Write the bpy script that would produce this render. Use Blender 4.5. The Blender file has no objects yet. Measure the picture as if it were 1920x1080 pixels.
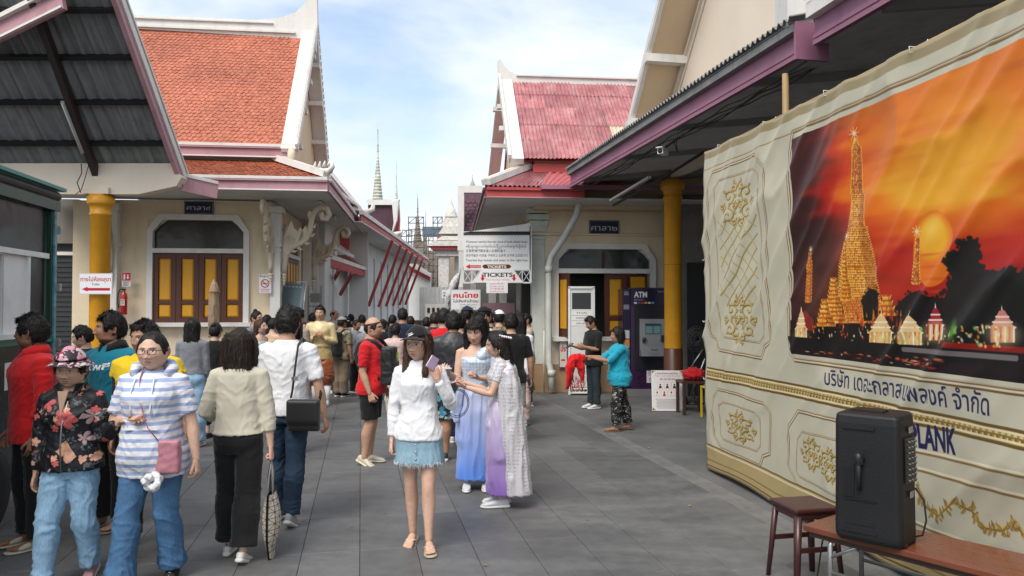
import bpy,math,random
import numpy as np
from mathutils import Vector,Matrix,Euler
# ------------------------------------------------------------------ camera, sky, sun, exposure
S=bpy.context.scene
COL=S.collection
CH=1.70
PITCH=math.radians(1.31)
FPX=1400.0
cam=bpy.data.cameras.new('camera')
cam.lens=FPX/1920*36
cam.sensor_width=36
cam.clip_start=0.1
cam.clip_end=3000
camo=bpy.data.objects.new('camera',cam)
camo.location=(0,0,CH)
camo.rotation_euler=(math.pi/2+PITCH,0,0)
COL.objects.link(camo)
S.camera=camo
SUN_EL,SUN_ROT=math.radians(52),math.radians(-28)
world=bpy.data.worlds.new('World')
S.world=world
world.use_nodes=True
wt=world.node_tree
wt.nodes.clear()
wo=wt.nodes.new('ShaderNodeOutputWorld')
bg=wt.nodes.new('ShaderNodeBackground')
bg.inputs['Strength'].default_value=0.12
sky=wt.nodes.new('ShaderNodeTexSky')
sky.sky_type='NISHITA'
sky.sun_disc=False
sky.sun_elevation=SUN_EL
sky.sun_rotation=SUN_ROT
sky.dust_density=1.5
sky.altitude=20
tc=wt.nodes.new('ShaderNodeTexCoord')
mp=wt.nodes.new('ShaderNodeMapping')
mp.inputs['Scale'].default_value=(1.0,1.0,2.6)
mp.inputs['Location'].default_value=(3.1,1.7,0.42)
n1=wt.nodes.new('ShaderNodeTexNoise')
n1.inputs['Scale'].default_value=2.6
n1.inputs['Detail'].default_value=9
n1.inputs['Roughness'].default_value=0.55
n1.inputs['Distortion'].default_value=0.25
cr=wt.nodes.new('ShaderNodeValToRGB')
cr.color_ramp.elements[0].position=0.34
cr.color_ramp.elements[0].color=(0.26,0.26,0.26,1)
cr.color_ramp.elements[1].position=0.56
cr.color_ramp.elements[1].color=(0.96,0.96,0.96,1)
n2=wt.nodes.new('ShaderNodeTexNoise')
n2.inputs['Scale'].default_value=5.0
n2.inputs['Detail'].default_value=5
cc=wt.nodes.new('ShaderNodeValToRGB')
cc.color_ramp.elements[0].position=0.3
cc.color_ramp.elements[0].color=(3.3,3.75,4.2,1)
cc.color_ramp.elements[1].position=0.7
cc.color_ramp.elements[1].color=(4.6,4.7,4.75,1)
mx=wt.nodes.new('ShaderNodeMix')
mx.data_type='RGBA'
wt.links.new(tc.outputs['Generated'],mp.inputs['Vector'])
wt.links.new(mp.outputs['Vector'],n1.inputs['Vector'])
wt.links.new(mp.outputs['Vector'],n2.inputs['Vector'])
wt.links.new(n1.outputs['Fac'],cr.inputs['Fac'])
wt.links.new(n2.outputs['Fac'],cc.inputs['Fac'])
wt.links.new(cr.outputs['Color'],mx.inputs['Factor'])
wt.links.new(sky.outputs['Color'],mx.inputs['A'])
wt.links.new(cc.outputs['Color'],mx.inputs['B'])
wt.links.new(mx.outputs['Result'],bg.inputs['Color'])
wt.links.new(bg.outputs['Background'],wo.inputs['Surface'])
sl=bpy.data.lights.new('sun','SUN')
sl.energy=1.65
sl.angle=math.radians(32)
sl.color=(1.0,0.93,0.84)
so=bpy.data.objects.new('sun',sl)
_d=Vector((math.sin(SUN_ROT)*math.cos(SUN_EL),math.cos(SUN_ROT)*math.cos(SUN_EL)*-1,math.sin(SUN_EL)))
sky.sun_rotation=math.atan2(_d.x,_d.y)
so.rotation_euler=_d.to_track_quat('Z','Y').to_euler()
so.location=(0,0,30)
COL.objects.link(so)
S.view_settings.view_transform='Standard'
S.view_settings.look='None'
S.view_settings.gamma=1
S.view_settings.use_curve_mapping=False
S.view_settings.exposure=1.06
S.cycles.max_bounces=6
S.cycles.diffuse_bounces=3
S.cycles.transparent_max_bounces=8
random.seed(7)
RNG=np.random.default_rng(11)
def R(d):return math.radians(d)
def srgb(h):
    if isinstance(h,str):
        h=h.lstrip('#');c=[int(h[i:i+2],16)/255 for i in (0,2,4)]
    else:c=list(h)
    return tuple((x/12.92 if x<=0.04045 else ((x+0.055)/1.055)**2.4) for x in c)
_cp,_sp=math.cos(PITCH),math.sin(PITCH)
def W(px,py,Y):
    """point of the place seen at photo pixel (px,py), Y metres in front of the camera"""
    rx,ry=(px-960)/FPX,(540-py)/FPX
    dy=_cp-ry*_sp;dz=_sp+ry*_cp
    t=Y/dy
    return Vector((rx*t,Y,CH+dz*t))
def GX(px,Y):return (px-960)/FPX*Y
# ------------------------------------------------------------------ mesh helpers
def link(name,me,mats=None,parent=None,loc=None,rot=None):
    o=bpy.data.objects.new(name,me)
    COL.objects.link(o)
    if mats is not None and me is not None and len(me.materials)==0:
        for m in (mats if isinstance(mats,(list,tuple)) else [mats]):
            me.materials.append(m)
    if parent is not None:o.parent=parent
    if loc is not None:o.location=loc
    if rot is not None:o.rotation_euler=rot
    return o
def tag(o,label=None,cat=None,group=None,kind=None):
    if label:o['label']=label
    if cat:o['category']=cat
    if group:o['group']=group
    if kind:o['kind']=kind
    return o
def empty(name,loc=(0,0,0),rz=0,label=None,cat=None,group=None,kind=None):
    o=bpy.data.objects.new(name,None)
    o.empty_display_size=0.2
    o.location=loc;o.rotation_euler=(0,0,rz)
    COL.objects.link(o)
    return tag(o,label,cat,group,kind)
class MB:
    def __init__(s):s.v=[];s.f=[];s.m=[];s.sm=[];s.cur=0;s.smooth=False
    def add(s,vs,fs,mi=None,smooth=None):
        n=len(s.v);s.v.extend([tuple(v) for v in vs])
        for f in fs:
            s.f.append(tuple(i+n for i in f));s.m.append(s.cur if mi is None else mi)
            s.sm.append(s.smooth if smooth is None else smooth)
        return s
    def box(s,c,d,rz=0,M=None,mi=None):
        x,y,z=d[0]/2,d[1]/2,d[2]/2
        vs=[Vector((a*x,b*y,e*z)) for e in (-1,1) for a,b in ((-1,-1),(1,-1),(1,1),(-1,1))]
        if M is not None:vs=[M @ v for v in vs]
        if rz:q=Matrix.Rotation(rz,3,'Z');vs=[q @ v for v in vs]
        vs=[v+Vector(c) for v in vs]
        return s.add(vs,[(3,2,1,0),(4,5,6,7),(0,1,5,4),(1,2,6,5),(2,3,7,6),(3,0,4,7)],mi,False)
    def bar(s,a,b,w,h,up=(0,0,1),mi=None):
        a,b=Vector(a),Vector(b);d=(b-a);L=d.length;d.normalize()
        u=Vector(up);sd=d.cross(u)
        if sd.length<1e-4:sd=d.cross(Vector((1,0,0)))
        sd.normalize();u=sd.cross(d)
        vs=[]
        for p in (a,b):
            for i,j in ((-1,-1),(1,-1),(1,1),(-1,1)):vs.append(p+sd*(i*w/2)+u*(j*h/2))
        return s.add(vs,[(3,2,1,0),(4,5,6,7),(0,1,5,4),(1,2,6,5),(2,3,7,6),(3,0,4,7)],mi,False)
    def prism(s,pts,a,b,mi=None,smooth=False):
        """pts 2-D polygon (list of Vector3 funcs): a,b = callables 2D->3D for both ends"""
        n=len(pts);vs=[a(p) for p in pts]+[b(p) for p in pts]
        fs=[tuple(range(n)),tuple(range(2*n-1,n-1,-1))]
        fs+=[(i,i+n,(i+1) % n+n,(i+1) % n) for i in range(n)]
        fs=[tuple(reversed(f)) for f in fs]
        return s.add(vs,fs,mi,smooth)
    def extr(s,pts,d,mi=None):
        """3-D planar polygon pushed along vector d"""
        d=Vector(d)
        return s.prism(pts,lambda p:Vector(p),lambda p:Vector(p)+d,mi)
    def tube(s,path,r,n=8,mi=None,smooth=True,caps=True,flat=None):
        path=[Vector(p) for p in path];m=len(path)
        rs=r if isinstance(r,(list,tuple)) else [r]*m
        prev=None;vs=[]
        for i,p in enumerate(path):
            t=(path[min(i+1,m-1)]-path[max(i-1,0)])
            if t.length<1e-9:t=Vector((0,0,1))
            t.normalize()
            if prev is None:
                prev=t.cross(Vector((0,0,1)))
                if prev.length<0.05:prev=t.cross(Vector((1,0,0)))
            prev=(prev-t*prev.dot(t)).normalized();q=t.cross(prev)
            ri=rs[i];ra,rb=(ri if isinstance(ri,(tuple,list)) else (ri,ri))
            for k in range(n):
                a=2*math.pi*k/n
                vs.append(p+prev*(ra*math.cos(a))+q*(rb*math.sin(a)))
        fs=[(i*n+k,i*n+(k+1) % n,(i+1)*n+(k+1) % n,(i+1)*n+k) for i in range(m-1) for k in range(n)]
        if caps:fs+=[tuple(range(n-1,-1,-1)),tuple((m-1)*n+k for k in range(n))]
        return s.add(vs,fs,mi,smooth)
    def lathe(s,prof,c=(0,0,0),n=16,mi=None,smooth=True,M=None):
        vs=[];c=Vector(c)
        for r,z in prof:
            for k in range(n):
                a=2*math.pi*k/n;v=Vector((r*math.cos(a),r*math.sin(a),z))
                if M is not None:v=M @ v
                vs.append(v+c)
        m=len(prof)
        fs=[(i*n+k,i*n+(k+1) % n,(i+1)*n+(k+1) % n,(i+1)*n+k) for i in range(m-1) for k in range(n)]
        fs+=[tuple(range(n-1,-1,-1)),tuple((m-1)*n+k for k in range(n))]
        return s.add(vs,fs,mi,smooth)
    def ball(s,c,r,n=10,m=7,mi=None):
        r=r if isinstance(r,(tuple,list)) else (r,r,r);c=Vector(c);vs=[];
        for i in range(m+1):
            ph=math.pi*(i+0.02)/(m+0.04)-math.pi/2
            for k in range(n):
                a=2*math.pi*k/n
                vs.append(c+Vector((r[0]*math.cos(ph)*math.cos(a),r[1]*math.cos(ph)*math.sin(a),r[2]*math.sin(ph))))
        fs=[(i*n+k,i*n+(k+1) % n,(i+1)*n+(k+1) % n,(i+1)*n+k) for i in range(m) for k in range(n)]
        fs+=[tuple(range(n-1,-1,-1)),tuple(m*n+k for k in range(n))]
        return s.add(vs,fs,mi,True)
    def mesh(s,name='mesh'):
        me=bpy.data.meshes.new(name)
        me.from_pydata(s.v,[],s.f)
        me.polygons.foreach_set('material_index',s.m)
        me.polygons.foreach_set('use_smooth',s.sm)
        me.update()
        return me
    def build(s,name,mats,parent=None,label=None,cat=None,group=None,kind=None,loc=None,rot=None):
        o=link(name,s.mesh(name),mats,parent,loc,rot)
        return tag(o,label,cat,group,kind)
def boxo(name,m,c,d,parent=None,rz=0,bevel=0,**k):
    o=MB().box((0,0,0),d).build(name,m,parent,loc=c,rot=(0,0,rz),**k)
    if bevel:
        b=o.modifiers.new('bevel','BEVEL');b.width=bevel;b.segments=2
    return o
# ------------------------------------------------------------------ materials
class NT:
    """tiny node wiring helper"""
    def __init__(s,name):
        s.mat=bpy.data.materials.new(name);s.mat.use_nodes=True
        s.t=s.mat.node_tree;s.b=s.t.nodes['Principled BSDF'];s.tc=None
    def n(s,ty,**kw):
        nd=s.t.nodes.new(ty)
        for k,v in kw.items():setattr(nd,k,v)
        return nd
    def l(s,a,b):s.t.links.new(a,b)
    def coord(s,scale=(1,1,1),loc=(0,0,0),rot=(0,0,0),kind='Object'):
        if s.tc is None:s.tc=s.n('ShaderNodeTexCoord')
        m=s.n('ShaderNodeMapping');m.inputs['Scale'].default_value=scale
        m.inputs['Location'].default_value=loc;m.inputs['Rotation'].default_value=rot
        s.l(s.tc.outputs[kind],m.inputs['Vector']);return m.outputs['Vector']
    def noise(s,vec,scale,detail=4,rough=0.55,dist=0):
        n=s.n('ShaderNodeTexNoise');n.inputs['Scale'].default_value=scale
        n.inputs['Detail'].default_value=detail;n.inputs['Roughness'].default_value=rough
        n.inputs['Distortion'].default_value=dist
        s.l(vec,n.inputs['Vector']);return n.outputs['Fac']
    def ramp(s,fac,stops,interp='LINEAR'):
        r=s.n('ShaderNodeValToRGB');r.color_ramp.interpolation=interp
        e=r.color_ramp.elements
        while len(e)<len(stops):e.new(0.5)
        for i,(p,c) in enumerate(stops):
            e[i].position=p
            e[i].color=(c,c,c,1) if isinstance(c,(int,float)) else (*c[:3],1)
        s.l(fac,r.inputs['Fac']);return r.outputs['Color']
    def mix(s,fac,a,b,mode='MIX'):
        m=s.n('ShaderNodeMix',data_type='RGBA',blend_type=mode)
        for k,v in (('Factor',fac),('A',a),('B',b)):
            if isinstance(v,(int,float)):m.inputs[k].default_value=v if k=='Factor' else (v,v,v,1)
            elif isinstance(v,tuple):m.inputs[k].default_value=(*v[:3],1)
            else:s.l(v,m.inputs[k])
        return m.outputs['Result']
    def math(s,op,a,b=0.0,c=None):
        m=s.n('ShaderNodeMath',operation=op)
        for i,v in enumerate((a,b) if c is None else (a,b,c)):
            if isinstance(v,(int,float)):m.inputs[i].default_value=v
            else:s.l(v,m.inputs[i])
        return m.outputs[0]
    def sep(s,vec):
        m=s.n('ShaderNodeSeparateXYZ');s.l(vec,m.inputs[0]);return m.outputs
    def bump(s,h,strength=0.3,dist=0.01):
        b=s.n('ShaderNodeBump');b.inputs['Strength'].default_value=strength
        b.inputs['Distance'].default_value=dist
        s.l(h,b.inputs['Height']);s.l(b.outputs['Normal'],s.b.inputs['Normal'])
    def col(s,c):
        if isinstance(c,tuple):s.b.inputs['Base Color'].default_value=(*c[:3],1)
        else:s.l(c,s.b.inputs['Base Color'])
    def set(s,rough=None,metal=None,spec=None,sheen=None):
        if rough is not None:
            if isinstance(rough,(int,float)):s.b.inputs['Roughness'].default_value=rough
            else:s.l(rough,s.b.inputs['Roughness'])
        if metal is not None:s.b.inputs['Metallic'].default_value=metal
        if spec is not None:s.b.inputs['Specular IOR Level'].default_value=spec
        if sheen is not None:s.b.inputs['Sheen Weight'].default_value=sheen
        return s.mat
_mc={}
def mat(name,c,rough=0.6,metal=0,spec=0.5,var=0.12,vs=3.0,bump=0.0,bs=60,dirt=0.0,stretch=(1,1,1)):
    """painted / plain surface: mottled colour, optional fine relief and grime"""
    if name in _mc:return _mc[name]
    if isinstance(c,str):c=srgb(c)
    n=NT(name);v=n.coord(stretch)
    f=n.noise(v,vs,6,0.6)
    lo=tuple(x*(1-var) for x in c);hi=tuple(min(1,x*(1+var)) for x in c)
    col=n.ramp(f,[(0.3,lo),(0.7,hi)])
    if dirt:
        d=n.noise(n.coord((1,1,0.25),(5,3,1)),vs*2.2,8,0.7)
        dm=n.ramp(d,[(0.5,0.0),(0.75,dirt)])
        col=n.mix(dm,col,tuple(x*0.35 for x in c))
    n.col(col)
    if bump:n.bump(n.noise(n.coord(stretch),bs,4),bump,0.01)
    rr=n.ramp(f,[(0.2,max(0,rough-0.08)),(0.8,min(1,rough+0.08))])
    _mc[name]=n.set(rr,metal,spec)
    return _mc[name]
def fab(name,c,rough=0.85,var=0.10,weave=260,bump=0.25,sheen=0.15,spec=0.25):
    """cloth"""
    if name in _mc:return _mc[name]
    if isinstance(c,str):c=srgb(c)
    n=NT(name);f=n.noise(n.coord(),7,4)
    g=n.noise(n.coord(),weave,2)
    col=n.ramp(f,[(0.3,tuple(x*(1-var) for x in c)),(0.7,tuple(min(1,x*(1+var)) for x in c))])
    n.col(n.mix(0.35,col,n.ramp(g,[(0.3,tuple(x*0.75 for x in c)),(0.7,tuple(min(1,x*1.15) for x in c))])))
    h=n.mix(0.35,n.noise(n.coord((1,1,0.7)),26,4),g)
    n.bump(h,bump,0.006)
    _mc[name]=n.set(rough,0,spec,sheen)
    return _mc[name]
# ------------------------------------------------------------------ numpy noise
def vnoise(P,seed=0):
    """smooth value noise, P (n,3) -> (n,) in -1..1"""
    P=np.asarray(P,dtype=np.float64)+seed*17.13
    i=np.floor(P).astype(np.int64);f=P-i;f=f*f*(3-2*f)
    def h(a):
        n=(a[:,0]*73856093) ^ (a[:,1]*19349663) ^ (a[:,2]*83492791)
        n=(n ^ (n >> 13))*1274126177;n=n ^ (n >> 16)
        return (n & 0xffff)/32767.5-1
    r=0
    for dx in (0,1):
        wx=f[:,0] if dx else 1-f[:,0]
        for dy in (0,1):
            wy=f[:,1] if dy else 1-f[:,1]
            for dz in (0,1):
                wz=f[:,2] if dz else 1-f[:,2]
                r=r+wx*wy*wz*h(i+np.array([dx,dy,dz]))
    return r
def sstep(x,a,b):
    t=np.clip((x-a)/(b-a),0,1);return t*t*(3-2*t)
# ------------------------------------------------------------------ printed canvases (flat print only)
class Canvas:
    def __init__(s,w,h,bgc='#ffffff'):
        s.w,s.h=w,h;s.a=np.ones((h,w,4),dtype=np.float32);s.a[...,:3]=s.c(bgc)
    @staticmethod
    def c(c):
        if isinstance(c,str):c=c.lstrip('#');return np.array([int(c[i:i+2],16)/255 for i in (0,2,4)],dtype=np.float32)
        return np.array(c,dtype=np.float32)
    def _bb(s,x0,y0,x1,y1):
        return max(0,int(x0)-1),max(0,int(y0)-1),min(s.w,int(x1)+2),min(s.h,int(y1)+2)
    def poly(s,pts,c,al=1.0):
        """y down, pixel units"""
        pts=np.array(pts,dtype=np.float64)
        x0,y0,x1,y1=s._bb(pts[:,0].min(),pts[:,1].min(),pts[:,0].max(),pts[:,1].max())
        if x1<=x0 or y1<=y0:return s
        X,Y=np.meshgrid(np.arange(x0,x1)+0.5,np.arange(y0,y1)+0.5)
        acc=np.zeros(X.shape,dtype=np.float32)
        for ox,oy in ((-.25,-.25),(.25,.25)):
            ins=np.zeros(X.shape,dtype=bool);n=len(pts);xx=X+ox;yy=Y+oy
            for i in range(n):
                ax,ay=pts[i];bx,by=pts[(i+1) % n]
                if ay==by:continue
                cnd=((ay>yy) != (by>yy)) & (xx<(bx-ax)*(yy-ay)/(by-ay)+ax)
                ins ^= cnd
            acc+=ins*0.5
        m=(acc*al)[...,None];s.a[y0:y1,x0:x1,:3]=s.a[y0:y1,x0:x1,:3]*(1-m)+s.c(c)*m
        return s
    def rect(s,x0,y0,x1,y1,c,al=1.0):return s.poly([(x0,y0),(x1,y0),(x1,y1),(x0,y1)],c,al)
    def line(s,pts,wd,c,al=1.0):
        for (ax,ay),(bx,by) in zip(pts[:-1],pts[1:]):
            x0,y0,x1,y1=s._bb(min(ax,bx)-wd,min(ay,by)-wd,max(ax,bx)+wd,max(ay,by)+wd)
            if x1<=x0 or y1<=y0:continue
            X,Y=np.meshgrid(np.arange(x0,x1)+0.5,np.arange(y0,y1)+0.5)
            dx,dy=bx-ax,by-ay;L=dx*dx+dy*dy+1e-9
            t=np.clip(((X-ax)*dx+(Y-ay)*dy)/L,0,1)
            d=np.hypot(X-ax-t*dx,Y-ay-t*dy)
            m=(np.clip(wd/2+0.5-d,0,1)*al)[...,None].astype(np.float32)
            s.a[y0:y1,x0:x1,:3]=s.a[y0:y1,x0:x1,:3]*(1-m)+s.c(c)*m
        return s
    def blob(s,x,y,rx,ry,c,al=1.0,soft=0.15):
        x0,y0,x1,y1=s._bb(x-rx*1.1,y-ry*1.1,x+rx*1.1,y+ry*1.1)
        if x1<=x0 or y1<=y0:return s
        X,Y=np.meshgrid(np.arange(x0,x1)+0.5,np.arange(y0,y1)+0.5)
        d=np.hypot((X-x)/rx,(Y-y)/ry)
        m=(np.clip((1-d)/soft,0,1)*al)[...,None].astype(np.float32)
        s.a[y0:y1,x0:x1,:3]=s.a[y0:y1,x0:x1,:3]*(1-m)+s.c(c)*m
        return s
    def text(s,t,x,y,h,c,w=None,al=1.0,bold=0.0,align='L',warp=None):
        """t drawn with its baseline at y and capital height about h; w forces the width"""
        cu=bpy.data.curves.new('t','FONT');cu.body=t;cu.size=1.0;cu.offset=bold;cu.resolution_u=3
        ob=bpy.data.objects.new('t',cu);me=bpy.data.meshes.new_from_object(ob)
        me.calc_loop_triangles()
        V=np.zeros(len(me.vertices)*3);me.vertices.foreach_get('co',V);V=V.reshape(-1,3)
        T=np.zeros(len(me.loop_triangles)*3,dtype=np.int32);me.loop_triangles.foreach_get('vertices',T);T=T.reshape(-1,3)
        bpy.data.objects.remove(ob);bpy.data.curves.remove(cu);bpy.data.meshes.remove(me)
        if len(V)==0:return s
        wx=V[:,0].max()-V[:,0].min();sc=h/0.7;sx=sc if w is None else w/wx
        V[:,0]-=V[:,0].min();wd=wx*sx
        ox=x if align=='L' else (x-wd/2 if align=='C' else x-wd)
        P=np.stack([ox+V[:,0]*sx,y-V[:,1]*sc],1)
        if warp is not None:P=np.array([warp(*p) for p in P])
        x0,y0,x1,y1=s._bb(P[:,0].min(),P[:,1].min(),P[:,0].max(),P[:,1].max())
        if x1<=x0 or y1<=y0:return s
        SS=3;acc=np.zeros(((y1-y0)*SS,(x1-x0)*SS),dtype=bool)
        for tri in T:
            q=(P[tri]-[x0,y0])*SS
            a0,b0=np.floor(q.min(0)).astype(int);a1,b1=np.ceil(q.max(0)).astype(int)+1
            a0=max(a0,0);b0=max(b0,0);a1=min(a1,acc.shape[1]);b1=min(b1,acc.shape[0])
            if a1<=a0 or b1<=b0:continue
            X,Y=np.meshgrid(np.arange(a0,a1)+.5,np.arange(b0,b1)+.5)
            e=[(q[(i+1) % 3,0]-q[i,0])*(Y-q[i,1])-(q[(i+1) % 3,1]-q[i,1])*(X-q[i,0]) for i in range(3)]
            ins=((e[0]>=0) & (e[1]>=0) & (e[2]>=0)) | ((e[0]<=0) & (e[1]<=0) & (e[2]<=0))
            acc[b0:b1,a0:a1] |= ins
        m=acc.reshape(y1-y0,SS,x1-x0,SS).mean((1,3)).astype(np.float32)[...,None]*al
        s.a[y0:y1,x0:x1,:3]=s.a[y0:y1,x0:x1,:3]*(1-m)+s.c(c)*m
        return s
    def material(s,name,rough=0.5,spec=0.4,bump=None,gain=0.8):
        im=bpy.data.images.new(name,s.w,s.h)
        im.pixels.foreach_set(np.ascontiguousarray(s.a[::-1]).ravel());im.pack()
        n=NT(name);t=n.n('ShaderNodeTexImage');t.image=im;t.extension='EXTEND'
        uv=n.n('ShaderNodeTexCoord');n.l(uv.outputs['UV'],t.inputs['Vector'])
        n.col(n.mix(1.0,t.outputs['Color'],(gain,gain,gain),'MULTIPLY'))
        if bump:n.bump(n.noise(n.coord(),bump,3),0.2,0.01)
        return n.set(rough,0,spec)
def panel(name,canvas_mat,edge_mat,w,h,t,parent,loc=(0,0,0),rot=(0,0,0),**k):
    """board in its local XZ plane, printed on the -Y face"""
    me=bpy.data.meshes.new(name)
    x,z=w/2,h/2
    vs=[(-x,0,-z),(x,0,-z),(x,0,z),(-x,0,z),(-x,t,-z),(x,t,-z),(x,t,z),(-x,t,z)]
    fs=[(0,1,2,3),(5,4,7,6),(4,5,1,0),(3,2,6,7),(4,0,3,7),(1,5,6,2)]
    me.from_pydata(vs,[],fs);me.materials.append(canvas_mat);me.materials.append(edge_mat)
    me.polygons.foreach_set('material_index',[0,1,1,1,1,1])
    uv=me.uv_layers.new(name='UVMap')
    for li,c in zip(range(4),((0,0),(1,0),(1,1),(0,1))):uv.data[li].uv=c
    me.update()
    o=link(name,me,None,parent,loc,rot)
    return tag(o,**k)
# ------------------------------------------------------------------ people
def V3(*a):return Vector(a)
def _loft_h(mb,secs,n=20):
    """horizontal elliptical sections (cx,cy,z,rx,ry)"""
    vs=[]
    for cx,cy,z,rx,ry in secs:
        for k in range(n):
            a=2*math.pi*k/n;ca,sa=math.cos(a),math.sin(a)
            e=0.85
            vs.append((cx+rx*math.copysign(abs(ca)**e,ca),cy+ry*math.copysign(abs(sa)**e,sa),z))
    m=len(secs)
    fs=[(i*n+k,i*n+(k+1) % n,(i+1)*n+(k+1) % n,(i+1)*n+k) for i in range(m-1) for k in range(n)]
    fs+=[tuple(range(n-1,-1,-1)),tuple((m-1)*n+k for k in range(n))]
    if secs[0][2]>secs[-1][2]:fs=[tuple(reversed(f)) for f in fs]
    mb.add(vs,fs,0,True)
def remesh(mb,vox,smooth=4,fac=0.5):
    me=mb.mesh('tmp') if isinstance(mb,MB) else mb
    o=bpy.data.objects.new('tmp',me);COL.objects.link(o)
    r=o.modifiers.new('r','REMESH');r.mode='VOXEL';r.voxel_size=vox;r.use_smooth_shade=True
    if smooth:
        s=o.modifiers.new('s','SMOOTH');s.iterations=smooth;s.factor=fac
    dg=bpy.context.evaluated_depsgraph_get()
    out=bpy.data.meshes.new_from_object(o.evaluated_get(dg))
    bpy.data.objects.remove(o);bpy.data.meshes.remove(me)
    return out
def getco(me):
    a=np.zeros(len(me.vertices)*3,dtype=np.float32);me.vertices.foreach_get('co',a);return a.reshape(-1,3).astype(np.float64)
def getno(me):
    a=np.zeros(len(me.vertices)*3,dtype=np.float32);me.vertex_normals.foreach_get('vector',a);return a.reshape(-1,3).astype(np.float64)
def setco(me,P):me.vertices.foreach_set('co',P.astype(np.float32).ravel());me.update()
def setcol(me,C,name='Col'):
    at=me.color_attributes.get(name) or me.color_attributes.new(name,'FLOAT_COLOR','POINT')
    if C.shape[1]==3:C=np.concatenate([C,np.ones((len(C),1))],1)
    at.data.foreach_set('color',C.astype(np.float32).ravel())
def arrays(me):
    """vertices and faces of a mesh as plain arrays"""
    P=getco(me)
    lt=np.zeros(len(me.polygons),dtype=np.int32);me.polygons.foreach_get('loop_total',lt)
    li=np.zeros(len(me.loops),dtype=np.int32);me.loops.foreach_get('vertex_index',li)
    return P,lt,li
def join_arrays(parts):
    """parts: list of (P, lt, li, color(n,3) or None) -> mesh with colours"""
    Ps=[];lts=[];lis=[];cs=[];off=0
    for P,lt,li,c in parts:
        Ps.append(P);lts.append(lt);lis.append(li+off);off+=len(P)
        cs.append(np.ones((len(P),3)) if c is None else c)
    P=np.concatenate(Ps);lt=np.concatenate(lts);li=np.concatenate(lis);c=np.concatenate(cs)
    me=bpy.data.meshes.new('body')
    me.vertices.add(len(P));me.loops.add(len(li));me.polygons.add(len(lt))
    me.vertices.foreach_set('co',P.astype(np.float32).ravel())
    me.loops.foreach_set('vertex_index',li.astype(np.int32))
    ls=np.concatenate([[0],np.cumsum(lt)[:-1]]).astype(np.int32)
    me.polygons.foreach_set('loop_start',ls)
    me.polygons.foreach_set('loop_total',lt.astype(np.int32))
    me.polygons.foreach_set('use_smooth',np.ones(len(lt),dtype=bool))
    me.update(calc_edges=True);me.validate()
    if len(me.vertices)==len(c):setcol(me,c)
    return me
# ---- head: a grid sculpted by numbers; face towards -Y, centre between the ears
def head_grid(nu,nv):
    t=np.linspace(0,2*math.pi,nu,endpoint=False)
    az=t-0.52*np.sin(t)
    p=np.linspace(0,1,nv)
    pol=p*math.pi
    pol=pol+0.16*np.sin(2*pol)*-1*0.0
    A,Pp=np.meshgrid(az,pol)
    d=np.stack([np.sin(Pp)*np.sin(A),-np.sin(Pp)*np.cos(A),np.cos(Pp)],-1)
    return d
def g2(x,z,x0,z0,sx,sz):return np.exp(-((x-x0)/sx)**2-((z-z0)/sz)**2)
def sculpt(d,f):
    """unit directions -> head surface in metres. f: feature dict"""
    x,y,z=d[...,0].copy(),d[...,1].copy(),d[...,2].copy()
    X=x*0.076*f.get('w',1);Y=y*0.096;Z=z*0.114
    low=np.clip(-z,0,1)
    jaw=f.get('jaw',0.30)
    X=X*(1-jaw*low**1.7)*(1-0.05*np.clip(z,0,1)**2)
    X=np.where(z<-0.35,X*(1+0.18*sstep(-z,.35,.7)*(1-sstep(-z,.86,1.0))),X)
    Y=np.where(Y>0,Y*(1-0.42*sstep(-z,0.1,0.95)),Y*(1-0.02*low))
    Y=np.where((Y<0),Y*(0.97-0.05*np.clip(z,0,1)**2),Y)
    front=sstep(-y,0.15,0.6)
    x_,z_=X,Z
    chub=f.get('chub',0.0);nose=f.get('nose',1.0)
    D=np.zeros_like(X)
    D+=front*0.004*sstep(-z,-0.1,0.4)
    D+=nose*0.010*g2(x_,z_,0,-.004,.0085,.024)
    D+=nose*0.017*g2(x_,z_,0,-.028,.0105,.0105)
    for s in (-1,1):
        D+=0.008*g2(x_,z_,s*.0135,-.033,.0065,.0065)
        D-=0.0095*g2(x_,z_,s*.030,.009,.016,.010)
        D+=0.0050*g2(x_,z_,s*.0305,.008,.0125,.0062)
        D+=0.0045*g2(x_,z_,s*.026,.030,.019,.007)
        D+=(0.004+chub*.006)*g2(x_,z_,s*.040,-.022,.018,.02)
        D-=0.002*g2(x_,z_,s*.026,-.046,.006,.016)
    D+=0.0062*g2(x_,z_,0,-.0525,.019,.0048)
    D+=0.0068*g2(x_,z_,0,-.0655,.016,.0056)
    D-=0.0046*g2(x_,z_,0,-.0590,.021,.0022)
    D-=0.0040*g2(x_,z_,0,-.0770,.016,.006)
    D+=0.0085*g2(x_,z_,0,-.0930,.019,.013)
    D*=sstep(-y,0.1,0.35)
    Y=Y-D
    X=X*(1+chub*0.12*g2(0*x_,z_,0,-.035,1,.04))
    return np.stack([X,Y,Z],-1)
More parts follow.
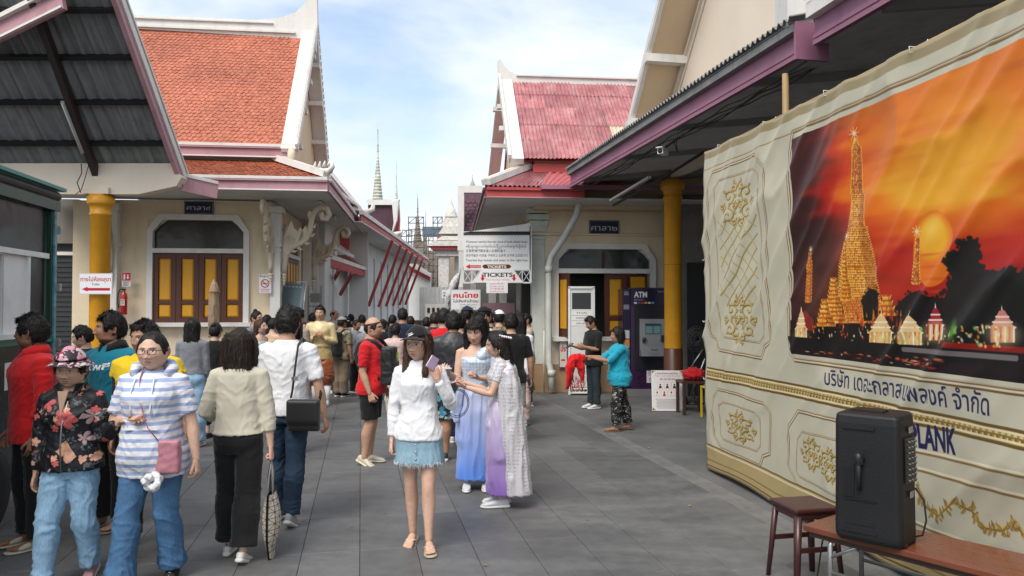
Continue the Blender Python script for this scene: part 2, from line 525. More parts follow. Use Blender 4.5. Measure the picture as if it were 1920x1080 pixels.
def face_colors(P,y,tone,f):
    X,Z=P[...,0],P[...,2];fr=(y<-0.2)
    C=np.ones(P.shape)*np.array(tone)
    def put(m,c,a=1.0):
        nonlocal C
        m=(np.clip(m,0,1)*fr*a)[...,None];C=C*(1-m)+np.array(c)*m
    tone=np.array(tone)
    red=tone*np.array([1.05,.78,.74])
    for s in (-1,1):
        put(g2(X,Z,s*.038,-.022,.018,.014),red,.45*f.get('blush',1))
        put(g2(X,Z,s*.030,.012,.019,.011),tone*.72,.55)
        put(g2(X,Z,s*.027,-.001,.015,.004),tone*.72,.4*f.get('age',.4))
    put(g2(X,Z,0,-.032,.014,.008),red,.4)
    lc=f.get('lip',None)
    lc=tone*np.array([.95,.52,.50]) if lc is None else np.array(lc)
    w=.0225*(1-0.12)
    lm=1-sstep(np.hypot(X/w,(Z+.0590)/.0098),.8,1.1)
    put(lm,lc,.85)
    put(1-sstep(np.hypot(X/.021,(Z+.0590)/.0016),.7,1.2),tone*.18,.8)
    for s in (-1,1):
        ex=(X-s*.0305)
        open_=f.get('eye',0.0050)
        em=1-sstep(np.hypot(ex/.0135,(Z-.0085-ex*s*.06)/open_),.85,1.1)
        if not f.get('closed'):
            put(em,(.62,.58,.54))
            put(em*(1-sstep(np.hypot((ex-f.get('gx',0))/.0058,(Z-.0090)/.0062),.8,1.1)),(.012,.008,.006))
        lash=(1-sstep(np.abs(ex)/.0155,.8,1.05))*(1-sstep(np.abs(Z-(.0085+open_*1.05*np.clip(1-(ex/.015)**2,0,1)**.5+ex*s*.06))/.0016,.6,1.4))
        put(lash,(.015,.01,.01),.9)
        bx=(X-s*.031)
        bm=(1-sstep(np.abs(bx)/.0195,.75,1.05))*(1-sstep(np.abs(Z-(.0265-(bx/.02)**2*.0035+.001*bx*s/.02))/f.get('brow',.0028),.6,1.3))
        put(bm,f.get('browc',(.03,.022,.018)),.8)
        put(g2(X,Z,s*.0075,-.0385,.0032,.0022),tone*.2,.9)
    ag=f.get('age',0)
    if ag>.5:
        for s in (-1,1):
            q=np.abs(X-s*(.018+(-.03-Z)*.55))
            put((1-sstep(q,.0008,.0028))*(Z<-.028)*(Z>-.066),tone*.6,.55*ag)
            put((1-sstep(np.abs(Z+.004+(X-s*.03)**2*6)/.0014,.6,1.5))*(np.abs(X-s*.03)<.016),tone*.6,.5*ag)
        for zz in (.045,.053,.062):
            put((1-sstep(np.abs(Z-zz-.002*np.cos(X*60))/.0011,.6,1.4))*(np.abs(X)<.045),tone*.68,.35*ag)
    bd=f.get('beard',0)
    if bd:
        m=sstep(-Z,.062,.08)+g2(X,Z,0,-.0465,.02,.004)
        m=m*(1-lm)*(0.75+.25*vnoise(P.reshape(-1,3)*300).reshape(X.shape))
        C=C*(1-(np.clip(m,0,1)*bd*(P[...,1]<.02))[...,None])+np.array((.03,.024,.02))*(np.clip(m,0,1)*bd*(P[...,1]<.02))[...,None]
    st=f.get('stubble',0)
    if st:
        m=(sstep(-Z,.04,.07))*(1-lm)*st
        C=C*(1-np.clip(m,0,1)[...,None]*.35)
    return C
LOD={'near':(120,104),'mid':(72,60),'far':(36,30)}
def grid_faces(nu,nv,mask=None):
    i,k=np.meshgrid(np.arange(nv-1),np.arange(nu),indexing='ij');k2=(k+1) % nu
    F=np.stack([i*nu+k,i*nu+k2,(i+1)*nu+k2,(i+1)*nu+k],-1).reshape(-1,4)[:,::-1]
    if mask is not None:
        mm=mask.reshape(-1);F=F[mm[F].all(1)]
    return F
def compact(P,F):
    u,inv=np.unique(F.ravel(),return_inverse=True)
    return P[u],inv.reshape(F.shape),u
def hairline(az,style):
    """lowest z (in unit direction) that carries hair; az 0 = face, pi = nape"""
    a=np.abs(az)
    top=style.get('front',.60);side=style.get('side',.02);back=style.get('back',-.62)
    r=np.where(a<.75,top-(top-.48)*sstep(a,.1,.75)*.6,0)
    base=top-(top-.45)*sstep(a,0.2,.8)
    z=np.where(a<.8,base,0)
    z=np.where((a>=.8),.45-(.45-style.get('temple',-.12))*sstep(a,.8,1.12),z)
    z=np.where(a>=1.3,np.maximum(style.get('temple',-.12),-2)+(side-style.get('temple',-.12))*sstep(a,1.3,1.4),z)
    z=np.where(a>=1.75,side+(back-side)*sstep(a,1.75,2.15),z)
    return z
def make_hand(pose):
    """hand: wrist at origin, fingers along +X, palm faces -Z, thumb towards +Y. length 0.18"""
    P={'relax':((22,28,16),26,20),'grip':((72,82,50),40,40),'hold':((38,55,40),35,35),'flat':((4,6,4),35,10),'loose':((35,45,25),30,25)}[pose]
    mb=MB();c=P[0]
    _pts=[(0,.0,0,.017,.024),(.015,0,0,.016,.026),(.05,.0,0,.0155,.037),(.085,-.001,.001,.0135,.041),(.10,-.001,0,.010,.038)]
    vs=[];n=14
    for (x,y,z,rz,ry) in _pts:
        for k in range(n):
            a=2*math.pi*k/n;vs.append((x,y+ry*math.cos(a),z+rz*math.sin(a)))
    fs=[(i*n+k,(i+1)*n+k,(i+1)*n+(k+1) % n,i*n+(k+1) % n) for i in range(len(_pts)-1) for k in range(n)]
    fs+=[tuple(range(n)),tuple((len(_pts)-1)*n+k for k in range(n-1,-1,-1))]
    mb.add(vs,fs)
    mb.ball((.03,.022,-.007),(.03,.017,.014))
    fl=[(.030,.072,.0092),(.011,.080,.0097),(-.010,.074,.0092),(-.030,.058,.0082)]
    for i,(y,L,r) in enumerate(fl):
        p=V3(.088-(.004*abs(i-1)),y,0.001);ang=0;pts=[V3(.06,y*.8,0),p];rr=[r*1.15,r*1.1]
        spread=(y*1.2)
        for seg,cu in zip((.45,.30,.25),c):
            ang+=math.radians(cu+i*3)
            dv=V3(math.cos(ang)*math.cos(spread),math.sin(spread)*.8,-math.sin(ang))
            p=p+dv*(L*seg);pts.append(p);rr.append(r*(1-.13*len(rr)*.5))
        pts.append(p+dv*.004);rr.append(r*.45)
        mb.tube(pts,rr,10)
    y0,cu=P[1],P[2]
    pts=[V3(.022,.016,-.004),V3(.045,.040,-.010)];rr=[.013,.0118]
    a=math.radians(58-cu*.5);dn=math.radians(cu)
    d1=V3(math.cos(a*.75),math.sin(a*.75),-math.sin(dn)*.5).normalized()
    p=pts[-1]+d1*.030;pts.append(p);rr.append(.0102)
    d2=V3(math.cos(a*.35),math.sin(a*.35)-.1,-math.sin(dn)*.8).normalized()
    p=p+d2*.026;pts.append(p);rr.append(.0088);pts.append(p+d2*.004);rr.append(.0045)
    mb.tube(pts,rr,10)
    return arrays(remesh(mb,.0034,2,.4))
_hands={}
def hand(pose,lod):
    k=(pose,lod=='near')
    if k not in _hands:
        if lod=='near':_hands[k]=make_hand(pose)
        else:
            P,lt,li=make_hand(pose) if (pose,True) not in _hands else _hands[(pose,True)]
            _hands[k]=(P,lt,li)
    return _hands[k]
FEM=dict(tor=[(.462,.078,.058,.004),(.50,.096,.072,.006),(.53,.101,.074,.008),(.57,.090,.066,.003),(.62,.073,.052,0),(.67,.077,.053,0),(.71,.083,.062,-.006),(.745,.087,.066,-.010),(.775,.088,.058,-.002),(.806,.082,.050,.003),(.824,.064,.044,.006),(.838,.046,.038,.007),(.850,.034,.034,.007)],
           sx=.095,hx=.047,leg=(.054,.047,.036,.0335,.036,.0205),arm=(.029,.0255,.0215,.0215,.0132),neck=.0305)
MAL=dict(tor=[(.462,.080,.062,.004),(.50,.092,.068,.006),(.53,.094,.068,.006),(.57,.089,.062,.002),(.62,.086,.060,0),(.67,.090,.060,0),(.71,.096,.064,-.002),(.745,.101,.067,-.004),(.775,.104,.062,0),(.806,.098,.054,.004),(.825,.078,.048,.006),(.840,.055,.044,.008),(.852,.040,.040,.008)],
           sx=.110,hx=.047,leg=(.053,.048,.038,.036,.038,.0225),arm=(.033,.029,.0245,.0255,.0152),neck=.0365)
def skel(p):
    """joint positions from the pose, person-local, metres"""
    H=p['H'];B=FEM if p.get('sex','m')=='f' else MAL;J={}
    la,lf=.168*H,.148*H;lt,ls=.232*H,.232*H
    bw=p.get('bw',1)
    for s,sd in ((1,'L'),(-1,'R')):
        sh=V3(s*B['sx']*H*(.6+.4*bw),.004*H,.800*H)
        ua,fa=p.get('arm'+sd,(( .10,.0,-1),(.04,-.22,-1)))
        ua=V3(*ua);fa=V3(*fa)
        ua=V3(ua.x*s,ua.y,ua.z).normalized();fa=V3(fa.x*s,fa.y,fa.z).normalized()
        el=sh+ua*la;wr=el+fa*lf
        hd=p.get('hand'+sd,None)
        hd=fa if hd is None else V3(hd[0]*s,hd[1],hd[2]).normalized()
        J['sh'+sd],J['el'+sd],J['wr'+sd],J['hd'+sd]=sh,el,wr,hd
        hp=V3(s*B['hx']*H,.004*H,.505*H)
        th,sn=p.get('leg'+sd,((.03,.0,-1),(.0,.02,-1)))
        th=V3(th[0]*s,th[1],th[2]).normalized();sn=V3(sn[0]*s,sn[1],sn[2]).normalized()
        kn=hp+th*lt;an=kn+sn*ls
        J['hp'+sd],J['kn'+sd],J['an'+sd]=hp,kn,an
    ft={sd:p.get('foot'+sd,(0,0)) for sd in 'LR'}
    dz=min(J['anL'].z-(.16*H*.72*math.sin(R(max(0,ft['L'][1])))),J['anR'].z-(.16*H*.72*math.sin(R(max(0,ft['R'][1]))))) if False else 0
    low=min(J['anL'].z-.048*H-ft['L'][1]*0,J['anR'].z-.048*H)
    J['lift']=-low
    return J,B
def limb(p0,p1,n=4):return [p0.lerp(p1,i/n) for i in range(n+1)]
def arm_path(J,sd,up=1.0,ext=0.0):
    sh,el,wr=J['sh'+sd],J['el'+sd],J['wr'+sd]
    inn=sh+V3(-(.055 if sd=='L' else -.055),0.004,0.012)
    return inn,sh,el,wr
def cut(path,rad,frac_len):
    """keep the first frac_len metres of a polyline with radii"""
    out=[path[0]];ro=[rad[0]];L=0
    for i in range(1,len(path)):
        d=(path[i]-path[i-1]).length
        if L+d>=frac_len:
            t=(frac_len-L)/d if d>1e-9 else 0
            out.append(path[i-1].lerp(path[i],t))
            a,b=rad[i-1],rad[i]
            ro.append(a+(b-a)*t);break
        out.append(path[i]);ro.append(rad[i]);L+=d
    return out,ro
def folds(me,amp,seed,kind='shirt',H=1.65):
    P=getco(me);N=getno(me)
    if kind=='shirt':
        wq=np.stack([vnoise(P*7,seed+11),vnoise(P*7,seed+12),vnoise(P*7,seed+13)],1)*.055
        Q=P+wq
        a=vnoise(P*[9,9,6],seed)*.9
        s_=np.sign(P[:,0:1])
        q=np.concatenate([Q[:,0:1]*.75+s_*Q[:,2:3]*.66,Q[:,1:2],-s_*Q[:,0:1]*.66+Q[:,2:3]*.75],1)
        r=1-np.abs(vnoise(q*[7,9,24],seed+1));r2=1-np.abs(vnoise(Q*[27,20,8]+.3,seed+2))
        r3=1-np.abs(vnoise(q*[16,16,46],seed+6))
        d=a*.35+r**5*1.6+r2**5*.8+r3**5*.7-.6
    elif kind=='pants':
        z=P[:,2]/H
        w=.30+.8*np.exp(-((z-.27)/.06)**2)+1.0*np.exp(-((z-.07)/.06)**2)+.8*np.exp(-((z-.46)/.04)**2)
        wq=np.stack([vnoise(P*8,seed+11),vnoise(P*8,seed+12),vnoise(P*8,seed+13)],1)*.06
        Q=P+wq;s_=np.sign(P[:,0:1])
        q=np.concatenate([Q[:,0:1],Q[:,1:2],Q[:,2:3]*.85+s_*Q[:,0:1]*.35+Q[:,1:2]*.5],1)
        r=1-np.abs(vnoise(q*[10,10,32],seed+1))
        r2=1-np.abs(vnoise(Q*[22,22,4.5],seed+2))
        d=w*(r**4*1.5-.4)+r2**4*.9-.3+vnoise(P*11,seed)*.4
    elif kind=='drape':
        r=1-np.abs(vnoise(P*[26,26,2.2]+vnoise(P*6,seed+5)[:,None]*.6,seed+1))
        d=(r**2*1.8-.9)+vnoise(P*8,seed)*.4
    elif kind=='hair':
        r=1-np.abs(vnoise(P*[75,75,7]+vnoise(P*9,seed+5)[:,None]*1.4,seed+1))
        d=r**2*1.6-.8+vnoise(P*[30,30,6],seed)*.9
    elif kind=='short':
        d=(1-np.abs(vnoise(P*[90,90,70],seed+1)))**2*1.6-.8+vnoise(P*34,seed)*1.0
    if kind=='shirt' and H>1.2 and P[:,2].max()>1.1:d=d*(1-.75*sstep(P[:,2],.77*H,.83*H))
    P=P+N*(d*amp)[:,None]
    setco(me,P)
    return me
def skin_material(name='skin'):
    if name in _mc:return _mc[name]
    n=NT(name);a=n.n('ShaderNodeVertexColor');a.layer_name='Col'
    f=n.noise(n.coord(),40,5)
    c=n.mix(1.0,a.outputs['Color'],n.ramp(f,[(0.3,.92),(0.7,1.06)]),'MULTIPLY')
    n.col(c);n.bump(n.noise(n.coord(),420,3),.08,.002)
    n.b.inputs['Subsurface Weight'].default_value=0.12
    n.b.inputs['Subsurface Radius'].default_value=(.012,.005,.003)
    n.b.inputs['Subsurface Scale'].default_value=1.0
    _mc[name]=n.set(.52,0,.35)
    return _mc[name]
def hair_material(name,c):
    if name in _mc:return _mc[name]
    n=NT(name);f=n.noise(n.coord((1,1,.07)),160,4,.6)
    n.col(n.ramp(f,[(.3,tuple(x*.45 for x in c)),(.72,tuple(x*1.9 for x in c))]))
    n.bump(f,.55,.004);_mc[name]=n.set(.5,0,.22,0)
    return _mc[name]
HC={'black':(.010,.0085,.008),'dark':(.018,.012,.009),'brown':(.045,.022,.014),'grey':(.12,.115,.11)}
TONE={'light':(.60,.385,.285),'mid':(.50,.30,.20),'tan':(.39,.215,.135),'dark':(.29,.15,.09)}
VOX={'near':(.0105,.0092),'mid':(.014,.014),'far':(.02,.022)}
def top_mesh(p,J,B,c,lod,vox):
    """c: hem, ease, sleeve (0..2: 1=elbow 2=wrist), sl_ease, flare, neck"""
    H=p['H'];bw=p.get('bw',1);bd=p.get('bd',bw);belly=p.get('belly',0)
    e=c.get('ease',.014)*.62;hem=c.get('hem',.46);mb=MB();secs=[]
    T=[t for t in B['tor'] if t[0]>hem+.012]
    z0=hem;b0=B['tor'][1] if hem<.52 else min(B['tor'],key=lambda t:abs(t[0]-hem))
    fl=c.get('flare',0)
    first=(z0,max(b0[1],T[0][1]*.96),max(b0[2],T[0][2]*.96),b0[3])
    for (z,rx,ry,cy) in [first]+T:
        if z>c.get('neck',.836):continue
        w=sstep(np.array([z]),.80,.835)[0]
        k=1-sstep(np.array([z]),hem,hem+.2)[0]
        be=belly*math.exp(-((z-.61)/.07)**2)
        box=c.get('box',.5)*max(0,min(1,(.74-z)/.05)) if z<.74 else 0
        rx2=rx*bw
        if z<.535 and c.get('over',True):rx2=max(rx2,.106*p.get('lb',bw));bd=max(bd,.079*p.get('lb',bw)/max(ry,.03)) if ry<.079 else bd
        rx2=rx2+max(0,.086*bw-rx2)*box;ry2=ry*bd+max(0,.058*bd-ry*bd)*box
        secs.append((0,cy*H-be*H*.5,z*H,rx2*H+e*(1-.6*w)+fl*k*.5,ry2*H+e*(1-.5*w)+fl*k*.4+be*H*.5))
    if c.get('neck',.836)>=.82:
        secs.append((0,.008*H,c.get('collar',.852)*H,B['neck']*H*1.32,B['neck']*H*1.28))
    _loft_h(mb,secs,24)
    sle=c.get('sleeve',1)
    se=c.get('sl_ease',.010)*.62;a=B['arm']
    ab=p.get('ab',bw)
    if sle>0:
        for sd in 'LR':
            inn,sh,el,wr=arm_path(J,sd)
            pts=[inn]+limb(sh,el,3)+limb(el,wr,3)[1:]
            rr=[a[0]*H*ab+e*.7,a[0]*H*ab+e*.8]+[a[1]*H*ab+se,(a[1]*.5+a[2]*.5)*H*ab+se,a[2]*H*ab+se*1.1]+[a[3]*H*ab+se*.95,(a[3]*.5+a[4]*.5)*H*ab+se*.9,a[4]*H*ab+se*c.get('cuff',.8)]
            L=(inn-sh).length;la=(el-sh).length;lf=(wr-el).length
            sf=c.get('sleeve'+sd,sle)
            fl_=L+(sf*la if sf<=1 else la+(sf-1)*lf)
            pp,rs=cut(pts,rr,fl_)
            if c.get('bell'):rs[-1]+=c['bell']
            mb.tube(pp,rs,14)
    me=remesh(mb,vox,3,.5)
    folds(me,.68*c.get('fold',.0045),p['seed'],'shirt',H)
    return me
def leg_fit(J,B,H,sd,wb):
    hp,kn,an=J['hp'+sd],J['kn'+sd],J['an'+sd]
    l=[x*H*wb for x in B['leg']]
    calf=kn.lerp(an,.32)+V3(0,.012*H*1,0)*.8
    pts=[hp+V3(0,0,.01*H),hp.lerp(kn,.33),hp.lerp(kn,.75),kn,calf,kn.lerp(an,.7),an]
    rr=[l[0],(l[0]+l[1])/2,l[2]*1.06,l[3],l[4],(l[4]+l[5])/2*.86,l[5]]
    return pts,rr
def bottom_mesh(p,J,B,c,lod,vox):
    H=p['H'];bw=p.get('bw',1);wb=p.get('lb',bw);mb=MB();e=c.get('ease',.010)*.7
    secs=[]
    wt_=c.get('waist',.60)
    for (z,rx,ry,cy) in B['tor']:
        if z>wt_+.02:break
        be=p.get('belly',0)*math.exp(-((z-.61)/.07)**2)*.7
        secs.append((0,cy*H-be*H*.5,z*H,rx*bw*H+e,ry*p.get('bd',bw)*H+e+be*H*.5))
    _loft_h(mb,secs,22)
    kind=c.get('cut','straight')
    end={'shorts':c.get('len',.9)}.get(kind,c.get('len',1.93))
    for sd in 'LR':
        pts,rr=leg_fit(J,B,H,sd,wb)
        mult={'slim':(1,1,1.0,1.0,1.02,1.1,1.15),'straight':(1,1.0,1.05,1.12,1.12,1.35,1.65),
                'wide':(1,1.08,1.3,1.5,1.55,2.05,2.75),'boot':(1,1.0,1.0,1.05,1.15,1.55,2.3),'loose':(1,1.05,1.25,1.35,1.35,1.6,1.8),
                'balloon':(1.05,1.35,1.7,1.7,1.0,1,1),'shorts':(1.03,1.12,1.3,1.45,1.3,1,1)}[kind]
        rr=[r*m+e for r,m in zip(rr,mult)]
        L=sum((pts[i+1]-pts[i]).length for i in range(3));L2=sum((pts[i+1]-pts[i]).length for i in range(3,6))
        pp,rs=cut(pts,rr,end*L if end<=1 else L+(end-1)*L2)
        if kind in ('wide','boot','straight','loose','slim') and end>1.8:
            pp.append(pp[-1]+(pp[-1]-pp[-2]).normalized()*c.get('drop',.02));rs.append(rs[-1]*1.02)
        mb.tube([q.copy() for q in pp],rs,16)
    me=remesh(mb,vox,4 if lod != 'far' else 2,.5)
    folds(me,c.get('fold',.0045),p['seed']+3,'pants',H)
    return me
def skirt_mesh(p,J,B,c,lod,vox):
    H=p['H'];bw=p.get('bw',1);mb=MB();e=c.get('ease',.012);hem=c.get('hem',.33);top=c.get('waist',.60)
    secs=[]
    for i in range(13):
        t=i/12;z=hem+(top-hem)*t
        if z>.50:
            q=min(B['tor'],key=lambda s:abs(s[0]-z));i2=B['tor'].index(q)
            rx=np.interp(z,[s[0] for s in B['tor']],[s[1] for s in B['tor']]);ry=np.interp(z,[s[0] for s in B['tor']],[s[2] for s in B['tor']])
            cx=0;cy=.004*H;rx=rx*bw*H+e;ry=ry*bw*H+e
        else:
            xs=[];ys=[]
            for sd in 'LR':
                hp,kn,an=J['hp'+sd],J['kn'+sd],J['an'+sd]
                zz=z*H
                if zz>kn.z:q=hp.lerp(kn,min(1,max(0,(hp.z-zz)/(hp.z-kn.z)))) ;r=.052*H*bw
                else:q=kn.lerp(an,min(1,max(0,(kn.z-zz)/(kn.z-an.z))));r=.036*H*bw
                xs+=[q.x-r,q.x+r];ys+=[q.y-r,q.y+r]
            cx=(min(xs)+max(xs))/2;cy=(min(ys)+max(ys))/2
            rx=(max(xs)-min(xs))/2+e;ry=(max(ys)-min(ys))/2+e
            f=c.get('flare',.03)*(.5-z)/.3
            rx=max(rx+f,c.get('minx',.095)*H);ry=max(ry+f,c.get('miny',.072)*H)
        secs.append((cx,cy,z*H,rx,ry))
    _loft_h(mb,secs,36)
    me=remesh(mb,vox,3,.5)
    folds(me,c.get('fold',.005),p['seed']+4,c.get('fk','drape'),H)
    return me
def foot_mesh(H,bare,seed=0):
    """bare foot: ankle at origin, toes towards -Y, sole at z=-.048H"""
    L=.152*H;s=H/1.65;mb=MB();g=-.046*H
    mb.tube([(0,0,.03*s),(0,.006*s,0),(0,.012*s,g*.6),(0,.016*s,g+.016*s)],[.020*s*1.15,.023*s,.025*s,.022*s],12)
    mb.tube([(0,.020*s,g+.022*s),(0,-.03*s,g+.030*s),(.002*s,-.085*s,g+.019*s),(.004*s,-.125*s,g+.014*s),(.004*s,-.15*s,g+.012*s)],
            [(.026*s,.022*s),(.030*s,.027*s),(.038*s,.018*s),(.042*s,.013*s),(.034*s,.010*s)],14)
    for i,(x,l,r) in enumerate(((-.027,.040,.0125),(-.006,.040,.009),(.010,.034,.0085),(.024,.027,.008),(.036,.018,.0075))):
        mb.tube([(x*s*-1*-1,-.12*s,g+.012*s),(x*s*1.05,-(.135+l)*s,g+.010*s),(x*s*1.05,-(.139+l)*s,g+.009*s)],[r*s,r*s,r*.6*s],8)
    return mb
def shoe_parts(kind,H,col,sole,lod):
    """returns list of (name, MB, material) with ankle at origin, toe to -Y"""
    s=H/1.65;g=-.048*H;out=[]
    def secs(rows,n=16):
        mb=MB();vs=[]
        for (y,cx,z0,z1,w) in rows:
            for k in range(n):
                a=2*math.pi*k/n;ca,sa=math.cos(a),math.sin(a)
                vs.append(((cx+w*math.copysign(abs(ca)**.7,ca))*s,y*s,(z0+z1)/2*s+(z1-z0)/2*s*math.copysign(abs(sa)**.7,sa)+g))
        m=len(rows)
        fs=[(i*n+k,i*n+(k+1) % n,(i+1)*n+(k+1) % n,(i+1)*n+k) for i in range(m-1) for k in range(n)]
        fs+=[tuple(range(n-1,-1,-1)),tuple((m-1)*n+k for k in range(n))]
        mb.add(vs,fs,0,True);return mb
    if kind in ('sneaker','slipon','loafer'):
        hi=1.0 if kind=='sneaker' else .82
        up=secs([(.078,0,.022,.066*hi,.014),(.066,0,.02,.088*hi,.027),(.035,0,.02,.094*hi,.033),(.0,0,.02,.096*hi,.033),(-.03,0,.02,.088*hi,.033),(-.06,.002,.02,.076*hi,.036),(-.10,.004,.02,.060,.041),(-.14,.005,.02,.050,.041),(-.175,.004,.02,.042,.031),(-.19,.002,.022,.036,.016)])
        out.append(('upper',up,col))
        so=secs([(.088,0,.0,.028,.018),(.075,0,0,.032,.031),(.03,0,0,.030,.036),(-.03,0,.0,.026,.037),(-.09,.004,0,.026,.045),(-.14,.005,0,.026,.045),(-.18,.004,.003,.027,.034),(-.20,.002,.008,.026,.016)])
        out.append(('sole',so,sole))
        if kind=='sneaker' and lod=='near':
            lc=MB()
            for i in range(5):
                y=-.035-i*.018;z=(.088-.0075*i*1.15)*hi-.004*i*.3
                lc.tube([((-.016)*s,y*s,(z-.004)*s+g),(0,(y-.003)*s,(z+.003)*s+g),(.018*s,y*s,(z-.004)*s+g)],.0028*s,6)
            out.append(('laces',lc,fab('lace_white',(.7,.7,.68))))
    elif kind in ('flipflop','slide','clog','sandal'):
        so=secs([(.075,0,0,.012,.018),(.06,0,0,.020,.031),(.0,0,0,.019,.036),(-.06,.003,0,.018,.042),(-.12,.005,0,.018,.052),(-.165,.005,0.001,.019,.049),(-.205,.002,.004,.020,.026)])
        out.append(('sole',so,sole))
        st=MB()
        if kind=='flipflop':
            for sx in (-1,1):
                st.tube([(-.008*s,-.138*s,.032*s+g),(-.004*s+sx*.006*s,-.115*s,.050*s+g),(sx*.028*s,-.080*s,.056*s+g),(sx*.043*s,-.045*s,.026*s+g)],[(.006*s,.006*s),(.010*s,.006*s),(.012*s,.006*s),(.010*s,.006*s)],8)
        elif kind=='sandal':
            for y,z in ((-.115,.034),(-.07,.05),(.0,.075)):
                st.tube([(-.043*s,y*s,.015*s+g),(-.034*s,y*s,z*.8*s+g),(0,(y-.005)*s,(z+.004)*s+g),(.036*s,y*s,z*.8*s+g),(.046*s,y*s,.015*s+g)],[(.004*s,.008*s)]*5,8)
        else:
            st=secs([(-.03,.003,.015,.070,.038),(-.06,.003,.015,.064,.042),(-.10,.005,.015,.050,.0475),(-.13,.005,.015,.043,.0475)] if kind=='slide' else
                      [(.05,.0,.012,.035,.036),(-.02,.003,.015,.062,.038),(-.06,.003,.015,.064,.042),(-.10,.005,.015,.052,.0475),(-.15,.005,.015,.045,.0475),(-.185,.003,.015,.034,.030)])
        out.append(('strap',st,col))
    return out
def person(px=None,Y=None,H=1.65,rz=0,label='',X=None,group=None,lod='near',**p):
    """one figure: an Empty that parents body, clothes, hair and shoes. returns dict with root and joints"""
    p['H']=H;p.setdefault('seed',len(bpy.data.objects) % 97)
    if X is None:X=GX(px,Y)
    face=p.get('face',{});tone=TONE[p.get('tone','mid')]
    J,B=skel(p);vox_b,vox_c=VOX[lod]
    lift=J['lift']
    root=empty('person',(X,Y,lift),R(rz),label,'person',group or 'visitors in the temple lane')
    bw=p.get('bw',1);ab=p.get('ab',bw);lb=p.get('lb',bw)
    top=p.get('top');bot=p.get('bottom')
    mb=MB();secs=[]
    for (z,rx,ry,cy) in B['tor']:secs.append((0,cy*H,z*H,rx*bw*H*.95,ry*bw*H*.95))
    bare_sh=top is None or top.get('neck',.836)<.81
    if bare_sh:secs=[(cx,cy,z,rx/.95*.99,ry/.95*.99) if z>.70*H else (cx,cy,z,rx,ry) for cx,cy,z,rx,ry in secs]
    _loft_h(mb,secs,20)
    hy=-.012*H;nk=B['neck']*H*p.get('nk',1)
    mb.tube([(0,.012*H,.80*H),(0,.010*H,.84*H),(0,.004*H,.875*H),(0,-.004*H,.91*H)],[nk*1.35,nk*1.05,nk,nk*.98],16)
    cov=0
    if top:cov=top.get('sleeve',1)
    a=B['arm']
    for sd in 'LR':
        inn,sh,el,wr=arm_path(J,sd)
        cv=(top or {}).get('sleeve'+sd,cov)
        k1=.86 if cv>=.9 else .93 if cv>0 else 1;k2=.85 if cv>1.6 else 1
        pts=[inn,sh,sh.lerp(el,.5),el,el.lerp(wr,.3),el.lerp(wr,.7),wr,wr+J['hd'+sd]*.012*H]
        rr=[a[0]*H*ab*k1,a[0]*H*ab*k1*.98,a[1]*H*ab*(k1 if cv>.8 else 1),a[2]*H*ab*.97,a[3]*H*ab*k2,(a[3]*.45+a[4]*.55)*H*ab*k2,a[4]*H*ab,a[4]*H*ab*.95]
        mb.tube(pts,rr,14)
    blen={'shorts':.5}.get((bot or {}).get('cut'),2) if bot else 0
    for sd in 'LR':
        pts,rr=leg_fit(J,B,H,sd,lb)
        k=.86 if (bot and blen==2 and not bot.get('skirt')) else .93 if bot and not bot.get('skirt') else .98
        for i in range(len(rr)):
            if i<3 or blen==2:rr[i]*=k
        mb.tube(pts+[pts[-1]+V3(0,0,-.01*H)],rr+[rr[-1]],14)
    bm=remesh(mb,vox_b,4,.5)
    P,lt_,li_=arrays(bm);bpy.data.meshes.remove(bm)
    tn=np.array(tone)
    c0=np.ones((len(P),3))*tn
    for sd in 'LR':
        kn=np.array(J['kn'+sd]);d=np.linalg.norm(P-kn,axis=1);m=np.exp(-(d/.07)**2)[:,None]*.25
        c0=c0*(1-m)+tn*np.array([.95,.75,.7])*m
    parts=[(P,lt_,li_,c0)]
    nu,nv=LOD[lod];d=head_grid(nu,nv);hs=H/1.65*p.get('hs',1.09 if lod=='near' else 1.06)
    HP=sculpt(d,face);fc=face_colors(HP,d[...,1],tone,face)
    hh=p.get('head',(0,0,0))
    RM=np.array(Matrix.Rotation(R(hh[0]),3,'Z') @ Matrix.Rotation(R(hh[1]),3,'X') @ Matrix.Rotation(R(hh[2]),3,'Y'))
    piv=np.array([0,.02,-.06]);hc=np.array([0,-.010*H,H-.112*hs])
    def head_tf(Q):return ((Q-piv) @ RM.T+piv)*hs+hc
    F=grid_faces(nu,nv)
    parts.append((head_tf(HP.reshape(-1,3)),np.full(len(F),4),F.ravel(),fc.reshape(-1,3)))
    if lod != 'far' or p.get('ears'):
        for s in (-1,1):
            e=MB();e.ball((0,0,0),(.006,.017,.030),12,10)
            EP=np.array(e.v);
            rim=np.hypot(EP[:,1]/.017,EP[:,2]/.030)
            EP[:,0]=EP[:,0]*np.where(rim<.62,.25,1.0)*1.2
            EP[:,1]=EP[:,1]*(1+.25*EP[:,2]/.03)
            EP[:,0]=EP[:,0]*s+s*(.076*face.get('w',1)+.003)+s*EP[:,1]*.45;EP[:,1]+=.012;EP[:,2]-=.004
            lt2=np.array([len(f) for f in e.f]);li2=np.array([i for f in e.f for i in f])
            ec=np.ones((len(EP),3))*tn*np.array([.97,.82,.8]);ec[rim<.6]*=.7
            parts.append((head_tf(EP),lt2,li2,ec))
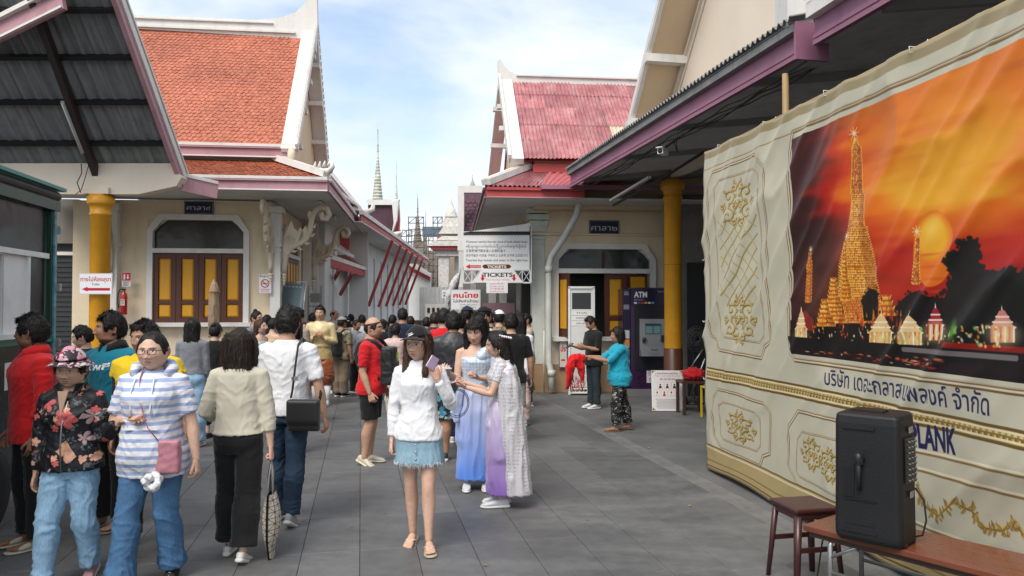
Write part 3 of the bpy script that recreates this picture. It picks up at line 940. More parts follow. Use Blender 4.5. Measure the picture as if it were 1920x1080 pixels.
    for sd,s in (('L',1),('R',-1)):
        pose=p.get('hp'+sd,'relax');HPh,hl,hi=hand(pose,lod)
        dx=J['hd'+sd].normalized()
        pn=p.get('palm'+sd,(-1,0,0));pn=V3(pn[0]*s,pn[1],pn[2])
        zz=(-pn);zz=(zz-dx*zz.dot(dx)).normalized();yy=zz.cross(dx)
        M=np.array([list(dx),list(yy),list(zz)]).T
        Q=HPh*(H/1.65)*p.get('hands',.98)
        flip=p.get('flip'+sd,False)
        want=(yy.dot(V3(0,-1,0))>=0) if abs(yy.y)>.25 else True
        Q2=Q.copy()
        if s==1:Q2[:,1]*=-1 if LEFT_FLIP else 1
        else:Q2[:,1]*=1 if LEFT_FLIP else -1
        mir=(s==1)==LEFT_FLIP
        Q2=Q2 @ M.T+np.array(J['wr'+sd])
        hi2=hi
        if mir:
            hi2=hi.copy();st=0
            ends=np.cumsum(hl)
            if (hl==4).all():hi2=hi.reshape(-1,4)[:,::-1].ravel()
        parts.append((Q2,hl,hi2,np.ones((len(Q2),3))*tn*np.array([1.0,.92,.9])))
    shoe=p.get('shoe',('sneaker',None,None))
    ftM={}
    for sd,s in (('L',1),('R',-1)):
        yaw,pit=p.get('foot'+sd,(0,0))
        M=Matrix.Translation(J['an'+sd]) @ Matrix.Rotation(R(yaw)*s,4,'Z') @ Matrix.Rotation(R(pit),4,'X')
        ftM[sd]=M
        if shoe[0] in ('flipflop','slide','sandal','clog') and not (shoe[0]=='clog' and lod=='far'):
            fm=foot_mesh(H,True)
            Pf=np.array(fm.v)
            if s==-1:Pf[:,0]*=-1
            fa=remesh(_from(Pf,fm.f,s==-1),.0055 if lod=='near' else .01,2,.4)
            Pf,l3,i3=arrays(fa);bpy.data.meshes.remove(fa)
            Pf[:,2]+=.017;Pf[:,0]*=.93
            Pf=Pf @ np.array(M.to_3x3()).T+np.array(M.translation)
            parts.append((Pf,l3,i3,np.ones((len(Pf),3))*tn*np.array([.98,.9,.86])))
    me=join_arrays(parts)
    body=link('body',me,skin_material(),root)
    shc=_shoecol(shoe)
    for sd,s in (('L',1),('R',-1)):
        if lod=='far' and p.get('noshoe'):continue
        sr=None
        for i,(nm,m_,mt) in enumerate(shoe_parts(shoe[0],H,shc[0],shc[1],lod)):
            if s==-1:
                m_.v=[(-x,y,z) for x,y,z in m_.v];m_.f=[tuple(reversed(f)) for f in m_.f]
            if sr is None:
                sr=m_.build('shoe' if shoe[0] in ('sneaker','slipon','loafer') else 'sandal',mt,root)
                sr.matrix_local=ftM[sd]
                if lod != 'far':
                    sub=sr.modifiers.new('sub','SUBSURF');sub.levels=1;sub.render_levels=1
            else:
                q=m_.build(nm,mt,sr)
                if lod=='near' and nm != 'laces':
                    sub=q.modifiers.new('sub','SUBSURF');sub.levels=1;sub.render_levels=1
    out=dict(root=root,J=J,B=B,H=H,body=body,head_tf=head_tf,hs=hs,RM=RM,hc=hc,lod=lod,p=p,d=d,HP=HP,lift=lift)
    if bot:
        if bot.get('skirt'):m2=skirt_mesh(p,J,B,bot,lod,vox_c)
        else:m2=bottom_mesh(p,J,B,bot,lod,vox_c)
        out['bottom']=link(bot.get('name','trousers'),m2,bot['mat'],root)
    if top:
        out['top']=link(top.get('name','shirt'),top_mesh(p,J,B,top,lod,vox_c),top['mat'],root)
        if top.get('polo'):
            col=MB();nk2=B['neck']*H*1.30
            n=20;vs=[]
            for zz,rr in ((.845,1.12),(.872,1.0),(.874,1.06),(.842,1.38)):
                for k in range(n+1):
                    a=-math.pi/2+.28+(2*math.pi-.56)*k/n
                    dz=-.018*math.exp(-((k if k<n/2 else n-k)/2.2)**2)
                    vs.append((nk2*rr*math.cos(a),nk2*rr*math.sin(a)+.006*H,(zz+dz)*H))
            fs=[(i*(n+1)+k,i*(n+1)+k+1,(i+1)*(n+1)+k+1,(i+1)*(n+1)+k) for i in range(3) for k in range(n)]
            col.add(vs,fs,0,True);co=col.build('collar',top.get('collar_mat',top['mat']),root)
            sd_=co.modifiers.new('solid','SOLIDIFY');sd_.thickness=.004
    hair_for(out,p.get('hair'))
    return out
def _shoecol(sh):
    d=(sh[1] if len(sh)>1 and sh[1] else (.6,.6,.58));s=(sh[2] if len(sh)>2 and sh[2] else (.65,.65,.62))
    r=lambda c:srgb(c) if isinstance(c,str) else c
    d,s=r(d),r(s)
    k=lambda c:'_'.join('%02x' % int(x*255) for x in c)
    return fab('shoe_'+k(d),d,.6,.12,90,.2,0,.4),mat('sole_'+k(s),s,.7,var=.08,vs=20)
def _from(P,F,flip):
    me=bpy.data.meshes.new('t');me.from_pydata([tuple(v) for v in P],[],[tuple(reversed(f)) if flip else f for f in F]);me.update();return me
LEFT_FLIP=True
def hair_for(o,h):
    if not h:return
    lod=o['lod'];tf=o['head_tf'];d=o['d'];HP=o['HP'];p=o['p']
    st=h.get('style','short');hm=hair_material('hair_'+h.get('c','black'),HC[h.get('c','black')])
    az=np.arctan2(d[...,0],-d[...,1])
    S_=dict(short=dict(front=.66,side=.05,back=-.55),bob=dict(front=.66,side=-.4,back=-.7),long=dict(front=.70,side=-.3,back=-.7),
              bun=dict(front=.66,side=.02,back=-.55),bald=dict(front=1.3,side=.0,back=-.5)).get(st,dict(front=.66,side=.05,back=-.55))
    S_=dict(S_);S_.update({k:h[k] for k in ('front','side','back','temple') if k in h})
    zl=hairline(az,S_)
    if st=='bald':zl=np.maximum(hairline(az,dict(front=.6,side=.0,back=-.5)),-2);top_cut=.42+.15*np.cos(az)
    mval=d[...,2]-zl
    if st=='bald':mval=np.minimum(mval,(top_cut-d[...,2])*1.0)
    th=h.get('t',.016)*.64
    mask=mval>-0.05
    tt=sstep(mval,-.05,.28)*th*(1+.4*np.clip(d[...,2],0,1)*(0 if st=='bald' else h.get('vol',1)))+.001
    n=d*np.array([1,1,1])
    if st=='bald':tt=sstep(mval,-.05,.15)*.004+.0008
    Q=HP+n*tt[...,None]
    amp={'short':.0035,'bald':.001}.get(st,.002)*h.get('tuft',1)
    Pn=HP.reshape(-1,3)
    if st in ('short','bald'):nz=vnoise(Pn*[120,120,70],p['seed'])+vnoise(Pn*45,p['seed']+3)
    else:nz=vnoise(np.stack([az.ravel()*9,d[...,2].ravel()*2,0*az.ravel()],1)*2,p['seed'])*1.5
    Q=Q+n*(nz.reshape(az.shape)*amp*sstep(mval,0,.2))[...,None]
    nu,nv=LOD[lod];F=grid_faces(nu,nv,mask)
    parts=[]
    if len(F):
        V_,F_,_=compact(tf(Q.reshape(-1,3)),F)
        parts.append((V_,np.full(len(F_),4),F_.ravel(),None))
    mb=MB()
    vx={'near':.006,'mid':.009,'far':.014}[lod]
    if st in ('long','bob','tails'):
        L=h.get('len',.36);W_=h.get('w',1)
        if st != 'tails':
            if h.get('cover',True):
                secs=[(0,.018,.112,.040,.052),(0,.026,.090,.064,.076),(0,.030,.050,.084*W_,.082),(0,.034,.0,.090*W_,.078),(0,.042,-.05,.090*W_,.066)]
                z1=-.05
                for i in range(1,7):
                    t=i/6;z=z1-(L-.10)*t
                    secs.append((h.get('sx',0)*t,.050+(.012 if L>.25 else -.006)*t+h.get('by',0)*t,z,(.090-.012*t*t*(1 if L>.25 else .3))*W_*(1 if t<.95 else .75),(.060-.030*t*(1 if L>.25 else .5))*(1 if t<.95 else .7)))
                _loft_h(mb,secs,22)
        for s in (-1,1):
            f=h.get('fl',{-1:0,1:0}).get(s,0) if isinstance(h.get('fl'),dict) else h.get('fl',0)
            if f:
                mb.tube([(s*.052,-.030,.085),(s*.078,-.025,.02),(s*.084,-.022,-.05),(s*.080,-.040,-.12),(s*.078,-.065,-.12-f*.5),(s*.082,-.070,-.12-f)],
                        [(.016,.022),(.013,.026),(.014,.026),(.017,.027),(.017,.025),(.004,.012)],12)
        if st=='bob' or h.get('sidefull'):
            for s in (-1,1):
                mb.tube([(s*.055,.0,.08),(s*.080,.01,.02),(s*.085,.012,-.05),(s*.080,.015,-min(L,.16))],[(.018,.045),(.014,.052),(.015,.052),(.012,.045)],12)
    if h.get('bang'):
        b=h['bang']
        mb.tube([(-.060,-.058,.064),(-.03,-.084,.064),(0,-.092,.064),(.03,-.084,.064),(.060,-.058,.064)],[(.009,.020*b),(.009,.022*b),(.009,.022*b),(.009,.022*b),(.009,.020*b)],10)
    if st=='bun' and h.get('bun',1):
        bx,by,bz=h.get('bp',(0,.085,.07));mb.ball((bx,by,bz),(.036,.034,.034),12,9)
    if st=='short' and lod != 'far' and h.get('quiff',1):
        rr_=random.Random(p['seed'])
        for i in range(14):
            x=-.055+.11*i/13+rr_.uniform(-.004,.004)
            mb.tube([(x*.8,-.035,.108),(x,-.072,.092),(x*1.05,-.094+abs(x)*.35,.062+rr_.uniform(-.008,.01))],[.010,.0095,.003],6)
    if h.get('tail'):
        L=h['tail'];mb.tube([(0,.085,.05),(0,.115,.02),(0,.12,-L*.5),(0,.10,-L)],[.02,.024,.022,.008],12)
    if mb.v:
        hm_=remesh(mb,vx,2,.5);folds(hm_,.0035 if st not in ('short',) else .002,p['seed']+9,'hair')
        P,a,b=arrays(hm_);bpy.data.meshes.remove(hm_)
        parts.append((tf(P),a,b,None))
    if parts:
        if lod != 'far' and st not in ('bald','bun'):
            base=join_arrays(parts);HPc,HN=getco(base),getno(base);bpy.data.meshes.remove(base)
            rg=np.random.default_rng(p['seed']+5);n_=1500 if lod=='near' else 500
            ix=rg.integers(0,len(HPc),n_);B_,N_=HPc[ix],HN[ix]
            lg=st in ('long','bob','tails');ln=rg.uniform(.02,.06,n_) if lg else rg.uniform(.008,.024,n_)
            dn=np.array([0,0,-1.0]) if lg else np.array([0,-.25,-.55])
            D_=N_*(.16 if lg else .55)+dn+rg.normal(0,.16 if lg else .32,(n_,3));D_ /= np.linalg.norm(D_,axis=1)[:,None]
            sd_=np.cross(D_,N_);sd_ /= np.linalg.norm(sd_,axis=1)[:,None]+1e-9;w_=rg.uniform(.0010,.0026,n_)[:,None]
            B_=B_+N_*.001;md=B_+D_*(ln*.5)[:,None]+N_*.002
            VV=np.stack([B_-sd_*w_,B_+sd_*w_,md+sd_*w_*.8,md-sd_*w_*.8,B_+D_*ln[:,None]],1).reshape(-1,3)
            k5=np.arange(n_)[:,None]*5;FF=np.concatenate([k5+np.array([0,1,2,3]),],1).ravel();TT_=(k5+np.array([3,2,4])).ravel()
            parts.append((VV,np.concatenate([np.full(n_,4),np.full(n_,3)]),np.concatenate([FF,TT_]),None))
        me=join_arrays(parts);link('hair',me,hm,o['root'])
# ---- things worn on the head
def cap(o,mt,style='cap',logo=None,backward=False):
    mb=MB();d=o['d'];HP=o['HP'];nu,nv=LOD[o['lod']]
    zl=.50 if style=='cap' else .52
    mval=d[...,2]-zl
    th=.020 if style=='cap' else .024
    n=d.copy();Q=HP*np.array([1.0,1.0,1.0])+n*th
    if style=='bucket':Q[...,2]=np.where(Q[...,2]>.05,.05+(Q[...,2]-.05)*1.25,Q[...,2]);Q[...,:2]*=np.where(Q[...,2:3]>.08,1.06,1.0)
    F=grid_faces(nu,nv,mval>0)
    V_,F_,_=compact(o['head_tf'](Q.reshape(-1,3)),F)
    me=bpy.data.meshes.new('cap');me.from_pydata([tuple(v) for v in V_],[],[tuple(int(i) for i in f) for f in F_]);me.shade_smooth();me.update()
    c=link('cap' if style=='cap' else 'hat',me,mt,o['root'])
    s=c.modifiers.new('s','SOLIDIFY');s.thickness=.003;s.offset=1
    vs=[];fs=[];nn=28;m=5
    if style=='cap':
        for i in range(m):
            t=i/(m-1)
            for k in range(nn+1):
                a=-1.05+2.1*k/nn
                r0x,r0y=.090,.106;ln=.062*math.cos(a*.85)**.7 if abs(a)<1.05 else 0
                x=math.sin(a)*(r0x+ln*t*.25);y=-math.cos(a)*r0y-ln*t
                if backward:y=-y
                z=.064-.006*t-.022*math.sin(a)**2*(1)-.004*t*t
                vs.append((x,y,z))
        fs=[(i*(nn+1)+k,(i+1)*(nn+1)+k,(i+1)*(nn+1)+k+1,i*(nn+1)+k+1) for i in range(m-1) for k in range(nn)]
    else:
        nn=40
        for i in range(m):
            t=i/(m-1)
            for k in range(nn):
                a=2*math.pi*k/nn
                x=math.sin(a)*(.092+.050*t);y=-math.cos(a)*(.108+.045*t)+.002
                vs.append((x,y,.070-.036*t+.016*t*math.cos(a)-.006*math.sin(3*a)*t))
        fs=[(i*nn+k,(i+1)*nn+k,(i+1)*nn+(k+1) % nn,i*nn+(k+1) % nn) for i in range(m-1) for k in range(nn)]
    P=o['head_tf'](np.array(vs));b=MB();b.add([tuple(v) for v in P],fs,0,True)
    br=b.build('brim',mt,c);s=br.modifiers.new('s','SOLIDIFY');s.thickness=.004
    if logo is not None:
        lg=MB()
        for dx,dz in ((-.006,.006),(.004,0),(-.002,-.006)):
            pts=[]
            for t in np.linspace(-1,1,6):
                x=.016*t+dx;z=.080+dz+.006*t
                y=-.099-.006+(abs(x)*.2)+(z-.08)*.55
                pts.append((x,y-.006,z))
            lg.tube(o['head_tf'](np.array(pts)),.0028,6)
        lg.build('emblem',logo,c)
    return c
def glasses(o,mt,lens=None,sun=False,up=0):
    f=MB();tf=o['head_tf']
    dz=up
    for s in (-1,1):
        pts=[]
        for k in range(17):
            a=2*math.pi*k/16
            x=s*.033+.0245*math.copysign(abs(math.cos(a))**.75,math.cos(a));z=.006+.0165*math.copysign(abs(math.sin(a))**.75,math.sin(a))+dz
            pts.append((x,-.108+.10*max(0,abs(x)-.03)**1.2*6*.2+(.02 if up else 0),z))
        f.tube(tf(np.array(pts)),.0022*o['hs'],6)
        f.tube(tf(np.array([(s*.058,-.103+(.02 if up else 0),.012+dz),(s*.080,-.06,.012+dz),(s*.085,.01,.008+dz)])),.0022*o['hs'],6)
        if sun or lens:
            L=MB();q=tf(np.array(pts[:-1]));L.add([tuple(v) for v in q],[tuple(range(16))])
            L.build('lens',lens,o['root'])
    f.tube(tf(np.array([(-.010,-.109+(.02 if up else 0),.010+dz),(0,-.111+(.02 if up else 0),.013+dz),(.010,-.109+(.02 if up else 0),.010+dz)])),.002*o['hs'],6)
    return f.build('glasses',mt,o['root'])
def worldpt(o,v):
    """person-local point -> world"""
    r=o['root'];return Matrix.Translation(r.location) @ (Matrix.Rotation(r.rotation_euler.z,4,'Z') @ Vector(v))
def held(o,name,label,cat,group=None):
    """an Empty that shares the carrier's frame but stands at top level"""
    r=o['root'];e=empty(name,r.location,r.rotation_euler.z,label,cat,group);return e
# ------------------------------------------------------------------ materials of the place
M_slab=None
def slab_material():
    n=NT('granite_slab');oi=n.n('ShaderNodeObjectInfo')
    f=n.noise(n.coord((1,1,1)),2.2,8,.65)
    geo=n.n('ShaderNodeNewGeometry')
    mp_=n.n('ShaderNodeMapping');mp_.inputs['Rotation'].default_value=(0,0,R(-11.4));mp_.inputs['Scale'].default_value=(.5,1.3,1)
    n.l(geo.outputs['Position'],mp_.inputs['Vector'])
    g=n.noise(mp_.outputs['Vector'],1.1,9,.68,.6)
    g2_=n.noise(geo.outputs['Position'],7,8,.7)
    g3=n.noise(geo.outputs['Position'],90,4,.6)
    base=n.ramp(g,[(.34,(.088,.090,.091)),(.5,(.118,.120,.120)),(.66,(.150,.151,.150))])
    base=n.mix(.5,base,n.ramp(g2_,[(.35,.62),(.5,.9),(.68,1.25)]),'MULTIPLY')
    base=n.mix(1.0,base,n.ramp(oi.outputs['Random'],[(0,.86),(1,1.12)]),'MULTIPLY')
    st=n.ramp(n.noise(geo.outputs['Position'],16,6,.75),[(.68,0.0),(.76,.55)])
    base=n.mix(st,base,(.17,.17,.165))
    st2=n.ramp(n.noise(geo.outputs['Position'],11,3,.6),[(.70,0.0),(.74,.7)])
    base=n.mix(st2,base,(.028,.028,.028))
    n.col(n.mix(.3,base,n.ramp(g3,[(.3,.6),(.7,1.3)]),'MULTIPLY'))
    n.bump(n.mix(.5,g3,g2_),.22,.004)
    return n.set(n.ramp(g,[(.3,.42),(.7,.66)]),0,.45)
M_slab=slab_material()
M_joint=mat('joint_mortar',(.050,.051,.050),.9)
M_cem=mat('cement_paving',(.105,.108,.108),.75,var=.25,vs=1.6,bump=.15,dirt=.3)
M_cream=mat('cream_wall',(.74,.62,.44),.8,var=.08,vs=1.2,bump=.08,dirt=.34)
M_creamL=mat('pale_cream_wall',(.72,.62,.50),.8,var=.05,vs=1.0,bump=.05,dirt=.10)
M_gable=mat('gable_plaster',(.70,.53,.35),.8,var=.06,vs=1.0,bump=.05,dirt=.12)
M_white=mat('white_paint',(.70,.68,.64),.6,var=.06,vs=2,dirt=.34,bump=.04)
M_grey=mat('grey_white_wall',(.66,.655,.63),.75,var=.07,vs=.8,dirt=.25,bump=.06)
M_pink=mat('faded_pink_fascia',(.47,.25,.28),.55,var=.14,vs=2.5,dirt=.35,stretch=(.3,1,1))
M_purple=mat('mauve_fascia',(.30,.125,.20),.5,var=.18,vs=2.0,dirt=.35,stretch=(1,.3,1))
M_red=mat('red_trim',(.42,.055,.055),.55,var=.12,vs=3,dirt=.25)
M_yel=mat('yellow_column',(.66,.30,.012),.45,var=.12,vs=2.5,bump=.08,bs=30,dirt=.38,spec=.5)
M_shut=mat('yellow_shutter_panel',(.66,.31,.012),.5,var=.05,vs=3,dirt=.1)
M_brown=mat('brown_timber',(.085,.026,.014),.5,var=.2,vs=6)
M_dark=mat('opening_shade',(.012,.012,.013),.6)  # near-black colour painted in for the shade inside openings
M_tan=mat('tan_plinth',(.38,.24,.13),.7,var=.1,dirt=.2)
M_orn=mat('cream_stucco_ornament',(.66,.58,.44),.75,var=.12,vs=6,bump=.2,bs=40,dirt=.3)
M_navy=(.012,.016,.05)
M_sheetU=mat('dark_corrugated_sheet',(.21,.215,.22),.55,.15,var=.4,vs=2.5,dirt=.5,stretch=(4,.3,.3))
M_black=mat('black_steel',(.014,.012,.012),.5,.2,var=.3)
M_steel=mat('bare_steel',(.42,.42,.42),.35,.8)
M_sheetG=mat('grey_fibre_sheet',(.21,.21,.205),.8,var=.2,vs=4,dirt=.5)
M_wire=mat('black_wire',(.012,.012,.012),.6)
M_lamp=mat('unlit_tube_lamp',(.6,.6,.58),.4)
def tile_material(name,c1,c2,sc=14):
    n=NT(name);f=n.noise(n.coord(),sc,3,.5);g=n.noise(n.coord(),1.1,6,.6)
    b=n.ramp(f,[(.32,c1),(.68,c2)])
    b=n.mix(.45,b,n.ramp(g,[(.35,.55),(.65,1.15)]),'MULTIPLY')
    n.col(b);n.bump(n.noise(n.coord(),130,3),.2,.005)
    return n.set(.62,0,.35)
M_tile=tile_material('orange_scale_tile',(.34,.092,.052),(.54,.185,.11))
M_tile2=tile_material('weathered_brown_red_tile',(.15,.035,.02),(.50,.14,.065),22)
M_tileP=tile_material('plum_scale_tile',(.055,.022,.035),(.11,.045,.065),14)
def glassy(name,c,rough=.08):
    n=NT(name);n.col(c)
    f=n.noise(n.coord(),2.5,2);n.bump(f,.25,.05)
    return n.set(rough,0,.4)
M_glass=glassy('tinted_glass',(.016,.018,.018),.22)
M_glassg=glassy('greenish_glass',(.035,.045,.042),.18)
# ------------------------------------------------------------------ ground
gr=MB();gr.box((0,200,-.06),(900,900,.06)).build('ground',mat('far_ground',(.09,.09,.085),.9),kind='structure')
FY=R(11.43);FU=Vector((math.cos(FY),math.sin(FY),0));FV=Vector((-math.sin(FY),math.cos(FY),0))
pave=MB().box((0,0,-.019),(40,80,.018)).build('paved_court',M_joint,kind='structure',loc=tuple(FV*30+FU*-8),rot=(0,0,FY))
def slab_mesh(w,l,ch=.004,h=.016):
    b=MB();x,y=w/2,l/2
    vs=[(-x,-y,-h),(x,-y,-h),(x,y,-h),(-x,y,-h),(-x,-y,-ch),(x,-y,-ch),(x,y,-ch),(-x,y,-ch),
          (-x+ch,-y+ch,0),(x-ch,-y+ch,0),(x-ch,y-ch,0),(-x+ch,y-ch,0)]
    fs=[(i,(i+1) % 4,(i+1) % 4+4,i+4) for i in range(4)]+[(i+4,(i+1) % 4+4,(i+1) % 4+8,i+8) for i in range(4)]+[(8,9,10,11)]
    b.add(vs,fs,0,False);return b
SW,SL=.39,.84
sm=slab_mesh(SW-.0032,SL-.0032,.0025).mesh('slab');sm.materials.append(M_slab)
inv=pave.matrix_basis.inverted()
cells=[]
for j in range(2,60):
    for i in range(-46,9):
        c=FU*((i+.5)*SW)+FV*(5.32+(j-5.5)*SL)
        if c.y<3.6 or c.y>46:continue
        u=(i+.5)*SW
        if u>3.30:continue
        if abs(c.x)>.72*c.y+.9 or c.x<-8.5:continue
        if c.y>16.5 and (c.x<-5.3 or c.x>1.2):continue
        cells.append((c.y,c,i,j))
cells.sort(key=lambda t:t[0])
far=MB();fb=slab_mesh(SW-.0032,SL-.0032,.0025)
pinv=Matrix.Translation(pave.location) @ Matrix.Rotation(FY,4,'Z');pinv.invert()
for k,(y,c,i,j) in enumerate(cells):
    lp=pinv @ c
    if k<298:
        o=link('slab',sm,None,pave);o.location=(lp.x,lp.y,0)
        o.rotation_euler=(random.uniform(-.0012,.0012),random.uniform(-.0015,.0015),0)
    else:far.add([(x+lp.x,yy+lp.y,z) for x,yy,z in fb.v],fb.f,0,False)
far.build('slab_field',M_slab,pave,kind='stuff')
strip=empty('drain_strip',tuple(FU*3.242+FV*0),FY,kind='structure')
sb=slab_mesh(.20,.596).mesh('cover');sb.materials.append(mat('drain_cover',(.14,.14,.135),.8,dirt=.5,bump=.2))
for k in range(4,24):
    o=link('cover',sb,None,strip);o.location=(-.02,.3+k*.6,-.001)
wk=empty('side_walk',tuple(FU*3.33),FY,kind='structure')
wb=slab_mesh(1.196,1.196).mesh('paver');wb.materials.append(M_cem)
for a in range(0,6):
    for b_ in range(1,12):
        o=link('paver',wb,None,wk);o.location=(.6+a*1.2,.6+b_*1.2,-.002)
MB().box((3.6,8,-.021),(7.4,14.6,.02)).build('bedding',M_joint,wk)
# ------------------------------------------------------------------ roof helpers
def scale_tiles(P0,U,V,nu,nv,tw,th,drop=.012,ridge=.55):
    """rows of U-shaped scale tiles on the plane P0 + a*U + b*V (b goes up the slope). one mesh"""
    U=Vector(U).normalized();V=Vector(V).normalized();N=U.cross(V).normalized()
    if N.z<0:N=-N
    P0=Vector(P0);b=MB();rr=random.Random(3)
    for r in range(nv):
        for c in range(nu+(r % 2)):
            x=(c+(.5 if r % 2==0 else 0))*tw;y=r*th
            lift=drop*(1+rr.uniform(-.25,.35));sk=rr.uniform(-.004,.004)
            w=tw*.5*.97
            pr=[(-w,th*1.15,0.001),(w,th*1.15,0.001),(w,th*.42,lift*.6),(w*.62,th*.02,lift),(0,-th*ridge*.28,lift*1.15),(-w*.62,th*.02,lift),(-w,th*.42,lift*.6)]
            pts=[P0+U*(x+px_+sk)+V*(y+py_)+N*pz for px_,py_,pz in pr]
            low=[P0+U*(x+px_+sk)+V*(y+py_)+N*(pz-drop*.8) for px_,py_,pz in pr[2:]]
            b.add(pts+low,[tuple(range(7)),(2,7,8,3),(3,8,9,4),(4,9,10,5),(5,10,11,6)],0,False)
    return b
def wave_sheet(w,l,pitch,amp,t=.006,seg=8,seed=0):
    """corrugated sheet: waves run along +Y (length l), width w along X"""
    n=max(2,int(round(w/pitch*seg)));vs=[];b=MB();
    for y in (0,l):
        for i in range(n+1):
            x=w*i/n;vs.append((x,y,amp*math.sin(2*math.pi*x/pitch)))
    m=n+1;vs+=[(x,y,z-t) for x,y,z in vs[:2*m]]
    fs=[(i,i+1,m+i+1,m+i) for i in range(n)]+[(2*m+i+1,2*m+i,3*m+i,3*m+i+1) for i in range(n)]
    fs+=[(i+1,i,2*m+i,2*m+i+1) for i in range(n)]+[(m+i,m+i+1,3*m+i+1,3*m+i) for i in range(n)]
    b.add(vs,fs,0,False);return b
def orient(U,V,P):
    """matrix whose X axis is U and whose Y axis is V"""
    U=Vector(U).normalized();V=Vector(V);V=(V-U*V.dot(U)).normalized();N=U.cross(V)
    M=Matrix((U,V,N)).transposed().to_4x4();M.translation=Vector(P);return M
def scroll_bracket(name,parent,loc,rz,s=1.0,label=None):
    """carved swan-shaped eave bracket: local X = out from the wall, Z up, foot at the origin"""
    b=MB()
    path=[(.03,0),(.035,.12),(.05,.26),(.10,.40),(.20,.50),(.33,.56),(.45,.66),(.51,.80),(.53,.95),(.56,1.10),(.63,1.22),(.74,1.28),(.84,1.24),(.88,1.14),(.83,1.05),(.75,1.06),(.73,1.13),(.78,1.16)]
    rad=[.03,.045,.052,.062,.07,.066,.06,.052,.048,.048,.048,.045,.04,.035,.03,.026,.022,.015]
    b.tube([(x*s,0,z*s) for x,z in path],[(r*s,.055*s) for r in rad],10)
    for pts in ([(.03,.12),(.01,.48),(.05,.72),(.11,.88),(.17,1.02),(.21,.86),(.29,.80),(.34,.88),(.40,.76),(.38,.60),(.25,.50),(.12,.36)],
                [(.30,.60),(.36,.80),(.44,.92),(.47,.80),(.50,.70),(.42,.60)],[(.52,.98),(.47,1.12),(.50,1.22),(.58,1.14)]):
        b.extr([(x*s,-.04*s,z*s) for x,z in pts],(0,.08*s,0))
    for cx,cz,r0 in ((.14,.62,.10),(.24,.52,.07),(.09,.36,.05)):
        q=[]
        for k in range(16):
            a=k*.62;r_=r0*(1-k/18);q.append(((cx+r_*math.cos(a))*s,0,(cz+r_*math.sin(a))*s))
        for yy in (-.05,.05):b.tube([(x,yy*s,z) for x,_,z in q],.014*s,6)
    for k in range(3,len(path)-4):
        (xa,za),(xb,zb)=path[k],path[k+1];tx_,tz_=xb-xa,zb-za;L_=math.hypot(tx_,tz_);nx_,nz_=tz_/L_,-tx_/L_;m_=((xa+xb)/2*s,(za+zb)/2*s)
        for sg in ((1,) if k<8 else ()):
            b.tube([(m_[0]+nx_*sg*rad[k]*.7*s,0,m_[1]+nz_*sg*rad[k]*.7*s),(m_[0]+(nx_*sg*1.5*rad[k]+tx_/L_*.03)*s,0,m_[1]+(nz_*sg*1.5*rad[k]+tz_/L_*.03)*s),(m_[0]+(nx_*sg*1.7*rad[k]+tx_/L_*.09)*s,0,m_[1]+(nz_*sg*1.7*rad[k]+tz_/L_*.09)*s)],[.035*s,.026*s,.004*s],6)
    for k in range(4):b.ball((.03*s,0,(-.05-.055*k)*s),((.05-.008*k)*s,(.05-.008*k)*s,.04*s),8,6)
    o=b.build(name,M_orn,parent,loc=loc,rot=(0,0,rz))
    return o
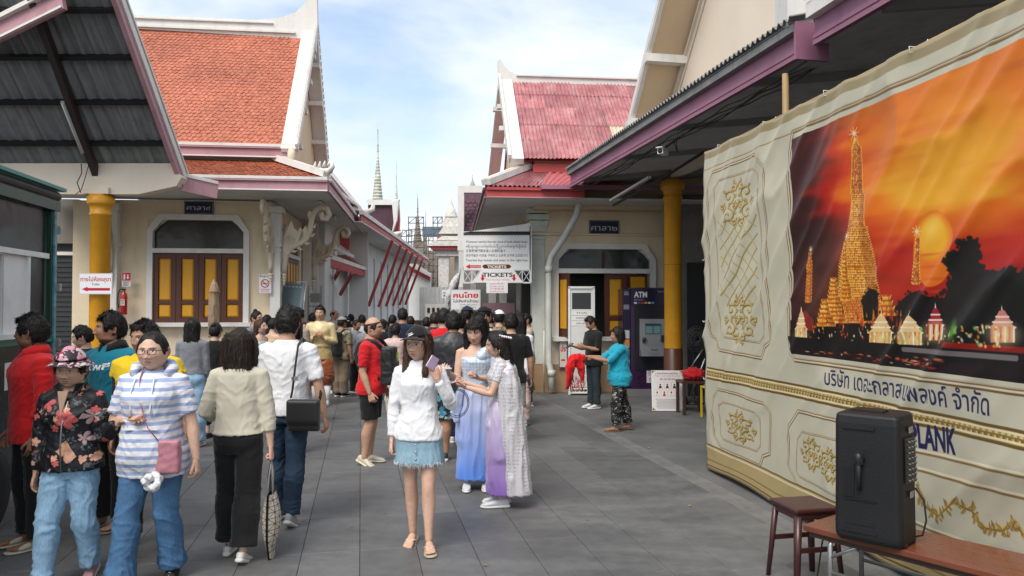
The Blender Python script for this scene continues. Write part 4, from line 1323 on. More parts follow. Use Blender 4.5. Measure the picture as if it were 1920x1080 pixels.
# ------------------------------------------------------------------ left hall (orange tile roof)
RZL=R(6.92)
LH=empty('temple_hall',(-4.89,15.2,0),RZL,'cream hall with orange scale-tiled roof and yellow shutters on the left','building','temple halls')
def window(parent,x0,x1,z0,z1,zt,y,leaves,ch=.22,name='window',mull=False,openleaf=None,glass=None):
    """frame + transom + shutters in a plane y; returns part"""
    glass=glass or M_glass
    f=MB();t=.11;d=.10
    out=[(x0-t,z0-.02),(x0-t,z1-ch),(x0-t+ch,z1+t),(x1+t-ch,z1+t),(x1+t,z1-ch),(x1+t,z0-.02)]
    inn=[(x0,z0-.02),(x0,z1-ch-.02),(x0+ch-.02,z1),(x1-ch+.02,z1),(x1,z1-ch-.02),(x1,z0-.02)]
    for a in range(5):
        q=[out[a],out[a+1],inn[a+1],inn[a]]
        f.extr([(p[0],y-.07,p[1]) for p in q][::-1],(0,d+.05,0))
    f.box(((x0+x1)/2,y-.02,zt),(x1-x0-.004,.12,.09))
    f.box(((x0+x1)/2,y-.06,z0-.06),(x1-x0+2*t+.12,.24,.08))
    fr=f.build(name,M_white,parent)
    for sx_,xq in ((1,x0),(-1,x1)):
        cw=MB()
        xo=xq-sx_*(t-.001);cw.extr([(xo,y+.012,z1-ch-.05),(xo,y+.012,z1+.008),(xo+sx_*(ch+t+.05),y+.012,z1+.008)][::sx_],(0,.2,0))
        cw.build('head_corner',M_cream,parent)
    g=MB();g.extr([(p[0],y+.06,p[1]) for p in [(x0,zt),(x0,z1-ch),(x0+ch,z1),(x1-ch,z1),(x1,z1-ch),(x1,zt)]][::-1],(0,.02,0))
    g.build('pane',glass,fr)
    if mull:
        MB().box(((x0+x1)/2,y+.03,(zt+z1)/2),(.045,.06,z1-zt-.09)).build('mullion',M_brown,fr)
    n=len(leaves);w=(x1-x0)/n;zz1=zt-.05;zz0=z0-.02
    for i,kind in enumerate(leaves):
        xa,xb=x0+i*w+.004,x0+(i+1)*w-.004
        if kind=='open':continue
        lf=MB();st=.095 if w>.4 else .05;ys=y+.01
        lf.box(((xa+xb)/2,ys+.03,(zz0+zz1)/2),(xb-xa,.03,zz1-zz0),mi=0)
        for xx in (xa+st/2,xb-st/2):lf.box((xx,ys,(zz0+zz1)/2),(st,.05,zz1-zz0),mi=0)
        zm=zz0+(zz1-zz0)*.29
        for zc,hh in ((zz1-.05,.10),(zz0+.05,.10),(zm,.07)):lf.box(((xa+xb)/2,ys+.001,zc),(xb-xa-2*st-.002,.046,hh),mi=0)
        lo=lf.build('shutter',M_brown,parent)
        for za,zb in ((zz0+.10,zm-.035),(zm+.035,zz1-.10)):
            pn=MB();cx,cz=(xa+xb)/2,(za+zb)/2;wx,wz=(xb-xa-2*st)-.012,(zb-za)-.012
            vs=[(cx+a*wx/2,ys+.012,cz+b2*wz/2) for a,b2 in ((-1,-1),(1,-1),(1,1),(-1,1))]+[(cx+a*(wx/2-.03),ys-.006,cz+b2*(wz/2-.03)) for a,b2 in ((-1,-1),(1,-1),(1,1),(-1,1))]
            pn.add(vs,[(4,5,6,7),(0,1,5,4),(1,2,6,5),(2,3,7,6),(3,0,4,7)])
            pn.build('shutter_panel',M_shut,lo)
    return fr
w=MB();x0,x1,zb,zt_=-2.30,-.55,1.37,3.41
w.box((-2.94,.12,1.9),(1.06,.24,3.8));w.box((-.22,.12,1.9),(.44,.24,3.8))
w.box((-1.425,.12,.655),(1.97,.238,1.31));w.box((-1.425,.12,3.61),(1.968,.238,.38))
w.box((.12-.241,4.6,1.9),(.238,8.7,3.8))
w.box((-2.7,.5,1.9),(.05,.5,3.8))
w.build('wall',M_cream,LH)
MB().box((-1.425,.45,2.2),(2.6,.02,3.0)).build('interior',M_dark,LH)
window(LH,x0,x1,zb,zt_,2.79,0,[1,1,1,1])
pl=MB();pl.box((-1.7,-.03,.35),(3.6,.10,.7));pl.build('plinth',M_tan,LH)
for xx in (-3.02,.10):
    p_=MB();p_.box((xx,-.10,1.85),(.20,.20,3.7));p_.box((xx,-.10,2.9),(.26,.26,.05));p_.box((xx,-.10,2.80),(.24,.24,.04));p_.box((xx,-.10,.4),(.28,.28,.8));p_.box((xx,-.10,3.62),(.30,.30,.12))
    p_.build('pilaster',M_white,LH)
for yy in (3.9,):
    p_=MB();p_.box((.13,yy,1.85),(.22,.22,3.7));p_.box((.13,yy,2.9),(.28,.28,.05));p_.build('pilaster',M_white,LH)
scroll_bracket('eave_bracket',LH,(-3.02,-.21,2.36),R(-90),1.05)
scroll_bracket('eave_bracket',LH,(.02,-.21,2.36),R(-90),1.05)
scroll_bracket('eave_bracket',LH,(.22,-.08,2.36),0,1.05)
scroll_bracket('eave_bracket',LH,(.24,3.9,2.36),0,1.05)
sw_=MB()
for yy in np.linspace(1.05,2.95,6)[:-1]:
    sw_.box((.02,yy+.19,2.0),(.05,.36,1.5),mi=0);
swo=sw_.build('side_shutter',M_brown,LH)
for yy in np.linspace(1.05,2.95,6)[:-1]:
    MB().box((.05,yy+.19,2.1),(.012,.20,1.1)).build('shutter_panel',M_shut,swo)
fr=MB()
for a,b_ in (((.03,.95,1.2),(.03,.95,3.2)),((.03,.95,3.2),(.03,1.2,3.42)),((.03,1.2,3.42),(.03,2.8,3.42)),((.03,2.8,3.42),(.03,3.05,3.2)),((.03,3.05,3.2),(.03,3.05,1.2)),((.03,.95,2.82),(.03,3.05,2.82))):
    fr.bar(a,b_,.10,.09)
fro=fr.build('side_window_frame',M_white,LH)
MB().box((.012,2.0,3.1),(.02,2.0,.56)).build('pane',M_glass,fro)
ex,ey=1.28,-1.465
so_=MB();so_.box((-1.55,-.60,3.86),(5.6,1.66,.03));so_.box((.62,4.1,3.861),(1.26,7.7,.03));so_.build('soffit',M_grey,LH)
def fascia(parent,segs,name='fascia',pink=M_pink):
    for a,b_ in segs:
        a,b_=Vector(a),Vector(b_)
        f=MB();f.bar(a,b_,.05,.20,mi=0);d=(b_-a).normalized();out=Vector((d.y,-d.x,0))
        f.bar(a+out*.02+Vector((0,0,-.085)),b_+out*.02+Vector((0,0,-.085)),.03,.025,mi=1)
        f.bar(a+out*.03+Vector((0,0,.09)),b_+out*.03+Vector((0,0,.09)),.07,.03,mi=0)
        f.bar(a+out*.02+Vector((0,0,.135)),b_+out*.02+Vector((0,0,.135)),.10,.055,mi=1)
        f.build(name,[pink,M_white],parent)
fascia(LH,[((-2.9,ey,3.92),(ex,ey,3.92)),((ex,ey+.03,3.92),(ex,8.0,3.92))])
tx,ty,tz0,tz1=.11,-.33,4.07,4.58
sk=MB();sk.add([(-3.4,ey,tz0-.02),(ex,ey,tz0-.02),(tx,ty,tz1),(-3.4,ty,tz1),(ex,8,tz0-.02),(tx,8,tz1),(tx,8,3.88),(ex,8,3.88)],[(0,1,2,3),(1,4,5,2)],0,False)
sk.build('skirt_roof',M_tile2,LH)
def clip_mb(b,keep):
    c=MB();per={}
    for f,m_ in zip(b.f,b.m):
        if all(keep(b.v[i]) for i in f):c.f.append(f);c.m.append(m_);c.sm.append(False)
    c.v=b.v;return c
Vs=Vector((0,ty-ey,tz1-tz0))
tl=scale_tiles((-3.4,ey,tz0+.0),(1,0,0),Vs,48,12,.098,.103)
tl=clip_mb(tl,lambda v:v[0]-tx<(ty-v[1])*(ex-tx)/(ty-ey)+.02)
tl.build('skirt_tiles',M_tile2,LH,kind='stuff')
tl=scale_tiles((ex,ey,tz0),(0,1,0),(tx-ex,0,tz1-tz0),92,12,.103,.103)
tl=clip_mb(tl,lambda v:v[1]-ty>-(v[0]-tx)*(ty-ey)/(ex-tx)-.02)
tl.build('skirt_tiles',M_tile2,LH,kind='stuff')
hp_=MB();hp_.bar((ex-.02,ey+.02,tz0+.08),(tx,ty,tz1+.08),.16,.12);hp_.build('hip_cap',M_white,LH)
hk=MB()
hk.tube([(ex-.25,ey+.25,tz0+.18),(ex-.08,ey+.08,tz0+.13),(ex+.04,ey-.04,tz0+.13),(ex+.10,ey-.10,tz0+.20),(ex+.08,ey-.08,tz0+.28),(ex+.02,ey-.02,tz0+.27)],[.07,.07,.06,.045,.03,.012],8)
for k in range(4):hk.tube([(ex-.28+k*.1,ey+.28-k*.1,tz0+.22),(ex-.26+k*.1,ey+.26-k*.1,tz0+.36-.01*k)],[.05,.008],6)
hk.build('hip_finial',M_white,LH)
MB().box((-1.9,2.1,4.6),(4.3,4.7,.5)).build('drum_wall',M_creamL,LH)
fascia(LH,[((-4.4,-.47,4.72),(.50,-.47,4.72))])
ry,rz_,by,bz=2.1,8.02,-.45,4.86
sl_=MB();sl_.add([(-4.5,by,bz),(.27,by,bz),(.27,ry,rz_),(-4.5,ry,rz_),(.27,2*ry-by,bz),(-4.5,2*ry-by,bz)],[(0,1,2,3),(3,2,4,5),(1,0,5,4)],0,False)
sl_.build('main_roof',M_tile,LH)
Vm=Vector((0,ry-by,rz_-bz));Lm=Vm.length
tl=scale_tiles((-4.45,by,bz+.005),(1,0,0),Vm,48,int(Lm/.106),.098,.106)
tl=clip_mb(tl,lambda v:not (v[0]>.02 and v[2]>7.75-(.27-v[0])*1.0+.12))
tl.build('main_roof_tiles',M_tile,LH,kind='stuff')
rg=[(-4.5,7.98),(.02,7.90),(.27,7.62),(.56,7.62),(.60,8.3),(.58,9.0),(.55,9.7),(.50,9.7),(.44,9.0),(.30,8.72),(.10,8.50),(-.25,8.36),(-.8,8.28),(-4.5,8.27)]
r_=MB();r_.extr([(x,ry-.10,z) for x,z in rg],(0,.2,0));r_.bar((-4.5,ry-.13,8.02),(.1,ry-.13,8.02),.05,.05);r_.bar((-4.5,ry-.12,8.20),(-.4,ry-.12,8.22),.05,.03)
r_.build('ridge',M_white,LH)
for sgn,nm in ((-1,'barge_board'),(1,'barge_board')):
    b=MB();yb=by-.10 if sgn<0 else 2*ry-by+.10;ztp=rz_+.12
    A_=Vector((.41,yb,bz-.10));B_=Vector((.41,ry,ztp));d=(B_-A_).normalized()
    b.bar(A_,B_,.30,.10,up=(0,-sgn*-1,1));b.bar(A_+Vector((.15,0,.05)),B_+Vector((.15,0,.05)),.05,.20,up=(0,sgn,1))
    bo=b.build(nm,M_white,LH)
    t_=MB();nT=26
    up=Vector((1,0,0)).cross(d)
    if up.z<0:up=-up
    for k in range(nT):
        p=A_.lerp(B_,(k+.5)/nT)+Vector((.15,0,.05))
        t_.extr([p+d*-.05+up*.10,p+d*.06+up*.10,p+d*.10+up*.20,p+d*.03+up*.15],(.045,0,0))
    t_.build('leaf_teeth',M_white,bo)
c_=MB();c_.tube([(.45,by+.1,4.95),(.47,by-.12,4.72),(.48,by-.22,4.55),(.48,by-.14,4.42),(.48,by-.02,4.48)],[.07,.08,.07,.05,.03],8);c_.build('barge_curl',M_orn,LH)
g_=MB();g_.extr([(.17,by+.12,4.6),(.17,2*ry-by-.06,4.6),(.17,2*ry-by-.06,bz+.02),(.17,ry,rz_-.06),(.17,by+.06,bz+.02)],(.085,0,0));g_.build('gable_wall',M_gable,LH)
for k,t in enumerate((.08,.36,.62,.86)):
    for sg in (-1,1):
        yy=ry+sg*(1-t)*(ry-by)*.93;zz=bz+(rz_-bz)*t-.18
        MB().box((.38,yy,zz),(.44,.16,.10)).build('purlin_end',M_white,LH)
for yy in (0.2,2.6):
    f=MB();f.box((.95,yy,3.80),(.10,.55,.05));f.tube([(.95,yy-.26,3.765),(.95,yy+.26,3.765)],.016,8);f.build('eave_tube_lamp',M_lamp,LH)
wg=MB();wg.box((-3.62,.32,1.9),(.55,.3,3.8));wg.build('wing_wall',M_cream,LH)
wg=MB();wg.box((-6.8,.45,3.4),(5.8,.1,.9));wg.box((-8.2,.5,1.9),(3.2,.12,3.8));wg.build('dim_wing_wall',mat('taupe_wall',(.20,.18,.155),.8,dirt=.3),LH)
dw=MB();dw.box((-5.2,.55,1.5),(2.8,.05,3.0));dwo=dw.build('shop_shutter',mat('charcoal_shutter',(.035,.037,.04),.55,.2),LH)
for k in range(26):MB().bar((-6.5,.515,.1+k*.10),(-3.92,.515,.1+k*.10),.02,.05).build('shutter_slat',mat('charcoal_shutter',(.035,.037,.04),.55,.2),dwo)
MB().box((-4.6,.50,2.75),(1.6,.06,.07)).build('transom_bar',M_white,LH)
cv=Canvas(208,96,'#1b2347');cv.rect(4,4,204,92,'#d8d8dc');cv.rect(6,6,202,90,'#1b2347');cv.text('ศาลา๔',104,66,34,'#e9e9ee',w=170,align='C')
MBrd=cv.material('hall_four_board',.4)
panel('name_board',MBrd,mat('navy',M_navy,.5),.56,.27,.03,None,tuple(LH.matrix_basis @ Vector((-1.43,-.045,3.66))),(0,0,RZL),label='small navy sign reading ศาลา๔ above the left hall window',cat='sign',group='hall name boards')
# ------------------------------------------------------------------ left canopy (dark corrugated, underside seen)
CN=empty('canopy',(-6.0,11.6,0),0,'dark corrugated canopy with pink edge at upper left','canopy','canopies')
def C_(x,y,z):return Vector((x+6.0,y-11.6,z))
ybot,zbot=11.75,3.92
def plane(x,s):return C_(x,ybot-s,zbot+s)
sheet_w=.95
for k in range(7):
    xa=-5.33-(k+1)*sheet_w
    top=2.6
    if xa<-10.5:continue
    stop=2.6 if xa>-6.6 else (2.05 if xa>-7.4 else 1.6-(abs(xa)-7.4)*.35)
    b=wave_sheet(sheet_w-.01,max(.3,stop)*1.414,.19,.020,seg=6)
    o=b.build('corrugated_sheet',M_sheetU,CN)
    M=orient((1,0,0),(0,-1,1),plane(xa,-.05));M.translation.z+=.06+.004*(k % 2)
    o.matrix_local=M
bk_=MB();bk_.add([plane(-5.34,-.1)+Vector((0,.03,.10)),plane(-10.6,-.1)+Vector((0,.03,.10)),plane(-10.6,.9)+Vector((0,.03,.10)),plane(-6.4,2.05)+Vector((0,.03,.10)),plane(-5.34,2.5)+Vector((0,.03,.10))],[(0,1,2,3,4)],0,False);bk_.build('light_gap_backing',M_black,CN)  # dark backing added to block light slits between the corrugated sheets
pu=[.28,.78,1.28,1.76,2.25]
for s in pu:
    xl=-11 if s<1.5 else (-7.0 if s<2 else -6.1)
    MB().bar(plane(xl,s),plane(-5.34,s),.06,.09,up=(0,1,1)).build('purlin',M_black,CN)
rf_=MB();rf_.bar(plane(-6.60,-.15)+Vector((0,0,-.10)),plane(-6.33,2.15)+Vector((0,0,-.10)),.09,.12,up=(0,1,1));rf_.build('rafter',mat('brown_rafter',(.035,.022,.02),.6),CN)
for k in range(2):MB().bar(plane(-8.6-k*2,-.1)+Vector((0,0,-.1)),plane(-8.4-k*2,1.5)+Vector((0,0,-.1)),.10,.12,up=(0,1,1)).build('rafter',mat('brown_rafter',(.035,.022,.02),.6),CN)
for a,b_ in ((plane(-5.30,-.25),plane(-5.26,2.7)),):
    v=MB();v.bar(a,b_,.07,.22,up=(0,1,1),mi=0);v.bar(a+Vector((.045,0,.05)),b_+Vector((.045,0,.05)),.03,.10,up=(0,1,1),mi=1);v.bar(a+Vector((.0,.06,.12)),b_+Vector((.0,.06,.12)),.14,.03,up=(0,1,1),mi=1)
    v.build('verge',[M_pink,M_white],CN)
v=MB();v.bar(plane(-5.30,-.22)+Vector((.0,0,-.05)),plane(-5.30,-.22)+Vector((.42,.35,-.12)),.06,.24,mi=0);v.bar(plane(-5.30,-.22)+Vector((.0,0,.09)),plane(-5.30,-.22)+Vector((.42,.35,.02)),.10,.05,mi=1);v.build('verge_return',[M_pink,M_white],CN)
a,b_=plane(-5.9,1.98),plane(-9.6,.78)
a,b_=Vector((GX(112,9.7)+6.0,9.7-11.6,W(112,0,9.7).z)),Vector((GX(-170,10.6)+6.0,10.6-11.6,W(-170,140,10.6).z))
v=MB();v.bar(a,b_,.06,.26,mi=0);v.bar(a+Vector((0,-.04,.15)),b_+Vector((0,-.04,.15)),.12,.06,mi=1);v.bar(a+Vector((0,-.04,-.10)),b_+Vector((0,-.04,-.10)),.03,.03,mi=1);v.build('fascia',[M_pink,M_white],CN)
t_=MB();t_.extr([C_(-10.5,11.75,3.45),C_(-5.9,11.75,3.45),C_(-5.30,11.75,3.58),C_(-5.22,11.75,3.72),C_(-5.40,11.75,3.94),C_(-10.5,11.75,3.94)],(0,.22,0));t_.build('tie_beam',M_creamL,CN)
def ycol(name,X,Y,r,z1,label,band=False):
    c=MB();prof=[(r*1.5,0),(r*1.5,.10),(r*1.15,.16),(r*1.04,.22),(r,.30),(r*.97,z1-.34),(r*1.10,z1-.33),(r*1.10,z1-.29),(r*1.0,z1-.28),(r*1.02,z1-.22),(r*1.10,z1-.18),(r*1.22,z1-.165),(r*1.32,z1-.15),(r*1.34,z1-.13),(r*1.34,z1-.04),(r*1.22,z1-.03),(r*1.22,z1)]
    root=empty(name,(X,Y,0),0,label,'column','yellow columns')
    c.lathe(prof,n=32).build('shaft',M_yel,root)
    if band:MB().lathe([(r*1.5+.006,0),(r*1.5+.006,.10),(r*1.04+.006,.24),(r*1.0+.008,.95),(r*.99,.96)],n=32).build('brown_band',mat('brown_base_paint',(.10,.035,.018),.4),root)
    MB().lathe([(r*1.02,z1*.62),(r*1.012,z1*.62+.008)],n=32).build('joint',mat('col_joint',(.3,.14,.01),.6),root)
    return root
ycol('yellow_column',GX(187,11.85),11.85,.150,3.45,'round yellow column holding the toilet sign on the left')
MB().box((GX(187,11.85)+6.0,.24,3.5),(.4,.3,.1)).build('cap_block',M_creamL,CN)
lt=MB();p0,p1=plane(-6.61,.30),plane(-6.56,.92)
lt.bar(p0+Vector((.0,0,-.17)),p1+Vector((.0,0,-.17)),.05,.03,up=(0,1,1));lt.tube([p0+Vector((.0,-.02,-.20)),p1+Vector((.0,-.02,-.20))],.014,8)
o=lt.build('tube_lamp',M_lamp,None,label='slim white tube lamp under the dark left canopy',cat='lamp',group='tube lamps');o.location=CN.location
wr=MB()
wr.tube([C_(-6.72,11.6,3.9),C_(-6.68,11.55,3.75),C_(-6.75,11.55,3.6),C_(-6.72,11.6,3.45)],.008,5);wr.tube([C_(-6.60,11.6,3.9),C_(-6.62,11.55,3.7),C_(-6.70,11.58,3.5),C_(-6.8,11.6,3.42)],.006,5)
wr.build('loose_wire',M_wire,CN)
cv=Canvas(480,310,'#f4f2f4');cv.line([(6,6),(474,6),(474,304),(6,304),(6,6)],4,'#b98a96')
cv.text('ทางไปห้องสุขา',240,118,58,'#b51d33',w=440,align='C',bold=.02);cv.text('Toilet',240,178,34,'#4a4048',align='C',bold=.01)
cv.poly([(35,235),(125,200),(125,218),(450,218),(450,258),(125,258),(125,272)],'#c2182f')
panel('toilet_sign',cv.material('toilet_print',.35),M_white,.515,.325,.02,None,(GX(179,11.63),11.63,W(179,532,11.63).z),(0,0,0),label='white toilet sign with red arrow pointing left on the yellow column',cat='sign')
# ------------------------------------------------------------------ right hall (pink corrugated roof)
RZR=R(6.0)
RH=empty('temple_hall',(.39,14.6,0),RZR,'cream hall with faded pink corrugated roof behind the cash machine','building','temple halls')
RHM=RH.matrix_basis if False else Matrix.Translation((.39,14.6,0)) @ Matrix.Rotation(RZR,4,'Z')
def RHL(px,py,Y):return RHM.inverted() @ W(px,py,Y)
M_pinkT=mat('pink_painted_sheet',(.52,.115,.135),.6,.0,var=.2,vs=2.2,dirt=.5,stretch=(1,1,.4),bump=.1)
def pinksheet():
    n=NT('faded_pink_sheet');oi=n.n('ShaderNodeObjectInfo')
    f=n.noise(n.coord((1,.5,1)),3.2,8,.7);g=n.noise(n.coord((9,.8,1)),3.0,6,.7)
    b=n.ramp(f,[(.3,(.31,.10,.11)),(.52,(.43,.18,.19)),(.75,(.54,.32,.32))])
    b=n.mix(1.0,b,n.ramp(oi.outputs['Random'],[(0,.8),(1,1.2)]),'MULTIPLY')
    m=n.ramp(g,[(.56,0.0),(.63,.85)])
    n.col(n.mix(m,b,(.12,.07,.07)));n.bump(f,.2,.01);return n.set(.6,0,.3)
M_ps=pinksheet()
M_plainsheet=mat('bare_cream_sheet',(.55,.50,.36),.7,var=.12,vs=5,dirt=.4)
x0,x1=RHL(1045,600,14.75).x,RHL(1217,600,14.9).x
w=MB()
w.box((.26+(x0-.26)/2+.001,.12,1.9),(x0-.26,.24,3.8));w.box(((x1+4.6)/2,.12,1.9),(4.6-x1,.24,3.8))
w.box(((x0+x1)/2,.12,.53),(x1-x0+.002,.238,1.06));w.box(((x0+x1)/2,.12,3.31),(x1-x0-.002,.238,.98))
w.box((3.0-.9,4.0,1.9),(.1,7.6,3.8))
w.build('wall',M_cream,RH)
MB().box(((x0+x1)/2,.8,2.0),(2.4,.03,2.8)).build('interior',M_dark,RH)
window(RH,x0,x1,1.10,2.80,2.37,0,['open','open',1,'open'],mull=True,glass=M_glassg,ch=.20)
lf=MB();lf.box((0,0,0),(.34,.035,1.22));lo=lf.build('shutter',M_brown,RH,loc=(x0+.10,-.13,1.70),rot=(0,0,R(-62)))
MB().box((.0,-.022,.02),(.2,.012,.95)).build('shutter_panel',M_shut,lo)
lf=MB();lf.box((0,0,0),(.42,.035,1.22));lo=lf.build('shutter',M_brown,RH,loc=(x1-.25,.02,1.70),rot=(0,0,R(8)))
MB().box((.0,-.022,.42),(.3,.012,.28)).build('shutter_panel',M_shut,lo)
st_=MB();st_.box((1.9,-.02,3.09),(4.2,.06,.035));st_.box((1.9,-.012,3.13),(4.2,.04,.02));st_.build('string_course',M_cream,RH)
MB().box((2.4,-.02,.27),(4.3,.06,.54)).build('plinth',M_tan,RH)
p_=MB();p_.box((.13,.13,1.9),(.25,.25,2.7));p_.box((.13,.13,3.02),(.31,.31,.05));p_.box((.13,.13,2.92),(.29,.29,.04))
for k,(wd,zz) in enumerate(((.32,3.2),(.37,3.3),(.42,3.42),(.40,3.55),(.36,3.68))):p_.box((.13,.13,zz),(wd,wd,.105))
p_.build('corner_pier',mat('pale_green_pier',(.56,.58,.52),.75,dirt=.2),RH)
MB().box((.13,.13,.27),(.30,.30,.54)).build('pier_base',M_tan,RH)
E0=RHL(912,352,13.3);E1=RHL(1075,352,13.45);EB=RHM.inverted() @ Vector((-1.16,22.0,3.8))
ez=3.70
def rl(v,z):return Vector((v.x,v.y,z))
sf=MB();sf.add([rl(E0,ez-.06),rl(E1,ez-.06)+Vector((2.6,0,0)),Vector((4.6,0,ez-.06)),Vector((.3,0,ez-.06)),Vector((.3,8,ez-.06)),rl(EB,ez-.06)],[(0,1,2,3),(0,3,4,5)],0,False)
s_=sf.build('soffit',M_grey,RH);so2=s_.modifiers.new('s','SOLIDIFY');so2.thickness=.03
def fasc2(a,b_,mats,name='fascia'):
    f=MB();f.bar(a,b_,.05,.17,mi=0);d=(b_-a).normalized();out=Vector((d.y,-d.x,0))
    f.bar(a+out*.03+Vector((0,0,.06)),b_+out*.03+Vector((0,0,.06)),.06,.05,mi=0);f.bar(a+out*.02+Vector((0,0,-.09)),b_+out*.02+Vector((0,0,-.09)),.04,.02,mi=1)
    f.build(name,mats,RH)
fasc2(rl(E0,ez+.02),rl(E1,ez+.02)+Vector((.2,0,0)),[M_red,M_pink])
fasc2(rl(EB,ez+.02),rl(E0,ez+.02),[mat('plum_fascia',(.10,.035,.05),.5),M_pink])
T0=RHL(990,318,14.3);T1=RHL(1240,316,14.5)
tzz=T0.z
def skirt_sheet(a,b_,c,d,n,mt_,pitch=.085,amp=.018):
    """quad a(eave left) b(eave right) c(top right) d(top left): corrugations run up the slope"""
    b=MB();m=n;vs=[]
    U=(b_-a);V0=(d-a);N=U.cross(V0).normalized();N=N if N.z>0 else -N
    for i in range(m+1):
        t=i/m;off=N*(amp*math.sin(t*U.length/pitch*2*math.pi))
        vs.append(a.lerp(b_,t)+off);vs.append(d.lerp(c,t)+off)
    vs+=[v-N*.006 for v in vs[:2*(m+1)]];q=2*(m+1)
    fs=[(2*i,2*i+2,2*i+3,2*i+1) for i in range(m)]+[(q+2*i+2,q+2*i,q+2*i+1,q+2*i+3) for i in range(m)]+[(2*i+2,2*i,q+2*i,q+2*i+2) for i in range(m)]
    b.add(vs,fs,0,False);return b
A0,A1=rl(E0,ez+.13)-Vector((.03,.06,0)),rl(E1,ez+.13)+Vector((.6,-.06,0))
mid=A0.lerp(A1,.48);midT=rl(T0,tzz)+Vector((.50,.0,0))
hw=midT-Vector((.50,0,0))
skirt_sheet(A0,mid,midT,hw,90,M_ps).build('roof_sheet',M_ps,RH)
skirt_sheet(mid+Vector((-.06,0,.012)),A1,rl(T1,tzz),midT+Vector((-.06,0,.012)),130,mat('new_pink_sheet',(.46,.13,.14),.5,var=.1),.085).build('roof_sheet',mat('new_pink_sheet',(.46,.13,.14),.5,var=.1),RH)
BT=Vector((T0.x+.1,8.0,tzz));skirt_sheet(rl(EB,ez+.13),A0,hw,BT,120,M_ps).build('roof_sheet',M_ps,RH)
h_=MB();h_.bar(A0+Vector((.02,.02,.06)),hw+Vector((0,0,.07)),.20,.11);h_.bar(A0+Vector((.02,.02,.11)),hw+Vector((0,0,.13)),.10,.05);h_.build('hip_cap',M_white,RH)
GX0=T0.x+.12
dr=MB();dr.box((GX0+2.3,1.9,4.0),(4.6,4.6,.9));dr.build('drum_wall',M_gable,RH)
fz=W(1000,308,14.0).z
MB().box((GX0+2.3,-.46,fz-.05),(4.7,.05,.15)).build('upper_fascia',M_red,RH)
ub=RHL(985,305,13.95);ur=RHL(960,152,16.0)
b0x=-.02
pb=Vector((RHL(990,300,14.0).x-.10,RHL(990,300,14.0).y,RHL(990,300,14.0).z+.02));pr=Vector((pb.x,RHL(955,152,16.1).y,RHL(955,152,16.1).z))
SVv=pr-pb;Ls=SVv.length;nrow=5;SWD=.62
NN=Vector((1,0,0)).cross(SVv).normalized();NN=NN if NN.z>0 else -NN
base=MB();back=Vector((0,2*(pr.y-pb.y),0));base.add([pb-NN*.05,pb+Vector((4.6,0,0))-NN*.05,pr+Vector((4.6,0,0))-NN*.05,pr-NN*.05,pb+back,pb+back+Vector((4.6,0,0))],[(0,1,2,3),(3,2,5,4)],0,False);base.build('roof_deck',M_red,RH)
rrs=random.Random(5)
for r in range(nrow):
    for c in range(7):
        a=pb+Vector((1,0,0))*(c*SWD-.02*0)+SVv*((r-.02)/nrow);
        up_=SVv/nrow*1.10
        lift=NN*(.010*((nrow-r) % 2)+.012*(c % 2)+.02)
        a=a+lift+Vector((rrs.uniform(-.006,.006),0,0));bq=a+Vector((SWD+.03,0,0))
        mt_=M_plainsheet if (r==1 and c==3) else M_ps
        skirt_sheet(a,bq,bq+up_,a+up_,40,mt_,.0775,.013).build('roof_sheet',mt_,RH)
B=MB();d=SVv.normalized()
q0,q1=pb+Vector((-.13,0,.02))-d*.12,pr+Vector((-.13,0,.02))+d*.05
B.bar(q0,q1,.28,.12,up=tuple(NN));B.bar(q0+Vector((-.13,0,0))+NN*.05,q1+Vector((-.13,0,0))+NN*.05,.05,.18,up=tuple(NN))
q2=q1+Vector((0,2*(pr.y-pb.y),-(q1.z-q0.z)))
B.bar(q1,q2,.28,.12,up=(0,1,1))
B.build('barge_board',M_white,RH)
rz2=pr.z
rg=[(pb.x+4.6,rz2-.05),(pb.x+.30,rz2-.05),(pb.x+.02,rz2-.22),(pb.x-.27,rz2-.18),(pb.x-.29,rz2+.42),(pb.x-.24,rz2+.46),(pb.x-.16,rz2+.30),(pb.x-.02,rz2+.17),(pb.x+.3,rz2+.13),(pb.x+4.6,rz2+.13)]
B=MB();B.extr([(x,pr.y-.09,z) for x,z in rg],(0,.18,0));B.bar((pb.x+.1,pr.y-.11,rz2+.10),(pb.x+4.6,pr.y-.11,rz2+.10),.04,.03);B.build('ridge',M_white,RH)
B=MB();gx=pb.x+.04
B.extr([(gx,pb.y+.25,3.9),(gx,pr.y*2-pb.y,3.9),(gx,2*pr.y-pb.y,pb.z),(gx,pr.y+.05,pr.z-.2),(gx,pb.y+.25,pb.z+.1)],(.05,0,0));B.build('gable_wall',M_gable,RH)
for t,sg in ((.15,1),(.48,1),(.80,1),(.42,-1),(.70,-1)):
    MB().box((gx-.20,pr.y+sg*(1-t)*(pr.y-pb.y)*.95,pb.z+(pr.z-pb.z)*t-.1),(.40,.13,.09)).build('purlin_end',M_white,RH)
cv=Canvas(208,104,'#1b2347');cv.rect(4,4,204,100,'#d8d8dc');cv.rect(6,6,202,98,'#1b2347');cv.text('ศาลา๒',104,74,40,'#e9e9ee',w=180,align='C')
nb=RHM @ Vector((RHL(1130,433,14.85).x,-.04,3.23))
panel('name_board',cv.material('hall_two_board',.4),mat('navy',M_navy,.5),.60,.29,.03,None,tuple(nb),(0,0,RZR),label='small navy sign reading ศาลา๒ above the right hall window',cat='sign',group='hall name boards')
def wp(px,py,Y):return W(px,py,Y)
pipe=MB()
